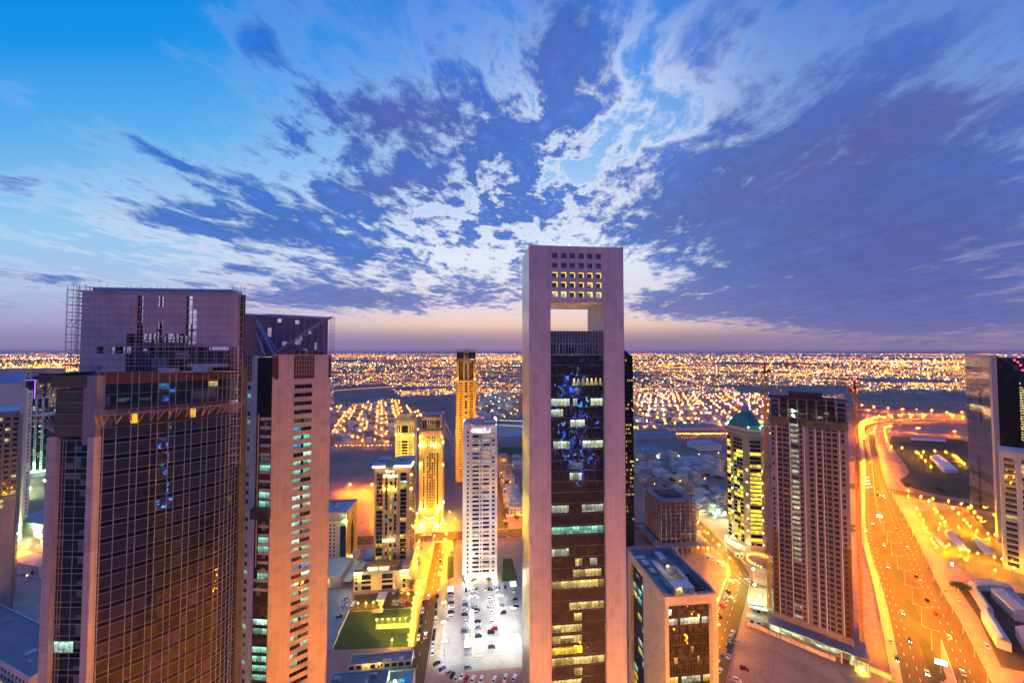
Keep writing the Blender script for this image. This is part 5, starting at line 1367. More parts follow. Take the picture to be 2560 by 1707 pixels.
# ------------------------------------------------------------------ right hand side
def skeleton_block():
    o, W = place(1647, 1733, 347); B = thing('concrete_frame_block', 'unfinished grey concrete frame of bare floors and columns', 'concrete frame', o, TH)
    D, H, f = 33.0, 43.0, 3.9; s = MB(); c = MB()
    k = 0
    while k*f < H+.1: s.box(-.4, W+.4, -.4, D+.4, k*f+2.9, k*f+3.3) ; k += 1
    s.build('floor_slab', GREYC, B)
    nx, ny = 7, 7
    for i in range(nx+1):
        for j in range(ny+1):
            x, y = .6+i*(W-1.2)/nx, .6+j*(D-1.2)/ny; c.box(x-.38, x+.38, y-.38, y+.38, 0, H+3.6 + (1.6 if (i+j) % 3 == 0 else 0))
    c.build('column_grid', GREYC, B)
    MB().box(8, W-8, 8, D-8, 0, H+5).box(9, 16, 10, 14, H+5, H+6.4).build('core_wall', DARKC, B)
    q = MB(); r = random.Random(2)
    for k in range(22): x, y = r.uniform(8, 24), r.uniform(6, 20); q.bar((x, y, H+3), (x+r.uniform(-1, 1), y, H+r.uniform(5, 9)), .25)
    for k in range(10): x, y = r.uniform(5, W-6), r.uniform(5, D-6); q.box(x, x+2.5, y, y+1.5, H+3.4, H+4.3)
    q.build('site_clutter', DKSTEEL, B)
    p = MB(); p.box(-8, W+9, -9, D+4, 6.6, 7.2)
    for i in range(12): x = -7.5+i*(W+16)/11; p.box(x, x+.7, -8.9, -8.2, 0, 6.6)
    p.build('podium_slab', GREYC, B)
    spot(B, W-2, -6, 4.5, .3, E_SODF, 'work_lamp')
skeleton_block()

def office_block():
    o, W = place(1654, 1783, 150); B = thing('stone_framed_office', 'beige stone office block with glass front and machinery on its open roof', 'office building', o, TH)
    D, H = 36.0, 88.8; fa = Facade(B); f = 3.95; fw = 2.9
    w = fa.wall
    def bevel(P, e, n, L, x0, x1, zt, dep=1.3, bev=1.0):
        P = Vector(P); q = lambda x, z, d=0: P+e*x+EZ*z-n*d
        w.face([q(0, 0), q(x0-bev, 0), q(x0-bev, zt+bev), q(0, H)]); w.face([q(x1+bev, 0), q(L, 0), q(L, H), q(x1+bev, zt+bev)]); w.face([q(0, H), q(x0-bev, zt+bev), q(x1+bev, zt+bev), q(L, H)])
        w.face([q(x0-bev, 0), q(x0, 0, dep), q(x0, zt, dep), q(x0-bev, zt+bev)]); w.face([q(x1, 0, dep), q(x1+bev, 0), q(x1+bev, zt+bev), q(x1, zt, dep)]); w.face([q(x0-bev, zt+bev), q(x0, zt, dep), q(x1, zt, dep), q(x1+bev, zt+bev)])
        return q
    q = bevel((0, 0, 0), EX, -EY, W, 2.4, W-3.0, H-4.4, 1.4, .7)
    MB().face([q(2.4, 0, 1.35), q(W-3.0, 0, 1.35), q(W-3.0, H-4.4, 1.35), q(2.4, H-4.4, 1.35)]).build('front_glass', G_BROWN, B)
    r = random.Random(17)
    fm = MB()
    for k in range(22): fm.box(2.4, W-3.0, 1.24, 1.33, H-5-k*f, H-4.85-k*f)
    for k in range(1, 14): x = 2.4+k*(W-5.4)/14; fm.box(x-.04, x+.04, 1.27, 1.33, 0, H-4.6)
    fm.build('front_frame', DKSTEEL, B)
    def bay(z, a, b, mm): 
        xa, xb = 2.4+a*(W-5.4), 2.4+b*(W-5.4); MB().face([(xa, 1.28, z+.5), (xb, 1.28, z+.5), (xb, 1.28, z+3.0), (xa, 1.28, z+3.0)]).build('lit_window', mm, B)
    for k, lst in ((2, ((0, .22, L_WHITE), (.28, .76, L_WHITE), (.82, 1, L_WHITE))), (1, ((0, .07, L_TEALB),)), (8, ((0, .2, L_WARM), (.3, .76, L_WHITE), (.83, 1, L_WARM))), (9, ((.3, .76, L_WARM), (.84, .97, L_YEL))), (10, ((0, .05, L_TEALB), (.3, .5, L_WARM))), (5, ((.55, .6, L_ORANGE),)), (6, ((.12, .2, L_ORANGE), (.7, .74, L_YEL)))):
        for a, b, mm in lst: bay(H-5-k*f, a, b, mm)
    # left wall: recessed glass towards the rear, punched windows near the front
    xl, hl = cuts([(22.0, 22.7), (24.4, 25.1), (28.6, 29.3)], 16.5, D)
    zl, hz = cuts([(H-6-k*f, H-4.2-k*f) for k in reversed(range(21))], 0, H)
    fa.grid((0, D, 0), -EY, -EX, [x for x in xl], zl, lambda i, j: ((wpick((3, G_WIN), (1.2, L_TEALB)) if (r.random() < .6) else None) if (i in hl and j in hz) else None), .4)
    w.face([(0, D, 0), (0, D-3.0, 0), (0, D-3.0, H), (0, D, H)]); w.face([(0, D-3.0, H-4), (0, D-16.5, H-4), (0, D-16.5, H), (0, D-3.0, H)])
    w.face([(0, D-3, 0), (1.5, D-3, 0), (1.5, D-3, H-4), (0, D-3, H-4)]); w.face([(1.5, D-16.5, 0), (0, D-16.5, 0), (0, D-16.5, H-4), (1.5, D-16.5, H-4)]); w.face([(0, D-3, H-4), (1.5, D-3, H-4), (1.5, D-16.5, H-4), (0, D-16.5, H-4)])
    MB().face([(1.45, D-3, 0), (1.45, D-16.5, 0), (1.45, D-16.5, H-4), (1.45, D-3, H-4)]).build('side_glass', G_BLACK, B)
    for k in range(2, 20):
        for s0 in (0, .35, .68):
            if r.random() < .45:
                y1 = D-3-13.5*s0-.3; y0 = y1-13.5*.28; z = H-5-k*f; MB().face([(1.40, y1, z+.5), (1.40, y0, z+.5), (1.40, y0, z+2.9), (1.40, y1, z+2.9)]).build('lit_window', r.choice([L_TEALB, L_WARM, L_TEAL, L_YEL, L_WHITE]), B)
    w.face([(W, 0, 0), (W, D, 0), (W, D, H), (W, 0, H)]); w.face([(W, D, 0), (0, D, 0), (0, D, H), (W, D, H)])
    fa.done([mat('office_stone_panel', (.60, .48, .35), .5, joints=(1.5, 1.0, .05, .18), var=.05, streak=.04)], cap=60)
    # sunken roof behind a parapet
    zr = H-3.0; BL = mat('blue_grey_roof_metal', (.26, .28, .36), .55, .2, var=.2)
    MB().face([(.5, .5, zr), (W-.5, .5, zr), (W-.5, D-.5, zr), (.5, D-.5, zr)]).build('roof', ROOFG, B)
    MB().box(.02, W-.02, .02, .5, zr, H+.25).box(.02, W-.02, D-.5, D-.02, zr, H+.25).box(.02, .5, .5, D-.5, zr, H+.25).box(W-.5, W-.02, .5, D-.5, zr, H+.25).build('parapet', BL, B)
    rl = MB()
    for z in (H+.7, H+1.1): rl.bar((.2, .2, z), (W-.2, .2, z), .08); rl.bar((.2, .2, z), (.2, D-.2, z), .08); rl.bar((W-.2, .2, z), (W-.2, D-.2, z), .08); rl.bar((.2, D-.2, z), (W-.2, D-.2, z), .08)
    rl.build('roof_rail', POLE, B)
    def unit(x0, x1, y0, y1, h, m=AIRCON, name='roof_unit'): return MB().box(x0, x1, y0, y1, zr+.01, zr+h).build(name, m, B)
    unit(1.5, 6, 29, 31.5, 2.2); unit(2.5, 5.5, 23.5, 27.5, 2.4); unit(3.5, 6, 18, 21.5, 2.0); unit(8, 11, 12, 28, 1.6, ROOFB); unit(12.6, 15.8, 27.5, 33.5, 2.6); unit(6.2, 8.0, 8, 12, 1.5)
    st = unit(7, 16, 4.5, 10.2, 3.2, PALE, 'stair_house'); MB().box(7.6, 10.2, 4.43, 4.5, zr+.6, zr+2.7).build('lit_door', L_YEL, st)
    unit(16.4, 17.0, 10.5, 20, 2.8, PALE, 'screen_wall'); unit(12, 17, 20, 20.4, 2.8, PALE, 'screen_wall'); unit(6, 12, 12, 12.4, 2.4, PALE, 'screen_wall')
    for k in range(7): y = 3.5+k*2.0; MB().box(17.6, 21, y, y+1.3, zr+.01, zr+1.3).cyl(18.6, y+.65, zr+1.3, zr+1.5, .5, n=8).cyl(20, y+.65, zr+1.3, zr+1.5, .5, n=8).build('chiller', DKSTEEL, B)
    for k in range(5): x = 3.5+k*2.4; MB().box(x, x+1.8, 1.6, 3.4, zr+.01, zr+1.2).build('chiller', DKSTEEL, B)
    for k in range(9): MB().cyl(9+(k % 3)*2.1, 21+(k//3)*3.3, zr, zr+1.4, .35, n=8).build('roof_vent', BL, B)
    pp = MB()
    for k in range(6): pp.bar((2+k*.35, 3.5, zr+1.4), (2+k*.35, 26, zr+1.4), .12); pp.bar((3, 14+k*.4, zr+1.2), (17, 14+k*.4, zr+1.2), .12)
    pp.build('roof_pipe', POLE, B)
    spot(B, 12.2, 19.6, zr+3.6, .16, E_ROOFL, 'roof_lamp'); spot(B, 9, 4.0, zr+3.4, .16, E_ROOFL, 'roof_lamp')
E_ROOFL = lamp_mat('roof_lamp_light', (1.0, .70, .2), 900.0)
office_block()

def domed_tower():
    B = thing('green_domed_tower', 'yellow lit office tower with a green pointed steel cage on its roof', 'tower block', (220.0, 366.0, 0), 0)
    P = [Vector((x-220.0, y-366.0, 0)) for x, y in ((219.5, 366), (226.6, 343), (237.6, 341.4), (247.3, 352), (244, 374), (230, 378))]
    H = 114.0; fa = Facade(B); f = 3.85; r = random.Random(23)
    def side(i, pairs, mats_, dep=.25, zs=None):
        a, b = P[i], P[(i+1) % 6]; e = (b-a); L = e.length; e.normalize(); n = Vector((e.y, -e.x, 0))
        xs, hx = cuts([(p*L, q*L) for p, q in pairs], 0, L); z_, hz = cuts([(6+k*f+.5, 6+k*f+3.2) for k in range(26)], 0, H)
        fa.grid(a, e, n, xs, z_, lambda ii, j: mats_(ii, j, hx, hz), dep); return a, e, n, L
    def m0(i, j, hx, hz):
        if i in hx and j in hz:
            if i == 0: return r.choice([L_YELB, G_BLACK])
            if j > 2*23-1: return G_WIN
            return L_YELB if r.random() < .48 else G_BLACK
    A = side(0, ((.0, .16), (.30, .44), (.445, .575), (.58, .72)), m0)
    def m1(i, j, hx, hz):
        if i in hx and j in hz: return G_BLACK if (j > 45 or r.random() < .14) else L_YELB
    A1 = side(1, ((.06, .94),), m1); side(2, ((.1, .35), (.4, .65), (.7, .9)), m0)
    w = fa.wall
    for i in (3, 4, 5):
        a, b = P[i], P[(i+1) % 6]; w.face([(a.x, a.y, 0), (b.x, b.y, 0), (b.x, b.y, H), (a.x, a.y, H)])
    fa.done([TANSTONE], cap=100)
    def ring(s, z0, z1, m, name, par=B):
        c = sum(P, Vector())/6; return MB().prism([((p-c)*s+c)[:2] for p in P], z0, z1).build(name, m, par)
    ring(1.02, H, H+2.2, PALE, 'cornice'); ring(1.05, H-4, H-3.2, PALE, 'ledge'); ring(1.0, H+2.2, H+2.5, ROOFG, 'roof')
    c = sum(P, Vector())/6
    rim = [((p-c)*.98+c) for p in P]; rb = MB()
    for i in range(6):
        a, b = rim[i], rim[(i+1) % 6]
        for z in (H+3.2, H+4.2): rb.bar((a.x, a.y, z), (b.x, b.y, z), .14)
        for k in range(5): q = a.lerp(b, k/5); rb.bar((q.x, q.y, H+2.4), (q.x, q.y, H+4.2), .12)
    rb.build('roof_rail', POLE, B)
    apex = Vector((c.x, c.y, 0)); cage = MB(); GREENS = mat('green_steel', (.10, .30, .22), .5, .2)
    for i in range(6):
        a, b = ((P[i]-c)*.86+c), ((P[(i+1) % 6]-c)*.86+c)
        cage.bar((a.x, a.y, H+5.0), (b.x, b.y, H+5.0), .5)
        for k in range(5):
            q = a.lerp(b, k/5); t = q.lerp(apex, .80); cage.bar((q.x, q.y, H+2.4), (q.x, q.y, H+5), .25); cage.bar((q.x, q.y, H+5), (t.x, t.y, H+19.5), .28)
        q, q2 = a.lerp(apex, .45), b.lerp(apex, .45); cage.bar((q.x, q.y, H+11.8), (q2.x, q2.y, H+11.8), .22)
    cage.build('roof_cage', GREENS, B); sk = MB()
    for i in range(6):
        a, b = ((P[i]-c)*.84+c), ((P[(i+1) % 6]-c)*.84+c); t, t2 = a.lerp(apex, .72), b.lerp(apex, .72)
        sk.face([(a.x, a.y, H+4.6), (b.x, b.y, H+4.6), (t2.x, t2.y, H+17), (t.x, t.y, H+17)])
    sk.build('green_glass_skin', mat('green_glazed_roof', (.10, .38, .27), .35, var=.3, joints=(1.6, 2.4, .3, .6)), B)
    cap = MB()
    for i in range(6):
        a, b = ((P[i]-c)*.30+c), ((P[(i+1) % 6]-c)*.30+c); cap.face([(a.x, a.y, H+16.8), (b.x, b.y, H+16.8), (c.x, c.y, H+27)]); cap.face([(b.x, b.y, H+16.8), (a.x, a.y, H+16.8), (c.x, c.y, H+16.5)])
    cap.bar((c.x, c.y, H+25), (c.x, c.y, H+36), .5); cap.build('pointed_cap', mat('grey_cap', (.25, .30, .34), .5, .2), B)
    for i in range(6):
        a = ((P[i]-c)*.95+c); spot(B, a.x, a.y, H+3.6, .32, E_LEDGF, 'green_floodlight')
    # lamps up the piers, green lights on the glass
    def up(A_, t, zs_, m, rr=.26, nm='pier_lamp'):
        a, e, n, L = A_
        for z in zs_: q = a+e*(t*L)+n*.5; spot(B, q.x, q.y, z, rr, m, nm)
    zs_ = [8+k*11.5 for k in range(7)]
    up(A, .22, zs_, E_PIER); up(A, .90, zs_, E_PIER); up(A1, .98, zs_, E_PIER)
    a, e, n, L = A; g = MB()
    for k in range(46):
        q = a+e*(L*(.30+.40*r.random()))+n*.25; g.octa(q.x, q.y, r.uniform(8, 88), .22)
    g.build('green_light_string', E_LEDG, B)['kind'] = 'stuff'
    q = A1[0]+A1[1]*(A1[3]*.3)+A1[2]*1.5
    for k in range(3): q = a+e*(L*(.2+.3*k))+n*2.5; spot(B, q.x, q.y, 2.5, .3, E_YEL, 'ground_floodlight')
    MB().prism([(p*1.0)[:2] for p in [P[0]+n*6, P[1]+n*6, P[1], P[0]]], 0, 5).build('podium', PALE, B)
E_PIER = lamp_mat('pier_lamp_light', (1.0, .80, .35), 160.0)
E_LEDGF = lamp_mat('green_roof_flood', (.1, 1.0, .55), 240.0)
domed_tower()

def unfinished_tower():
    a, b = Vector((180.6, 250.5, 0)), Vector((212.2, 226.0, 0)); rz = math.atan2(b.y-a.y, b.x-a.x); W = (b-a).length
    B = thing('unfinished_apartment_tower', 'unfinished pale concrete apartment tower with empty window holes and dark open top floors', 'tower under construction', a, rz)
    H, f, z0, D = 156.0, 3.42, 12.0, 20.0; n = 38; fa = Facade(B); zt_ = z0+n*f
    k_ = W/40.2
    pr = [(1.0, 2.1), (4.2, 6.2), (7.2, 8.9), (9.3, 10.0), (11.6, 15.2), (16.0, 17.2), (21.0, 22.9), (25.0, 26.9), (28.1, 28.9), (29.7, 31.6), (32.8, 34.7), (37.0, 38.2)]
    pr = [((p-.12)*k_, (q+.12)*k_) for p, q in pr]
    xs, hx = cuts(pr, 0, W); zs, hz = cuts([(z0+k*f+.55, z0+k*f+2.65) for k in range(n)], z0-4, zt_)
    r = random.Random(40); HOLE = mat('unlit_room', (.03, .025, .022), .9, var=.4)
    def hole(i, j):
        if i in hx and j in hz:
            if i == 9: return L_SITE if (r.random() < .8 and j > 22) or r.random() < .15 else HOLE
            if i in (1, 23, 17) and r.random() < .1: return None
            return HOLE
    fa.grid((0, 0, 0), EX, -EY, xs, zs, hole, .5)
    w = fa.wall; w.face([(0, D, 0), (0, 0, 0), (0, 0, zt_), (0, D, zt_)]); w.face([(W, D, 0), (0, D, 0), (0, D, zt_), (W, D, zt_)])
    xr, hr = cuts([(2, 4), (7, 9), (12, 14), (16, 18)], 0, D); fa.grid((W, 0, 0), EY, EX, xr, zs, lambda i, j: HOLE if (i in hr and j in hz) else None, .5)
    fa.done([mat('pinkish_blockwork', (.25, .20, .205), .85, var=.15, fine=.12, joints=(None, f, .12, .35), streak=.06)], cap=100)
    bal = MB(); nb = 0
    for k in reversed(range(n)):
        z = z0+k*f
        for p, q, d in ((29.3, 35.2, 1.0), (4.0, 10.2, 1.0), (11.2, 17.4, .6), (24.5, 27.2, .8), (20.5, 23.2, .8)):
            nb += 1; mb = bal if nb > 100 else MB()
            mb.box(p*k_, q*k_, -d, -.004, z+.15, z+.38)
            if nb <= 100: mb.build('balcony_slab', GREYC, B)
    bal.build('lower_balcony_slabs', GREYC, B)['kind'] = 'stuff'
    rib = MB()
    for p in (3.4, 10.7, 18.2, 24.0, 27.7, 35.8): rib.box(p*k_, p*k_+.35, -.3, -.003, z0, zt_)
    rib.build('facade_rib', WHITE, B)
    dk = MB()
    for p, q in ((.2, 3.3), (10.05, 11.4), (35.9, W/k_-.1)): dk.box(p*k_, q*k_, -.28, -.006, z0, z0+16*f)
    dk.build('dark_brick_strip', BROWN, B)
    for k in range(16):
        for p in (1.0, 37.0): MB().box(p*k_, (p+1.3)*k_, -.32, -.29, z0+k*f+.7, z0+k*f+2.5).build('strip_window', HOLE, B)
    # open top storeys
    top = MB(); cols = MB()
    for k in range(5):
        z = zt_+k*f*.95; top.box(-.5, W+.5, -.8, D+.5, z, z+.35)
        for i in range(9): x = .4+i*(W-.8)/8; MB().box(x-.35, x+.35, -.3, .4, z+.35, z+f*.95).build('bare_column', GREYC, B); MB().box(x-.35, x+.35, D-.7, D, z+.35, z+f*.95).build('bare_column', GREYC, B)
    top.box(-.6, W+.6, -1.0, D+.6, zt_+5*f*.95, zt_+5*f*.95+.5)
    top.build('bare_floor', DARKC, B); zz = zt_+5*f*.95+.5
    MB().box(6, W-6, 4, D-2, zt_, zz).build('core_wall', DARKC, B)
    tb = MB().box(10.5, W-12, 2, 12, zz, zz+4.2).box(0, 8, 0, 8, zz, zz+1.0); rr = random.Random(3)
    for k in range(26): x = rr.uniform(-.4, W); tb.bar((x, -.7, zz), (x, -.7, zz+rr.uniform(.8, 2.2)), .14)
    for zq in (zz+.8, zz+1.5): tb.bar((-.5, -.7, zq), (W+.5, -.7, zq), .1)
    tb.build('roof_formwork', DKSTEEL, B)
    nt = MB()
    for i in range(12):
        if i not in (3, 4): x = i*W/12; nt.box(x, x+W/12-.2, -1.3, -1.15, zt_-1.2-rr.random(), zt_+3.4)
    nt.build('debris_net', NET, B)
    for i, x in enumerate((11.5*k_, 13.5*k_, 26*k_, 29*k_)): MB().box(x, x+2.2, 1.5, 1.6, zt_+4.2+(i % 2)*3, zt_+5.4+(i % 2)*3).build('site_light', L_SITE, B)
    MB().box(3, W-8, .9, 1.4, z0+20*f, z0+20*f+1.6).build('set_back_ledge', DARKC, B)
    spot(B, 13*k_, 1, zt_+8, .22, E_GREENW, 'work_lamp'); spot(B, 13*k_, 1, zt_+5, .25, E_GREENW, 'work_lamp')
    # podium shell
    pd = MB(); pd.box(-3, W+6, -9, D+2, z0-4.5, z0-4.0); pd.box(-3, W+6, -9, D+2, 3.6, 4.0)
    for i in range(9): x = -2.6+i*(W+8)/8; pd.box(x-.35, x+.35, -8.8, -8.1, 0, z0-4.5); pd.box(x-.35, x+.35, -1.2, -.5, 0, z0)
    pd.build('podium_frame', GREYC, B)
    for i in range(5): spot(B, 2+i*9.5, -5, 6.6, .22, E_GREENW, 'podium_lamp')
    MB().box(W-1, W+5.2, -9.6, -9.4, 1, 6.5).build('site_banner', mat('blue_white_banner', (.35, .45, .62), .6, joints=(2, 1.6, .5, .6)), B)
    spot(B, W+2, -10, 1.0, .4, E_LIME, 'banner_floodlight')
L_SITE = lit('site_room_light', (.72, 1.0, .66), .8, 1.2, .1)
E_GREENW = lamp_mat('greenish_work_lamp', (.60, 1.0, .60), 1500.0)
E_LIME = lamp_mat('lime_flood', (.7, 1.0, .05), 600.0)
unfinished_tower()

def crane(name, label, base, h, jib, cjib, ang, lift, loc_red=True):
    B = thing(name, label, 'tower crane', base, ang); m = MB(); s = .8; z = 0; k = 0
    for sx in (-s, s):
        for sy in (-s, s): m.bar((sx, sy, 0), (sx, sy, h), .34)
    while z < h-1.6:
        for p, q in (((-s, -s), (s, -s)), ((s, -s), (s, s)), ((s, s), (-s, s)), ((-s, s), (-s, -s))):
            a, b = (p, q) if k % 2 else (q, p); m.bar((*a, z), (*b, z+1.7), .18)
        z += 1.7; k += 1
    m.build('mast', YELLOWP, B)
    MB().box(-1.3, 1.3, -1.3, 1.3, h, h+1.2).build('slewing_ring', YELLOWP, B); MB().box(.9, 2.6, -2.2, -.9, h+1.2, h+3.4).build('cab', REDP, B)
    MB().bar((0, 0, h), (0, 0, h+9), .7).bar((-.8, 0, h+1), (0, 0, h+9), .25).bar((.8, 0, h+1), (0, 0, h+9), .25).build('tower_head', REDP, B)
    j = MB(); n = int(jib/1.8); zl = math.tan(lift)
    for i in range(n):
        x0, x1 = .8+i*jib/n, .8+(i+1)*jib/n; z0_, z1_ = h+2+x0*zl, h+2+x1*zl
        for y in (-.6, .6): j.bar((x0, y, z0_), (x1, y, z1_), .42); j.bar((x0, y, z0_), ((x0+x1)/2, 0, (z0_+z1_)/2+1.3), .10); j.bar((x1, y, z1_), ((x0+x1)/2, 0, (z0_+z1_)/2+1.3), .10)
        if i: j.bar((x0-jib/n/2, 0, z0_-jib/n/2*zl+1.3), (x0+jib/n/2, 0, z0_+jib/n/2*zl+1.3), .16)
    j.bar((0, 0, h+9), (jib*.66, 0, h+3.2+jib*.66*zl), .09); j.build('jib', YELLOWP, B)
    cj = MB(); cj.bar((0, -.6, h+2), (-cjib, -.6, h+2.2), .22); cj.bar((0, .6, h+2), (-cjib, .6, h+2.2), .22); cj.bar((0, 0, h+9), (-cjib*.9, 0, h+2.4), .09)
    for i in range(6): x = -cjib*i/6; cj.bar((x, -.6, h+2.1), (x-cjib/6, .6, h+2.1), .1)
    cj.build('counter_jib', YELLOWP, B); MB().box(-cjib, -cjib+2.4, -.9, .9, h+.2, h+2.6).build('counterweight', GREYC, B)
    spot(B, 0, 0, h+9.5, .45, E_RED, 'red_beacon'); spot(B, jib, 0, h+3.6+jib*zl, .3, E_RED, 'red_beacon')
cb_ = G(1925, 1548); crane('tower_crane', 'yellow tower crane left of the unfinished apartment tower', cb_, AT(1917, 935, cb_.y).z, 22, 9, math.radians(8), math.radians(12))
cb2 = G(2156, 1636); crane('tower_crane', 'yellow luffing tower crane right of the unfinished apartment tower', cb2, AT(2141, 985, cb2.y).z, 14, 5, math.radians(152), math.radians(38))

def mirror_slab():
    A, Bc = Vector((539.5, 424.0, 0)), Vector((486.5, 361.0, 0)); e = (Bc-A).normalized(); rz = math.atan2(e.y, e.x)
    B = thing('mirror_glass_slab', 'thin mirror glass slab tower at the right edge', 'skyscraper', A, rz); W = (Bc-A).length; H = 187.0
    MB().face([(0, 0, 0), (W-6, 0, 0), (W-6, 0, H), (0, 0, H)]).build('mirror_wall', G_MIRROR, B)
    MB().box(W-6, W, -.3, 3, 0, H).build('edge_fin', mat('lilac_metal_fin', (.36, .30, .33), .45, .3), B)
    MB().face([(W, 3, 0), (W, 16, 0), (W, 16, H-18), (W, 3, H)]).face([(0, 16, 0), (0, 0, 0), (0, 0, H), (0, 16, H)]).face([(0, 0, H), (W, 0, H), (W, 3, H), (0, 3, H)]).face([(W, 16, 0), (0, 16, 0), (0, 16, H-18), (W, 16, H-18)]).face([(0, 3, H), (W, 3, H), (W, 16, H-18), (0, 16, H-18)]).build('dark_side', G_BLACK, B)
    MB().box(W*.52, W*.60, -.12, -.01, H-72, H-36).box(W*.38, W*.46, -.12, -.01, 20, H-110).build('dark_slot', G_BLACK, B)
    fl = MB()
    for k in range(1, 47): fl.box(0, W-6, -.05, -.01, k*4-.06, k*4+.06)
    for k in range(1, 20): fl.box(k*(W-6)/20-.05, k*(W-6)/20+.05, -.05, -.01, 0, H)
    fl.build('glazing_joint', DKSTEEL, B)
    MB().bar((0, 0, H), (0, 0, H+3), .3).build('roof_mast', POLE, B)
mirror_slab()
def navy_tower():
    a = AT(2494, 880, 365); B = thing('navy_glass_tower', 'dark navy glass tower with a lilac strip and red lights, right edge', 'skyscraper', (a.x, 365, 0), -.75); W, D = 60, 30
    H = 184.5; MB().box(0, W, 0, D, 0, H).build('glass_wall', glass('deep_navy_glass', (.008, .012, .05), 1.9, .04, .04, .4, 1.5, 4, .03), B)
    x0, x1 = .5, 7.6
    s = MB().box(x0, x1, -1.2, -.02, 60, 160).build('lilac_strip', mat('lilac_cladding', (.33, .27, .33), .5, .1, joints=(None, 4, .1, .2)), B)
    for k in range(17): MB().box(x0+2.0, x1-1.4, -1.26, -1.205, 150-k*5.6, 152.4-k*5.6).build('louvre_slot', BROWN, s)
    for x, z in ((4, 175), (12, 180), (14.5, 172), (10, 182), (13.5, 177), (11, 168)): spot(B, x, -.5, z, .8, E_RED, 'red_beacon')
    q = MB(); rr = random.Random(8)
    for k in range(20): z = 152-k*2.6; squiggle(q, (9.6+rr.uniform(0, 1.0), -.25, z), EX, EZ, 5.0, 2.0, 4, rr, .45)  # glowing strokes put in for a sign's reflection in the glass
    q.build('yellow_reflection_strokes', E_REFLY, B); MB().box(10, 13, -.15, -.02, 158, 159.2).build('lit_window', L_TEALB, B); MB().box(11, 14, -.15, -.02, 154, 155).build('lit_window', L_WARM, B)
    fl = MB()
    for k in range(1, 46): fl.box(0, W, -.08, -.01, k*4, k*4+.15)
    fl.build('floor_line', DKSTEEL, B)
navy_tower()
def terrace_tower():
    a = AT(2488, 880, 318); B = thing('pale_balcony_tower', 'pale stone tower with curved balconies in the lower right corner', 'apartment tower', (a.x, 318, 0), -.92); H = 104.0
    fa = Facade(B); xs, hx = cuts([(2.0, 8.0), (11.0, 14.5), (18, 26)], 0, 40); zs, hz = cuts([(4+k*5, 7.4+k*5) for k in range(19)], 0, H); r = random.Random(6)
    fa.grid((0, 0, 0), EX, -EY, xs, zs, lambda i, j: ((L_WARM if r.random() < .12 else G_WIN) if (i in hx and j in hz) else None), .6)
    w = fa.wall; w.face([(0, 20, 0), (0, 0, 0), (0, 0, H), (0, 20, H)]); w.face([(0, 0, H), (40, 0, H), (40, 20, H), (0, 20, H)], 1); w.box(15.5, 40, -3, 0, 0, H-4)
    fa.done([PALE, ROOFG], cap=60)
    q = MB()
    for k in range(19):
        for x in range(10): q.bar((.5+x*.85, -.9, 4+k*5), (.5+x*.85, -.9, 6.2+k*5), .12)
        q.box(0, 9, -1.2, -.004, 3.4+k*5, 3.9+k*5)
    q.build('balcony_rail', POLE, B); MB().box(-.6, 14, -1.5, 14, H-1, H+1.2).box(16, 40, -4, 14, H-3.6, H+.8).build('roof_canopy', mat('blue_grey_roof', (.3, .36, .48), .6), B)
    MB().box(7, 9, 3, 5, H+1.2, H+2).build('roof_unit', AIRCON, B)
terrace_tower()

# ------------------------------------------------------------------ far left cluster
def gridtower(name, label, px0, px1, Y, H, D, rz, m, wmat, xp, f, wh, lits, cat='tower block', seed=1, cap=100, left=False, extra=None):
    o, W = place(px0, px1, Y, rz); B = thing(name, label, cat, o, rz); fa = Facade(B); r = random.Random(seed)
    xs, hx = cuts([(x, x+xp*.62) for x in frange(xp*.3, W-xp*.7, xp)[:-1]], 0, W); zs, hz = cuts([(2+k*f+.8, 2+k*f+.8+wh) for k in range(int((H-5)/f))], 0, H)
    fn = lambda i, j: ((r.choice(lits) if r.random() < .2 else wmat) if (i in hx and j in hz) else None)
    fa.grid((0, 0, 0), EX, -EY, xs, zs, fn, .25)
    xr, hr = cuts([(x, x+xp*.62) for x in frange(xp*.3, D-xp*.7, xp)[:-1]], 0, D); fa.grid((W, 0, 0), EY, EX, xr, zs, lambda i, j: ((r.choice(lits) if r.random() < .12 else wmat) if (i in hr and j in hz) else None), .25)
    w = fa.wall; w.face([(0, D, 0), (0, 0, 0), (0, 0, H), (0, D, H)]); w.face([(W, D, 0), (0, D, 0), (0, D, H), (W, D, H)]); w.face([(0, 0, H), (W, 0, H), (W, D, H), (0, D, H)], 1)
    fa.done([m, ROOFB], cap=cap)
    if extra: extra(B, W, D, H)
    return B
DKP = mat('dark_grey_panel', (.14, .15, .18), .35, .2, var=.2, joints=(3, 3.8, .12, .35))
def dkx(B, W, D, H):
    MB().box(-2, W-.5, -2.5, D, 0, H-62).build('wider_lower_storeys', mat('grey_panel', (.24, .26, .30), .35, .2, var=.2, joints=(3, 3.8, .12, .35)), B)
    MB().box(.3, W-.3, .3, D, H, H+.6).build('roof', mat('blue_grey_roof', (.3, .36, .48), .6), B)
    for k, (x, z) in enumerate(((.52, H-58), (.52, H-54), (.35, H-74), (.4, H-78), (.1, H-84), (.2, H-95), (.2, H-120))): MB().box(W*x, W*x+6, -2.62, -2.52, z-12, z-9.5).build('lit_window', L_WARM, B)
def tow(px0, px1, Y, H, **k): pass
DKG = glass('smoked_glass', (.02, .018, .018), 1.7, .08, .03, .4, 1.5, 3.8, .02)
gridtower('dark_panel_tower', 'dark grey panelled tower cut by the left edge, stepping out at the bottom', -90, 56, 250, AT(30, 1031, 262).z, 40, .9, DKP, DKG, 3.4, 3.9, 2.2, [L_WARM, DKG, DKG], seed=4, extra=dkx)
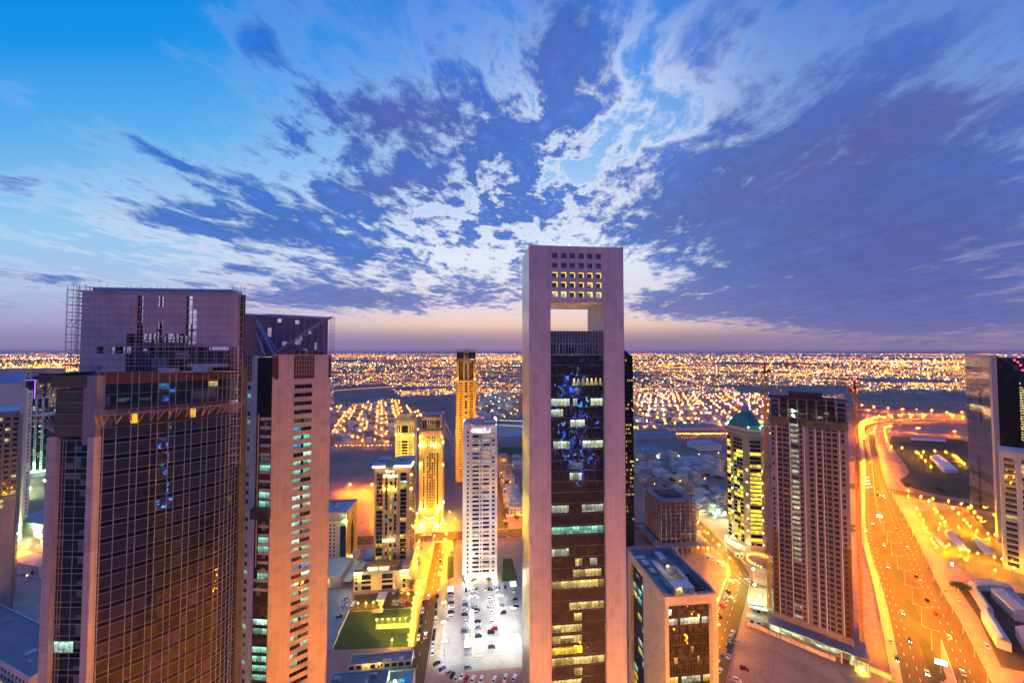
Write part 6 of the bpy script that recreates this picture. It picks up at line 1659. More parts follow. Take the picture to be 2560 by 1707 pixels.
def slant(B, W, D, H):
    m = MB(); m.face([(0, 0, H), (W*.45, 0, H), (W*.45, 14, H+11), (0, 14, H+11)]); m.face([(W*.5, -.5, H+9), (W, -.5, H+9), (W, 10, H+20), (W*.5, 10, H+20)]); m.face([(W*.5, 10, 0), (W*.5, -.5, 0), (W*.5, -.5, H+9), (W*.5, 10, H+20)]); m.face([(W, -.5, 0), (W, 10, 0), (W, 10, H+20), (W, -.5, H+9)])
    m.build('slanted_roof', mat('blue_grey_roof', (.3, .36, .48), .6), B); MB().box(W*.5, W, -.5, 6, 0, H+9).build('stone_corner', PALE, B)
    MB().box(.5, W*.48, -.15, -.02, H-9, H-2).build('lit_window_band', lit('busy_warm_rooms', (1.0, .6, .05), 1.4, 1.2, .2), B)
    MB().box(W, W+3.5, -1, 2, 0, H+4).build('pale_spine', PALE, B)
gridtower('slant_roof_tower', 'beige tower with slanted blue metal roofs behind the dark panelled tower', -60, 58, 345, AT(30, 985, 345).z, 30, .7, PALE, G_TEAL, 9, 3.9, 2.4, [L_WARM, G_TEAL], seed=6, extra=slant)
def stripes(B, W, D, H):
    z0 = 0; q = MB()
    for k in range(20): q.box(-.5, W*.62, -.9, -.02, 3+k*4.2, 5.6+k*4.2)
    q.build('pale_slab_band', WHITE, B)
    for x in (2, 9, 16): spot(B, x, -4, 2, .7, E_YEL, 'ground_floodlight')
    led = MB(); led.bar((0, -.5, H), (W, -.5, H), .55).bar((W, -.5, H-34), (W, -.5, H), .7); led.build('violet_led_line', E_LEDV, B)
gridtower('violet_edged_tower', 'dark blue glass tower outlined by a violet light line, with pale lower bands', 50, 91, 560, AT(75, 951, 560).z, 26, .6, G_NAVY, G_NAVY, 5, 4.2, 2.6, [L_YEL, L_WARM, G_NAVY, G_NAVY], seed=7, extra=stripes)
def teal(B, W, D, H):
    for x in (W*.22, W*.62):
        s = MB().box(x, x+W*.14, -.8, -.02, 0, H).build('pale_pier', PALE, B)
        for k in range(24): MB().box(x+W*.045, x+W*.095, -.86, -.81, 6+k*4.4, 8+k*4.4).build('pier_window', G_WIN, s)
    MB().box(-5, W+12, -14, 0, 0, 8).build('podium', PALE, B); spot(B, W*.5, -10, 10, .6, E_GREEN, 'floodlight')
gridtower('teal_striped_tower', 'teal glass tower with two pale vertical piers at far left', 84, 126, 550, AT(100, 997, 550).z, 26, .6, G_TEAL, G_TEAL, 6, 4.2, 2.4, [L_YEL, L_TEALB, G_TEAL, G_TEAL], seed=9, cap=60, extra=teal)
gridtower('glitter_glass_tower', 'glass tower full of reflected lights beside the violet edged one', 88, 118, 640, AT(100, 940, 640).z, 26, .6, G_NAVY, G_NAVY, 4, 4.2, 2.6, [L_WARM, L_TEALB, L_YEL], seed=10, cap=60)
gridtower('plain_beige_block', 'plain beige roof block on the skyline near the left edge', -30, 23, 660, AT(10, 922, 660).z, 30, -.1, PANEL_T, G_WIN, 14, 9, 3, [G_WIN], seed=11, cap=20)
gridtower('beige_slab_block', 'long beige block on the skyline behind the violet edged tower', 40, 116, 720, AT(80, 921, 720).z, 30, -.05, PANEL_T, G_TEAL, 16, 12, 5, [L_WARM, G_TEAL], seed=12, cap=20)
for (nm, lb, px0, px1, Y, h, d) in (('green_lit_shed', 'long green lit hall on the building site at far left', 48, 150, 380, 14, 30), ('low_site_office', 'low flat building under green light beside the far left street', 20, 118, 318, 9, 12)):
    o, W = place(px0, px1, Y, -.25); B = thing(nm, lb, 'hall', o, -.25); MB().box(0, W, 0, d, 0, h).build('wall', mat('ribbed_cladding', (.5, .54, .46), .6, joints=(3, 20, .3, .3)), B); MB().box(-.4, W+.4, -.4, d+.4, h, h+.7).build('roof', ROOFB, B)
def lowblock(nm, lb, px0, px1, Y, h, d, rz, m=PALE, seed=1, lits=(L_WARM,), bits=8):
    o, W = place(px0, px1, Y, rz); B = thing(nm, lb, 'low building', o, rz); fa = Facade(B); r = random.Random(seed); n = max(2, int(W/4))
    xs, hx = cuts([(k*W/n+W/n*.15, k*W/n+W/n*.85) for k in range(n)], 0, W); zs, hz = cuts([(1+k*3.8, 3.4+k*3.8) for k in range(max(1, int(h/3.9)))], 0, h)
    fa.grid((0, 0, 0), EX, -EY, xs, zs, lambda i, j: ((r.choice(lits) if r.random() < .15 else G_WIN) if (i in hx and j in hz) else None), .3)
    w = fa.wall; w.face([(0, d, 0), (0, 0, 0), (0, 0, h), (0, d, h)]); w.face([(W, 0, 0), (W, d, 0), (W, d, h), (W, 0, h)]); w.face([(W, d, 0), (0, d, 0), (0, d, h), (W, d, h)]); w.face([(0, 0, h-.6), (W, 0, h-.6), (W, d, h-.6), (0, d, h-.6)], 1)
    fa.done([m, ROOFG], cap=60); parapet(B, W, d, h-.5, .5, m); roof_bits(B, W, d, h-.6, bits, seed, 5); return B, W
lowblock('dark_roofed_row', 'low shop row with dark roofs in the lower left corner', -120, 105, 235, 14, 22, -.33, PALE, 5, (G_WIN, L_YEL), 12)
lowblock('corner_shop_row', 'lowest shop row with a pale roof at the bottom left edge', -160, 80, 195, 9, 14, -.4, PALE, 6, (L_YEL,), 6)
B, W = lowblock('service_block', 'flat roofed block crowded with roof machinery below the dark lawn', 800, 957, 179, 13, 23, TH, PALE, 7, (L_YEL,), 26)
B, W = lowblock('yard_building', 'low yard building with a blue cover below the dark lawn', 957, 1034, 195, 8, 14, TH, PALE, 8, (L_YEL,), 7)
MB().box(W-6, W-.5, 3, 9, 8, 9.4).build('blue_cover', mat('blue_tarpaulin', (.03, .16, .45), .6), B); spot(B, W*.45, 4, 10.5, .2, E_GREEN, 'yard_lamp')
B, W = lowblock('park_entrance_hall', 'long low hall with a slanting lit side between the lawn and the service block', 880, 1035, 217, 4, 8, TH, PALE, 9, (L_YEL,), 2)
spot(B, W*.3, -1.2, 4.2, .18, E_YEL, 'wall_lamp'); spot(B, W*.5, -1.2, 4.2, .18, E_YEL, 'wall_lamp')
# tower behind the viewer, seen only as blue lights mirrored in glass
B = thing('blue_lit_tower', 'tower with blue light panels mirrored in the glass front', 'skyscraper', (70, -75, 0), 0); MB().box(0, 55, 0, 20, 0, 175).build('wall', DKP, B)
E_SKYB = lamp_mat('sky_blue_led', (.05, .45, 1.0), 14.0)
E_LEDB2 = lamp_mat('bright_blue_led', (.03, .14, 1.0), 16.0)
rr = random.Random(4)
for k in range(90):
    x, z = rr.gauss(27, 8), rr.uniform(70, 165); MB().box(x, x+rr.uniform(.6, 2.6), 20.02, 20.3, z, z+rr.uniform(1, 3.5)).build('blue_light_panel', rr.choice([E_LEDB2, E_LEDB2, E_LEDV, E_SKYB]), B)

# ------------------------------------------------------------------ vehicles
CARCOL = {'white': (.75, .75, .74), 'silver': (.42, .43, .45), 'black': (.02, .02, .022), 'grey': (.12, .12, .13), 'blue': (.03, .07, .22), 'red': (.45, .02, .02), 'maroon': (.16, .02, .03), 'yellow': (.7, .5, .06)}
def car_meshes(kind, L=4.6, W=1.85, H=1.45):
    hw = W/2
    if kind == 'suv': prof = [(-.5, .35), (-.5, .95), (-.47, 1.05), (.22, 1.05), (.48, .92), (.5, .8), (.5, .35)]; cab = (-.46, -.40, .16, .26, 1.05, H+.25)
    elif kind == 'van': prof = [(-.5, .35), (-.5, 1.2), (.40, 1.2), (.5, .95), (.5, .35)]; cab = (-.49, -.48, .22, .40, 1.2, 2.1)
    else: prof = [(-.5, .35), (-.5, .82), (-.46, .95), (-.36, .96), (.18, .94), (.46, .80), (.5, .68), (.5, .35)]; cab = (-.40, -.24, .04, .22, .94, H)
    b = MB(); k = len(prof)
    for sgn in (-1, 1):
        P = [(x*L, sgn*(hw if z < .9 else hw-.06), z) for x, z in prof]; b.face(P if sgn < 0 else P[::-1])
    for i in range(k):
        (x0, z0), (x1, z1) = prof[i], prof[(i+1) % k]; w0, w1 = (hw if z0 < .9 else hw-.06), (hw if z1 < .9 else hw-.06)
        b.face([(x0*L, -w0, z0), (x0*L, w0, z0), (x1*L, w1, z1), (x1*L, -w1, z1)])
    x0, xa, xb, x1, zb, zt = cab; r = hw-.18
    b.face([(xa*L, -r, zt), (xb*L, -r, zt), (xb*L, r, zt), (xa*L, r, zt)])
    for y in (-1, 1):
        for (p, q) in ((x0, xa), (xb, x1)):
            b.bar((p*L if p == x0 else q*L, y*(hw-.08), zb), (q*L if p == x0 else p*L, y*r, zt), .1)
    g = MB(); lo = hw-.08
    g.face([(x0*L, lo, zb), (x0*L, -lo, zb), (xa*L, -r, zt-.02), (xa*L, r, zt-.02)]); g.face([(x1*L, -lo, zb), (x1*L, lo, zb), (xb*L, r, zt-.02), (xb*L, -r, zt-.02)])
    for y in (-1, 1): g.face([(x0*L, y*lo, zb), (x1*L, y*lo, zb), (xb*L, y*r, zt-.02), (xa*L, y*r, zt-.02)][::y])
    return b, g, L
CARM = {}
def car_proto(kind, col):
    if (kind, col) in CARM: return CARM[(kind, col)]
    dims = {'suv': (4.8, 1.95, 1.6), 'car': (4.7, 1.85, 1.42), 'van': (5.2, 2.0, 2.1), 'bus': (8.5, 2.4, 3)}[kind]
    b, g, L = car_meshes('van' if kind == 'bus' else kind, *dims)
    pm = mat('car_paint_'+col, CARCOL[col], .25, .1, 1.6, var=.03, fine=.02)
    wm = MB()
    n = 12
    for i in range(n):
        a0, a1 = 2*math.pi*i/n, 2*math.pi*(i+1)/n; c = lambda a, y: (.33*math.cos(a), y, .33+.33*math.sin(a))
        wm.face([c(a0, -.11), c(a1, -.11), c(a1, .11), c(a0, .11)])
    wm.face([(.33*math.cos(2*math.pi*i/n), -.11, .33+.33*math.sin(2*math.pi*i/n)) for i in range(n)]); wm.face([(.33*math.cos(2*math.pi*i/n), .11, .33+.33*math.sin(2*math.pi*i/n)) for i in reversed(range(n))])
    hl = MB().box(-.06, .04, -.16, .16, -.09, .09)
    CARM[(kind, col)] = (b.mesh('car_body', pm), g.mesh('car_windows', G_WIN), wm.mesh('car_wheel', mat('tyre_rubber', (.02, .02, .02), .8)), hl, dims)
    return CARM[(kind, col)]
LIGHTM = {}
def add_car(x, y, ang, col, kind, label, group, lights=False, z=.08):
    body, glass_, wheel, hl, dims = car_proto(kind, col); L, W, _ = dims
    o = thing('parked_car' if not lights else 'moving_car', label, {'van': 'van', 'bus': 'minibus'}.get(kind, 'car'), (x, y, z), ang, group)
    def ch(nm, me, loc=(0, 0, 0)):
        q = bpy.data.objects.new(nm, me); COL.objects.link(q); q.parent = o; q.location = loc
    ch('body', body); ch('window', glass_)
    for sx in (-.31, .31):
        for sy in (-1, 1): ch('wheel', wheel, (sx*L, sy*(W/2-.1), 0))
    for nm, m, xx in (('headlight', E_HEAD if lights else WHITE, L/2), ('tail_light', E_TAIL if lights else REDP, -L/2)):
        if (nm, lights) not in LIGHTM: LIGHTM[(nm, lights)] = MB().box(-.05, .03, -.2, .2, -.1, .1).mesh(nm, m)
        for sy in (-1, 1): ch(nm, LIGHTM[(nm, lights)], (xx, sy*(W/2-.38), .68))
CK = {'w': 'white', 's': 'silver', 'k': 'black', 'g': 'grey', 'b': 'blue', 'r': 'red', 'm': 'maroon', 'y': 'yellow'}
crng = random.Random(77)
def car_row(conv, lst, ang, phrase, group, lights=False, jit=.06):
    """listed from the front of the row; labels count from the viewer's end"""
    pos = [(G(*conv(x, y)), c) for x, y, c in lst]; pos.sort(key=lambda q: q[0].y)
    seen = {}
    for p, c in pos:
        col = CK[c[0]]; kind = {'v': 'van', 'u': 'suv', 'B': 'bus'}.get(c[1:2], None) or ('suv' if crng.random() < .42 else 'car'); seen[(col, kind)] = seen.get((col, kind), 0)+1
        nm = {'car': 'saloon car', 'suv': 'tall car', 'van': 'van', 'bus': 'minibus'}[kind]; k = seen[(col, kind)]
        lb = f'{ORD[k-1]} {col} {nm} {phrase}'
        a = ang(p) if callable(ang) else ang
        add_car(p.x, p.y, a + crng.uniform(-jit, jit) + (math.pi if (not lights and crng.random() < .3) else 0), col, kind, lb, group, lights)
car_row(Z5, [(857, 845, 'k'), (850, 925, 'w'), (838, 975, 'k'), (833, 1035, 'k'), (823, 1100, 'k'), (812, 1165, 'w')], TH+math.pi/2, 'parked on the lawn side of the avenue', 'cars along the lawn side kerb')
car_row(Z5, [(988, 752, 'w'), (978, 797, 'k'), (970, 885, 'k'), (967, 945, 'k'), (966, 1000, 'w'), (957, 1105, 'k'), (947, 1170, 'k'), (940, 1228, 'w'), (938, 1308, 'w')], TH+math.pi/2, 'parked on the car park side of the avenue', 'cars along the car park side kerb')
car_row(Z5, [(975, 1400, 'k'), (1025, 1445, 'b'), (1085, 1480, 's'), (1115, 1510, 'k'), (1155, 1530, 's'), (1200, 1515, 'w'), (1240, 1540, 'r'), (1300, 1540, 'w'), (1375, 1550, 'w'), (1490, 1545, 'w'), (1590, 1535, 'w'), (1670, 1530, 'w')], lambda p: TH+(.55 if p.x < -35 else 1.15), 'parked askew at the near corner of the car park', 'cars along the near edge of the car park')
car_row(Z5, [(1240, 740, 'k'), (1268, 740, 'w'), (1298, 738, 'w'), (1330, 735, 'g'), (1410, 730, 'w'), (1443, 728, 'k'), (1468, 728, 'k'), (1507, 725, 's'), (1535, 722, 'k'), (1590, 712, 'k'), (1662, 745, 'w')], TH+math.pi/2, 'in the back row of the bright car park', 'cars in the back row of the bright car park')
car_row(Z5, [(1100, 775, 'k'), (1105, 800, 's'), (1108, 820, 'w'), (1105, 853, 'k'), (1108, 887, 'w'), (1105, 940, 'k'), (1098, 978, 'w')], TH, 'in the leftmost column of the bright car park', 'cars in the leftmost column of the car park')
car_row(Z5, [(1230, 820, 'w'), (1228, 838, 'w'), (1228, 915, 'w'), (1238, 1022, 'w'), (1230, 1065, 'w'), (1226, 960, 'k'), (1225, 1110, 'g'), (1235, 870, 'b')], TH, 'left of the first strip in the bright car park', 'cars left of the first strip')
car_row(Z5, [(1325, 805, 'w'), (1325, 890, 'w'), (1335, 925, 'k'), (1340, 945, 'w'), (1348, 1155, 'ku'), (1342, 1020, 'k'), (1345, 1075, 's'), (1255, 1430, 's')], TH, 'right of the first strip in the bright car park', 'cars right of the first strip')
car_row(Z5, [(1455, 818, 'w'), (1465, 855, 'w'), (1470, 880, 'w'), (1470, 937, 'w'), (1478, 1022, 'w'), (1490, 1090, 'ru'), (1462, 1120, 'k'), (1468, 1250, 'g')], TH, 'left of the second strip in the bright car park', 'cars left of the second strip')
car_row(Z5, [(1550, 790, 'w'), (1555, 878, 's'), (1570, 945, 'k'), (1680, 820, 'k'), (1688, 885, 'k')], TH, 'right of the second strip in the bright car park', 'cars right of the second strip')
car_row(Z5, [(145, 838, 'w'), (145, 880, 'w'), (100, 978, 'ku'), (165, 815, 'w')], TH+.1, 'in the dim car park left of the dark lawn', 'cars left of the dark lawn')
car_row(Z5, [(590, 755, 'w'), (662, 748, 'w'), (590, 850, 'w'), (622, 858, 's'), (655, 858, 'k'), (685, 858, 'r')], TH+math.pi/2, 'in the yellow lit car park above the lawn', 'cars above the dark lawn')
car_row(Z5, [(225, 875, 'wB')], TH+math.pi/2, 'at the left end of the yellow car park', 'cars above the dark lawn')
car_row(Z5, [(625, 1345, 'r'), (738, 1345, 'wv')], TH+.05, 'by the low hall below the dark lawn', 'cars below the dark lawn')
car_row(Z5, [(1000, 595, 'w'), (1008, 480, 'k'), (915, 385, 'w'), (900, 800, 'w'), (872, 1150, 's')], TH+math.pi/2, 'driving on the central avenue', 'cars driving on the central avenue', True)
car_row(Z5, [(860, 245, 'w'), (910, 243, 'w'), (1590, 120, 'w'), (1600, 145, 'k'), (1620, 265, 'w')], TH, 'waiting near the crossing behind the white tower', 'cars near the crossing')
car_row(Z7, [(988, 640, 'w'), (958, 735, 'k'), (945, 770, 's'), (930, 805, 's'), (918, 840, 's'), (905, 880, 'r'), (872, 965, 'k'), (853, 1022, 'w')], math.radians(104), 'parked on the left kerb of the service road', 'cars on the left kerb of the service road')
car_row(Z7, [(998, 1110, 'w'), (978, 1155, 's'), (1030, 1190, 's'), (963, 1210, 's'), (960, 1245, 'k'), (968, 1300, 'k'), (905, 1325, 'b'), (960, 1330, 'w'), (855, 1380, 'w'), (880, 1460, 'w')], math.radians(40), 'parked askew at the edge of the sandy yard', 'cars at the edge of the sandy yard')
car_row(Z7, [(1105, 1445, 'm'), (1035, 1548, 'w')], math.radians(-25), 'standing alone in the middle of the sandy yard', 'cars standing in the sandy yard')
car_row(Z7, [(1130, 630, 'w'), (1040, 640, 'w'), (1000, 800, 's'), (700, 190, 'w'), (735, 205, 'g'), (790, 20, 'w')], math.radians(100), 'driving on the curved service road', 'cars driving on the service road', True)
hwd = math.radians(50)
car_row(Z9, [(300, 105, 'w'), (440, 500, 's'), (405, 300, 'w'), (575, 925, 'w'), (640, 1180, 'k'), (800, 1480, 'w'), (235, 170, 'w'), (520, 1350, 'g')], hwd+math.pi, 'with headlamps on in the oncoming carriageway', 'oncoming cars on the highway', True)
car_row(Z9, [(520, 160, 'k'), (560, 300, 's'), (620, 330, 'w'), (700, 600, 'k'), (740, 640, 'w'), (800, 820, 'k'), (880, 940, 'r'), (1000, 1150, 'w'), (1130, 1480, 's')], hwd, 'with tail lamps lit in the departing carriageway', 'departing cars on the highway', True)
car_row(Z9, [(460, 1185, 'w'), (970, 725, 'y'), (1085, 805, 'w'), (1350, 1240, 'w')], hwd, 'stopped at the roadside by the highway', 'cars stopped beside the highway')
car_row(Z8, [(x, y, 'w') for x, y in ((222, 1245), (245, 1240), (228, 1275), (252, 1270), (235, 1305), (260, 1300), (240, 1335), (270, 1330))] + [(350, 1410, 'k'), (385, 1412, 'w'), (395, 1430, 's')], math.radians(-70), 'queuing at the far highway junction', 'cars queuing at the highway junction', True)
car_row(lambda x, y: (x, y), [(40, 1415, 'w'), (85, 1400, 'k'), (60, 1440, 's'), (25, 1455, 'w')], math.radians(10), 'on the orange lit street at far left', 'cars at far left', True)

# ------------------------------------------------------------------ trees
def tree_proto(h, r, n, seed):
    root = thing('bushy_tree', 'dark bushy tree', 'tree', (0, -5000, 0)); rr = random.Random(seed); t = MB().cyl(0, 0, 0, h*.45, .22, .14, 6)
    cl = []
    for k in range(7):
        a = rr.uniform(0, 6.28); d = r*rr.uniform(.2, .75); c = Vector((d*math.cos(a), d*math.sin(a), h*rr.uniform(.5, .95))); cl.append(c); t.bar((0, 0, h*.4), c, .09)
    t.build('trunk', BARK, root); m = MB()
    for k in range(n):
        c = rr.choice(cl); p = c+Vector((rr.gauss(0, r*.27), rr.gauss(0, r*.27), rr.gauss(0, h*.10))); s = rr.uniform(.18, .42)
        a = Vector((rr.uniform(-1, 1), rr.uniform(-1, 1), rr.uniform(-.6, .6))).normalized()*s; b = Vector((rr.uniform(-1, 1), rr.uniform(-1, 1), rr.uniform(-.6, .6))).normalized()*s
        m.face([p-a, p+b, p+a, p-b])
    m.build('crown', LEAF, root); return root
def palm_proto(h, seed):
    root = thing('palm_tree', 'date palm', 'palm tree', (0, -5000, 0)); rr = random.Random(seed); MB().cyl(0, 0, 0, h, .22, .15, 7).build('trunk', BARK, root); m = MB()
    for k in range(22):
        a = k*2.4; el = rr.uniform(-.2, 1.0); L = rr.uniform(2.2, 3.0); prev = Vector((0, 0, h)); d = Vector((math.cos(a), math.sin(a), 0))
        for q in range(1, 6):
            t = q/5; p = Vector((0, 0, h))+d*L*t+EZ*(L*(el*t-1.1*t*t)); w = Vector((-d.y, d.x, 0))*(.32*(1-t)+.05)
            m.face([prev-w, p-w*.8-EZ*.1, p, prev]); m.face([prev, p, p+w*.8-EZ*.1, prev+w]); prev = p
    m.build('crown', LEAF, root); return root
def plant(key, maker, spots, phrase, group, name_scale=(.8, 1.25)):
    pr = []
    for x, y in spots: pr.append(G(x, y))
    pr.sort(key=lambda p: p.y); rr = random.Random(len(spots))
    for k, p in enumerate(pr):
        lb = f'{phrase}, {ORD[k]} from the viewer' if k else f'{phrase}, nearest to the viewer'; s = rr.uniform(*name_scale)
        if k >= len(ORD): lb = phrase+', deep in the row'
        if key not in protos: protos[key] = maker(); o = protos[key]; o.location = p; o['label'] = lb; o['group'] = group; o.scale = (s, s, s)
        else: dup(protos[key], p, rr.uniform(0, 6), lb, group, scale=(s, s, s))
plant('palm', lambda: palm_proto(7.5, 3), [Z5(x, y) for x, y in ((840, 370), (850, 340), (835, 420), (815, 560), (812, 525), (765, 755), (750, 850), (1110, 480), (1095, 560), (1130, 372), (1140, 360))], 'date palm beside the avenue', 'date palms beside the avenue')
plant('bush', lambda: tree_proto(6.5, 3.4, 620, 5), [Z5(x, y) for x, y in ((745, 740), (760, 840), (1570, 80), (1690, 120), (1600, 60), (1310, 680), (1225, 690), (1440, 680))], 'leafy tree around the bright car park', 'trees around the bright car park')
plant('bush', None, [Z5(x, y) for x, y in ((280, 990), (632, 965), (590, 1150), (215, 1185))], 'small round shrub bed on the dark lawn', 'shrub beds on the dark lawn', (.3, .45))
plant('bush', None, [(x, y) for x, y in ((1255, 1205), (1262, 1180), (1250, 1230), (1258, 1150), (1268, 1215))], 'dark tree in the street behind the white tower', 'trees behind the white tower')
plant('bush', None, [(x, y) for x, y in ((1770, 1195), (1790, 1200), (1780, 1185), (1800, 1205), (1640, 1215), (1660, 1222), (1680, 1212), (1630, 1200), (1765, 1230), (1710, 1180), (1700, 1260), (1720, 1110))], 'dark tree among the villas right of the portal tower', 'trees among the right hand villas', (.9, 1.7))
plant('bush', None, [Z9(x, y) for x, y in ((1100, 725), (1130, 735), (1070, 720), (120, 170), (125, 210), (1160, 760))], 'round tree beside the highway', 'trees beside the highway')
plant('bush', None, [Z8(x, y) for x, y in ((610, 1340), (640, 1350), (760, 1375), (910, 1390), (1090, 1420), (960, 1400), (830, 1380), (1150, 1430))], 'tree on the far side of the orange cross road', 'trees along the cross road')
plant('bush', None, [(x, y) for x, y in ((95, 1432), (105, 1425), (88, 1440), (120, 1430))], 'dark tree by the far left street', 'trees at far left')

# ------------------------------------------------------------------ villas
def villa_proto(w, d, h, seed, m):
    root = thing('villa', 'flat roofed villa', 'house', (0, -5000, 0)); rr = random.Random(seed)
    wl = MB().box(-w/2, w/2, -d/2, d/2, 0, h)
    if rr.random() < .7: wl.box(-w/2+1, 0, d/2, d/2+3.5, 0, h*.55)
    wl.box(-w/2-3, w/2+3, -d/2-4, -d/2-3.75, 0, 2.2).box(-w/2-3, -w/2-2.75, -d/2-3.74, d/2+4, 0, 2.2).box(w/2+2.75, w/2+3, -d/2-3.74, d/2+4, 0, 2.2)
    wl.build('wall', m, root)
    rf = MB().box(-w/2-.2, w/2+.2, -d/2-.2, d/2+.2, h+.005, h+.15).box(-w/2-.2, w/2+.2, -d/2-.2, -d/2, h+.15, h+.9).box(-w/2-.2, w/2+.2, d/2, d/2+.2, h+.15, h+.9).box(-w/2-.2, -w/2, -d/2, d/2, h+.15, h+.9).box(w/2, w/2+.2, -d/2, d/2, h+.15, h+.9).build('roof', m, root)
    MB().box(-w*.2, w*.15, 0, d*.3, h+.15, h+2.8).build('stair_room', m, rf)
    MB().cyl(w*.3, d*.2, h+.5, h+2.0, .8, n=8).build('water_tank', WHITE, rf); MB().box(w*.2, w*.32, -d*.3, -d*.15, h+.15, h+1.1).build('roof_unit', AIRCON, rf)
    for k in range(4):
        x = -w*.38+k*w*.22
        for z in (1.0, h*.55): MB().box(x, x+w*.1, -d/2-.06, -d/2-.01, z, z+1.3).build('window', G_WIN if (k+seed) % 3 else L_WARM, root)
    return root
VW = [mat('villa_render', (.58, .50, .40), .8, var=.2, fine=.1), mat('villa_render_pale', (.66, .62, .56), .8, var=.2, fine=.1), mat('villa_render_tan', (.46, .36, .25), .8, var=.2, fine=.1)]
vprot = []
def inpoly(p, poly):
    c = False; j = len(poly)-1
    for i in range(len(poly)):
        if (poly[i][1] > p[1]) != (poly[j][1] > p[1]) and p[0] < (poly[j][0]-poly[i][0])*(p[1]-poly[i][1])/(poly[j][1]-poly[i][1])+poly[i][0]: c = not c
        j = i
    return c
glow = {}     # emissive lamp heads of the distant districts, by colour
GLOWC = {'sod': ((1.0, .33, .006), 8.0), 'yel': ((1.0, .48, .02), 8.5), 'warm': ((1.0, .72, .30), 8.0), 'cool': ((.82, 1.0, .80), 8.0), 'vio': ((.5, .4, 1.0), 7.0), 'red': ((1.0, .10, .02), 4.0)}
for _k in list(GLOWC): GLOWC['near_'+_k] = (GLOWC[_k][0], 520.0)
GLOWC['near_vio'] = ((.5, .38, 1.0), 110.0)
def add_glow(c, x, y, z, r): glow.setdefault(c, MB()).octa(x, y, z, r)
vcount = 0; placed = []
hr = random.Random(99)
def villas(poly, pitch, ang, label, group, cmix, fill=.8, lane=5, size=(1, 1.3), glowp=.6, gr=.75, limit=90):
    """rows of villas on a street grid, kept where the photograph shows the district"""
    global vcount
    W = [G(*p) for p in poly]; P2 = [(w.x, w.y) for w in W]; c = sum(W, Vector())/len(W); R = max((w-c).length for w in W); n = int(R/pitch)+1
    a, b = Vector((math.cos(ang), math.sin(ang), 0)), Vector((-math.sin(ang), math.cos(ang), 0)); cnt = 0
    for i in range(-n, n+1):
        for j in range(-n, n+1):
            if j % lane == 0: 
                if inpoly(((c+a*i*pitch+b*j*pitch).x, (c+a*i*pitch+b*j*pitch).y), P2) and i % 2 == 0: p = c+a*i*pitch+b*j*pitch; add_glow('near_'+hr.choice(cmix), p.x, p.y, 7, gr*.62*hr.uniform(.8, 1.3))
                continue
            p = c+a*(i*pitch+hr.uniform(-2, 2))+b*(j*pitch+hr.uniform(-2, 2))
            if not inpoly((p.x, p.y), P2): continue
            if hr.random() < glowp: q = p+a*pitch*.5*hr.choice((-1, 1))+b*hr.uniform(-4, 4); add_glow('near_'+hr.choice(cmix), q.x, q.y, 4.5, gr*.6*hr.uniform(.5, 1.1))
            if hr.random() > fill or cnt >= limit: continue
            if not vprot:
                for k in range(5): vprot.append(villa_proto(12+k % 3*2.5, 10+k % 2*3, 7.2+(k % 3), k, VW[k % 3]))
            k = hr.randrange(5); s = hr.uniform(*size); pr = vprot[k]
            if 'used' not in pr: pr['used'] = 1; pr.location = p; pr.rotation_euler = (0, 0, ang+hr.choice((0, 1.57))); pr['label'] = label; pr['group'] = group; pr.scale = (s, s, 1)
            elif p.y < 520: dup(pr, p, ang+hr.choice((0, 1.57, 3.14)), label, group, scale=(s, s, 1))
            else:
                if 'm%d' % k not in protos:
                    mb = MB()
                    w, d, h = 12+k % 3*2.5, 10+k % 2*3, 7.2+(k % 3); mb.box(-w/2, w/2, -d/2, d/2, 0, h).box(-w*.2, w*.15, 0, d*.3, h, h+2.6).box(-w/2-3, w/2+3, -d/2-4, -d/2-3.75, 0, 2.2).box(-w/2, -w/2+.25, -d/2, d/2, h, h+.8).box(w/2-.25, w/2, -d/2, d/2, h, h+.8).cyl(w*.3, d*.2, h, h+2.0, .9, n=6).box(w*.1, w*.3, -d*.3, -d*.1, h, h+1.2).box(-w*.4, -w*.3, -d*.2, 0, h, h+1.0)
                    for q in range(3): x = -w*.38+q*w*.28; mb.box(x, x+w*.1, -d/2-.06, -d/2-.01, h*.55, h*.55+1.4, 1)
                    protos['m%d' % k] = mb.mesh('villa', [VW[k % 3], G_WIN])
                o = bpy.data.objects.new('villa', protos['m%d' % k]); COL.objects.link(o); o.location = p; o.rotation_euler = (0, 0, ang+hr.choice((0, 1.57, 3.14))); o.scale = (s, s, 1); tag(o, label, 'house', group)
            cnt += 1; vcount += 1
villas([(833, 1020), (985, 1000), (1045, 1035), (1045, 1105), (985, 1112), (833, 1112)], 24, .35, 'flat roofed villa among orange lit lanes left of the yellow stone tower', 'villas left of the yellow stone tower', ['sod', 'sod', 'sod', 'yel'], .75, 3, gr=1.1, glowp=.7)
villas([(1195, 985), (1300, 985), (1300, 1048), (1195, 1048)], 26, 1.2, 'pale terraced villa in rows behind the slim gold tower', 'villas behind the slim gold tower', ['cool', 'yel', 'sod'], .85, 5, gr=.7, glowp=.4)
villas([(1590, 985), (1925, 985), (1925, 1072), (1590, 1072)], 26, .2, 'villa in the violet and orange lit district left of the domed tower', 'villas left of the domed tower', ['vio', 'sod', 'sod', 'warm', 'sod'], .7, 3, gr=1.25, glowp=.85, limit=90)
villas([(1575, 1135), (1800, 1140), (1812, 1330), (1735, 1330), (1735, 1240), (1600, 1215)], 21, .25, 'pale walled villa between the concrete frame block and the domed tower', 'pale villas below the domed tower', ['yel', 'cool'], .8, 5, gr=.35, glowp=.12, limit=46)
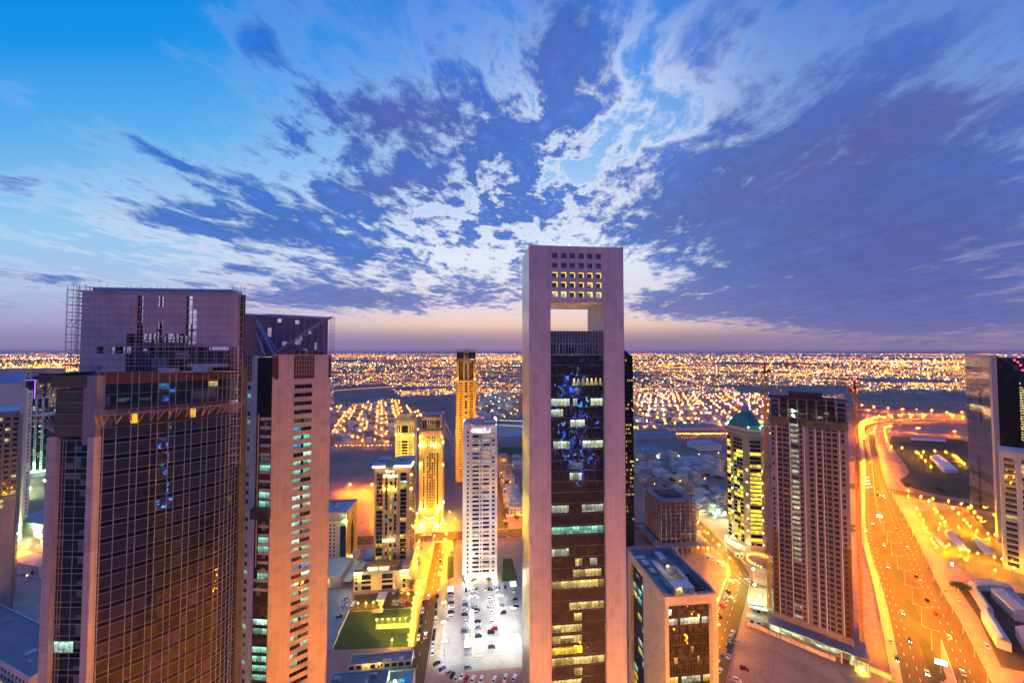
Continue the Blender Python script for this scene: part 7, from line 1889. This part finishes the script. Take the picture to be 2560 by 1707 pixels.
villas([(1245, 1150), (1300, 1150), (1300, 1325), (1262, 1325)], 20, TH, 'tan villa in the block right of the white apartment tower', 'villas right of the white tower', ['sod', 'yel'], .85, 5, gr=.4, glowp=.3, limit=26)
for k, (x0, x1, Y, h, d, nm) in enumerate(((1592, 1668, 640, 10, 50, 'pale flat school block left of the concrete frame block'), (1745, 1800, 690, 10, 40, 'long flat hall with a ribbed roof left of the domed tower'), (1590, 1690, 780, 8, 40, 'blue grey hall behind the school block'), (1695, 1760, 590, 9, 30, 'beige sports hall with a plain roof by the villas'), (1660, 1800, 860, 8, 40, 'wide low hall farthest back in the school compound'))):
    o, W = place(x0, x1, Y, .12); B = thing('school_hall', nm, 'hall', o, .12); wl = MB().box(0, W, 0, d, 0, h); wl.build('wall', VW[k % 2], B); MB().box(-.3, W+.3, -.3, d+.3, h, h+.6).build('roof', ROOFB if k % 2 else ROOFG, B)
    for q in range(10): MB().box(2+q*(W-4)/10, 2+q*(W-4)/10+2, -.06, -.01, 4.6, 6).build('window', G_WIN, B)
    for q in range(4): MB().box(4+q*W/5, 8+q*W/5, d*.3, d*.3+4, h+.6, h+1.8).build('roof_unit', AIRCON, B)
p = G(1745, 1230); o = MB().prism([(ST(0, 0)+p+GA*q[0]+GB*q[1])[:2] for q in ((-14, -7), (14, -7), (14, 7), (-14, 7))], 0, .12).build('pool_deck', PAVE); structure(o)
o = MB().prism([(p+GA*q[0]+GB*q[1])[:2] for q in ((-6, -3.2), (6, -3.2), (6, 3.2), (-6, 3.2))], .05, .16).build('swimming_pool', WATER); structure(o)

# ------------------------------------------------------------------ the distant city
dc = random.Random(2024); houses = MB()
DARK = [[(833, 968), (960, 962), (1010, 1000), (985, 1012), (833, 1018)], [(833, 1118), (1000, 1118), (1000, 1215), (833, 1300)], [(2110, 985), (2430, 985), (2430, 1400), (2110, 1400)], [(1840, 968), (2130, 965), (2130, 990), (1840, 998)], [(1590, 985), (1990, 985), (1990, 1500), (1590, 1500)],
        [(833, 1000), (1310, 985), (1310, 1300), (833, 1320)]]
def dark(px, py):
    return any(inpoly((px, py), q) for q in DARK)
def pix(x, y):
    dz = -CAMZ; dy = y; v = (dz*cp_ - dy*sp_)/(dy*cp_+dz*sp_); return 1280+F*x/(dy*cp_+dz*sp_), 853.5-F*v
from mathutils import noise as mnoise
def voidn(px, py):
    p = G(px, py); return .5+.5*mnoise.noise(Vector((p.x/1500*1500/max(700, p.y*.45), math.log(p.y)*7, 3)))
dist = []
for k in range(500):      # neighbourhoods: each has its own street grid, brightness and lamp colour
    py = 884+126*dc.random()**1.5; px = dc.uniform(-60, 2620); c = G(px, py)
    dist.append((c, dc.uniform(0, 1.57), dc.choice([['sod']*5+['yel']*2, ['sod']*3+['warm'], ['yel', 'warm', 'sod', 'sod'], ['cool', 'warm', 'yel'], ['sod', 'sod', 'yel', 'cool', 'red']]), dc.random()))
def glow_r(y, x): return math.hypot(x, y)*.00066
cnt = 0
for (c, an, cols, dens) in dist:
    r0 = c.length; a, b = Vector((math.cos(an), math.sin(an), 0)), Vector((-math.sin(an), math.cos(an), 0)); big = max(90, r0*.055)
    for s in range(int(18+54*dens)):     # lamps and lit yards along the lanes
        u_, v_ = dc.gauss(0, 1)*big*1.2, dc.gauss(0, 1)*big*2.2
        lane = big/6; u_ = round(u_/lane)*lane
        p = c+a*u_+b*v_
        if p.y < 600: continue
        q = pix(p.x, p.y)
        if q[1] > 1012 or dark(*q) or q[1] < 881.5 or voidn(*q) < .36: continue
        add_glow(dc.choice(cols), p.x, p.y, 8, glow_r(p.y, p.x)*dc.choice([.35, .45, .6, .8, 1.0, 1.8])); cnt += 1
    if dens > .35:                       # one lit main street: a string of close lamps
        e = a if dc.random() < .5 else b; L = big*dc.uniform(3, 7); n = int(40+40*dens)
        for s in range(n):
            p = c+e*(L*(s/n-.5))
            if p.y < 600: continue
            q = pix(p.x, p.y)
            if q[1] > 1012 or dark(*q) or q[1] < 881.5 or voidn(*q) < .36: continue
            add_glow('sod' if dc.random() < .8 else 'yel', p.x, p.y, 9, glow_r(p.y, p.x)*.6)
for k in range(4200):      # scattered single lights
    py = 881.6+130*dc.random()**1.7; px = dc.uniform(-40, 2600)
    if dark(px, py) or voidn(px, py) < .40: continue
    p = G(px, py); add_glow(dc.choice(['sod', 'sod', 'sod', 'yel', 'yel', 'warm', 'cool', 'red' if dc.random() < .2 else 'sod']), p.x, p.y, 7, glow_r(p.y, p.x)*dc.choice([.35, .5, .6, .8, 1.0]))
for k in range(420):       # unbroken glitter of the farthest suburbs
    py = 880.9+1.6*dc.random(); px = dc.uniform(-40, 2600); p = G(px, py); add_glow(dc.choice(['sod', 'yel', 'sod', 'warm']), p.x, p.y, 20, glow_r(p.y, p.x)*dc.uniform(.5, .9))
def lamp_line(pts, n, c, z=9, k=.7):
    P = [G(*q) for q in pts]
    for p, d in along(P, sum((P[i+1]-P[i]).length for i in range(len(P)-1))/n): add_glow(c, p.x, p.y, z, glow_r(p.y, p.x)*k)
lamp_line([(833, 981), (900, 976), (990, 970)], 60, 'sod', k=.75); lamp_line([(833, 1018), (990, 1012)], 12, 'sod'); lamp_line([(833, 1113), (1010, 1112)], 26, 'sod', 7, .6)
lamp_line([(1590, 1092), (1925, 1090)], 46, 'near_sod', 7, .55); lamp_line([(840, 1122), (1000, 1121)], 16, 'near_sod', 7, .5); lamp_line([(1895, 905), (1930, 905), (1905, 945), (1965, 990)], 40, 'yel', k=.9); lamp_line([(2140, 1012), (2430, 1020)], 22, 'sod', 9, .4)
lamp_line([(1190, 965), (1225, 995)], 22, 'sod', k=.9); lamp_line([(820, 925), (900, 905)], 40, 'yel', k=.8); lamp_line([(2040, 925), (2150, 915), (2440, 905)], 50, 'sod', k=.7); lamp_line([(1250, 1062), (1310, 1064)], 14, 'cool', 12, .9); lamp_line([(1250, 1075), (1310, 1078)], 12, 'warm', 12, .9)
lamp_line([(1100, 1060), (1135, 1130)], 12, 'sod', 7, .8); lamp_line([(1112, 1060), (1140, 1120)], 10, 'sod', 7, .8)
for k in range(5200):
    py = 886+124*dc.random()**1.3; px = dc.uniform(-40, 2600)
    if dark(px, py): continue
    p = G(px, py); w, d, h = dc.uniform(10, 26), dc.uniform(10, 26), dc.uniform(5, 11); houses.box(p.x-w/2, p.x+w/2, p.y-d/2, p.y+d/2, 0, h, dc.randrange(3), bottom=False)
houses.build('distant_houses', VW)['kind'] = 'stuff'
trs = MB()
for k in range(2400):
    py = 900+112*dc.random()**1.2; px = dc.uniform(-40, 2600)
    if dark(px, py): continue
    p = G(px, py); trs.octa(p.x, p.y, 2.5, dc.uniform(2, 5), rz=dc.uniform(2, 4))
trs.build('distant_tree_cover', LEAF)['kind'] = 'stuff'
for c, mb in glow.items():
    col, st = GLOWC[c]; o = mb.build('city_lights', lamp_mat('city_light_'+c, col, st)); o['kind'] = 'stuff'

# ------------------------------------------------------------------ right hand odds and ends
def fence(name, label, pts, h, m, t=.15, cat='fence'):
    B = thing(name, label, cat, (pts[0].x, pts[0].y, 0)); mb = MB(); ps = MB()
    for i in range(len(pts)-1):
        a, b = pts[i]-pts[0], pts[i+1]-pts[0]; mb.bar((a.x, a.y, h/2), (b.x, b.y, h/2), t, h)
    for p, d in along(pts, 4.8): q = p-pts[0]; ps.bar((q.x, q.y, 0), (q.x, q.y, h+.15), .3)
    mb.build('panel', m, B); ps.build('post', POLE, B)
fence('site_hoarding', 'cream hoarding along the front of the unfinished tower site', pxs(Z7, (1125, 1040), (1240, 1080), (1880, 1345), (1940, 1365)), 3.0, HOARD)
fence('site_hoarding', 'short cream hoarding at the corner of the highway', pxs(Z9, (90, 1390), (280, 1460), (470, 1540)), 3.0, HOARD)
fence('boundary_wall', 'long pale wall between the service road and the sandy lot', pxs(Z7, (955, 590), (900, 730), (840, 890)), 2.2, CREAM, .3, 'wall')
fence('boundary_wall', 'low wall along the left edge of the dark lawn', pxs(Z5, (190, 925), (115, 1090), (40, 1275)), 2.0, PALE, .3, 'wall')
fence('lot_fence', 'thin fence between pavement and bright car park', pxs(Z5, (1060, 700), (1045, 1000), (1022, 1390)), 1.4, POLE, .06)
fence('site_hoarding', 'dark fence along the highway side of the building site', pxs(Z9, (215, 330), (290, 620), (370, 1000), (460, 1500)), 2.4, DKSTEEL)
def cabin(name, label, px, py, w, d, h, ang, m, roof=None):
    p = G(px, py); B = thing(name, label, 'cabin', p, ang); MB().box(-w/2, w/2, -d/2, d/2, 0, h).build('wall', m, B); MB().box(-w/2-.2, w/2+.2, -d/2-.2, d/2+.2, h, h+.25).build('roof', roof or ROOFB, B); MB().box(-w*.3, -w*.1, -d/2-.05, -d/2-.01, .3, 2.2).build('door', DKSTEEL, B); MB().box(w*.1, w*.3, -d/2-.05, -d/2-.01, 1, 2).build('window', G_WIN, B)
for k, (x, y, w, d, h, an, m, nm) in enumerate(((1200, 1010, 10, 4, 3.2, -.4, WHITE, 'white site cabin at the left end of the cream hoarding'), (880, 480, 6, 2.6, 2.8, -.7, WHITE, 'white cabin on the podium edge of the concrete frame block'), (790, 430, 8, 2.6, 2.8, -.7, PALE, 'pale container cabin behind the white one near the concrete frame'), (1210, 870, 9, 3, 2.8, -.3, WHITE, 'white cabin inside the green lit site'), (1260, 920, 10, 3, 2.6, -.35, CREAM, 'cream stack of site boards inside the green lit site'), (1060, 410, 7, 3, 2.8, -.6, PALE, 'pale hut by the bend of the service road'))): cabin('site_cabin', nm, *Z7(x, y), w, d, h, an, m)
def shade(label, pts, h=3.2, ridges=8, name='shade_canopy'):
    P = [G(*q) for q in pts]; a, b, c, d = P; B = thing(name, label, 'canopy', a); m = MB(); ps = MB()
    for k in range(ridges):
        t0, t1 = k/ridges, (k+1)/ridges; tm = (t0+t1)/2; L = [a.lerp(d, t)-a for t in (t0, tm, t1)]; R_ = [b.lerp(c, t)-a for t in (t0, tm, t1)]
        z = [h, h+1.3, h]
        for q in (0, 1): m.face([(L[q].x, L[q].y, z[q]), (R_[q].x, R_[q].y, z[q]), (R_[q+1].x, R_[q+1].y, z[q+1]), (L[q+1].x, L[q+1].y, z[q+1])])
        for w in (L[0], R_[0]): ps.bar((w.x, w.y, 0), (w.x, w.y, h), .15)
    m.build('cloth', TENT, B); ps.build('post', POLE, B)
shade('row of peaked cloth car shades, left of two in the right hand car park', [Z9(*q) for q in ((965, 210), (1020, 195), (1190, 385), (1100, 380))], ridges=9)
shade('row of peaked cloth car shades, right of two in the right hand car park', [Z9(*q) for q in ((1205, 270), (1265, 258), (1425, 420), (1330, 420))], ridges=8)
shade('row of peaked cloth car shades half hidden beside the yellow lamps', [Z9(*q) for q in ((850, 250), (885, 245), (960, 330), (925, 340))], ridges=6)
shade('small white shades on the dark park beyond the cross road', [Z8(*q) for q in ((660, 890), (980, 905), (990, 925), (665, 908))], ridges=6)
def shed(label, pts, h, m=TENT, ridge=2.0, name='warehouse'):
    P = [G(*q) for q in pts]; B = thing(name, label, 'warehouse', P[0]); o = P[0]; q = [p-o for p in P]; w = MB(); w.prism([p[:2] for p in q] if (q[1]-q[0]).cross(q[2]-q[0]).z > 0 else [p[:2] for p in q][::-1], 0, h); w.build('wall', PALE, B)
    r = MB(); n = 7
    for k in range(n):
        A0, A1, B0, B1 = q[0].lerp(q[3], k/n), q[0].lerp(q[3], (k+1)/n), q[1].lerp(q[2], k/n), q[1].lerp(q[2], (k+1)/n); C0, C1 = (A0+B0)/2, (A1+B1)/2; e = EZ*(h+.02); t = EZ*(h+ridge)
        r.face([A0+e, C0+t, C1+t, A1+e]); r.face([C0+t, B0+e, B1+e, C1+t])
    r.build('roof', m, B)
ribm = mat('pinkish_sheet_roof', (.55, .45, .42), .6, var=.15, joints=(3, 3, .15, .25))
shed('long shed with a pale ridged roof on the dark park', [Z8(*q) for q in ((845, 1068), (935, 1062), (1105, 1205), (975, 1200))], 5, TENT, 1.2)
shed('white roofed shed beside the parked cars left of the warehouses', [Z9(*q) for q in ((1175, 700), (1230, 700), (1415, 965), (1330, 960))], 5, ribm)
shed('pale warehouse roof, largest at the right edge', [Z9(*q) for q in ((1385, 780), (1620, 830), (1860, 1060), (1600, 990))], 7, ribm)
shed('bright white warehouse roof nearest the highway', [Z9(*q) for q in ((1295, 990), (1400, 1010), (1580, 1290), (1440, 1240))], 6, TENT)
shed('low warehouse roof in the bottom right corner', [Z9(*q) for q in ((1610, 1130), (1800, 1160), (1900, 1360), (1700, 1290))], 6, ribm)
shed('small canteen roof between the yellow car park and the warehouses', [Z9(*q) for q in ((1230, 670), (1560, 700), (1590, 740), (1260, 720))], 4, ribm)
def board(px, py, label, ang, w=5, h=3, m=None, ph=5):
    p = G(px, py); B = thing('lit_billboard', label, 'billboard', p, ang); MB().bar((0, 0, 0), (0, 0, ph), .35).build('post', POLE, B); MB().box(-w/2-.15, w/2+.15, -.1, .25, ph, ph+h+.3).build('frame', POLE, B); MB().face([(-w/2, -.12, ph+.15), (w/2, -.12, ph+.15), (w/2, -.12, ph+h+.15), (-w/2, -.12, ph+h+.15)]).build('lit_face', m or E_SIGN, B)
board(*Z9(930, 1480), 'glowing white billboard on the median nearest the viewer', -.5); board(*Z9(365, 90), 'glowing white billboard on the far median', -.5); board(*Z9(1030, 545), 'small lit panel at the edge of the yellow car park', -.4, 2, 3)
for x, y, lb in ((1255, 1225, 'glowing white light box, left of two in the bright car park'), (1605, 1190, 'glowing white light box, right of two in the bright car park'), (1098, 735, 'glowing white light box by the pavement behind the car park'), (1660, 690, 'glowing white light box at the back right of the car park')):
    p = G(*Z5(x, y)); B = thing('light_box', lb, 'light box', p, TH); MB().box(-2.6, 2.6, -3.0, 3.0, 0, .9).build('frame', CREAM, B); MB().box(-2.3, 2.3, -2.7, 2.7, .9, 1.25).build('glowing_top', lamp_mat('light_box_panel', (1.0, .98, .88), 2.4), B)
o = MB(); p = G(*Z5(485, 830)); B = thing('park_pavilion', 'white flat roofed pavilion standing in the dark lawn', 'pavilion', p, TH); MB().box(-3.4, 3.0, -5, 4.6, 3.4, 3.8).build('roof', TENT, B); MB().box(-1.6, 1.6, -5, 2, .1, 3.4).build('wall', PALE, B); MB().box(-4, 3.4, -13, -9.5, .1, .9).build('plinth', PAVE, B)
spot(B, 1.5, -9.3, 1.6, .22, E_YEL, 'pavilion_lamp')
# small roundabout garden with ring of lamps
c = G(*Z7(1262, 470)); B = thing('lit_ring_garden', 'orange lit circular ramp with a ring of small lamps', 'ramp', c)
for r_, z in ((16, 2.6), (11, 1.6)):
    rm = MB()
    for k in range(28): a0, a1 = 2*math.pi*k/28, 2*math.pi*(k+1)/28; rm.bar((r_*math.cos(a0), r_*math.sin(a0), z/2), (r_*math.cos(a1), r_*math.sin(a1), z/2), .4, z)
    rm.build('curved_wall', CREAM, B)
for k in range(18): a = math.pi*(.1+k/17*1.2); spot(B, 11*math.cos(a), 11*math.sin(a), 2.6, .28, E_SODF, 'ring_lamp')

# ------------------------------------------------------------------ evening air
hm = bpy.data.materials.new('evening_haze'); hm.use_nodes = True
_nt = hm.node_tree; _nt.nodes.clear(); _v = _nt.nodes.new('ShaderNodeVolumePrincipled'); _o = _nt.nodes.new('ShaderNodeOutputMaterial')
_v.inputs['Color'].default_value = (.92, .76, .88, 1); _v.inputs['Density'].default_value = 2.8e-5
_nt.links.new(_v.outputs[0], _o.inputs['Volume'])
hz = MB().box(-95000, 95000, -3000, 95000, -1, 260).build('haze', hm); hz['kind'] = 'stuff'
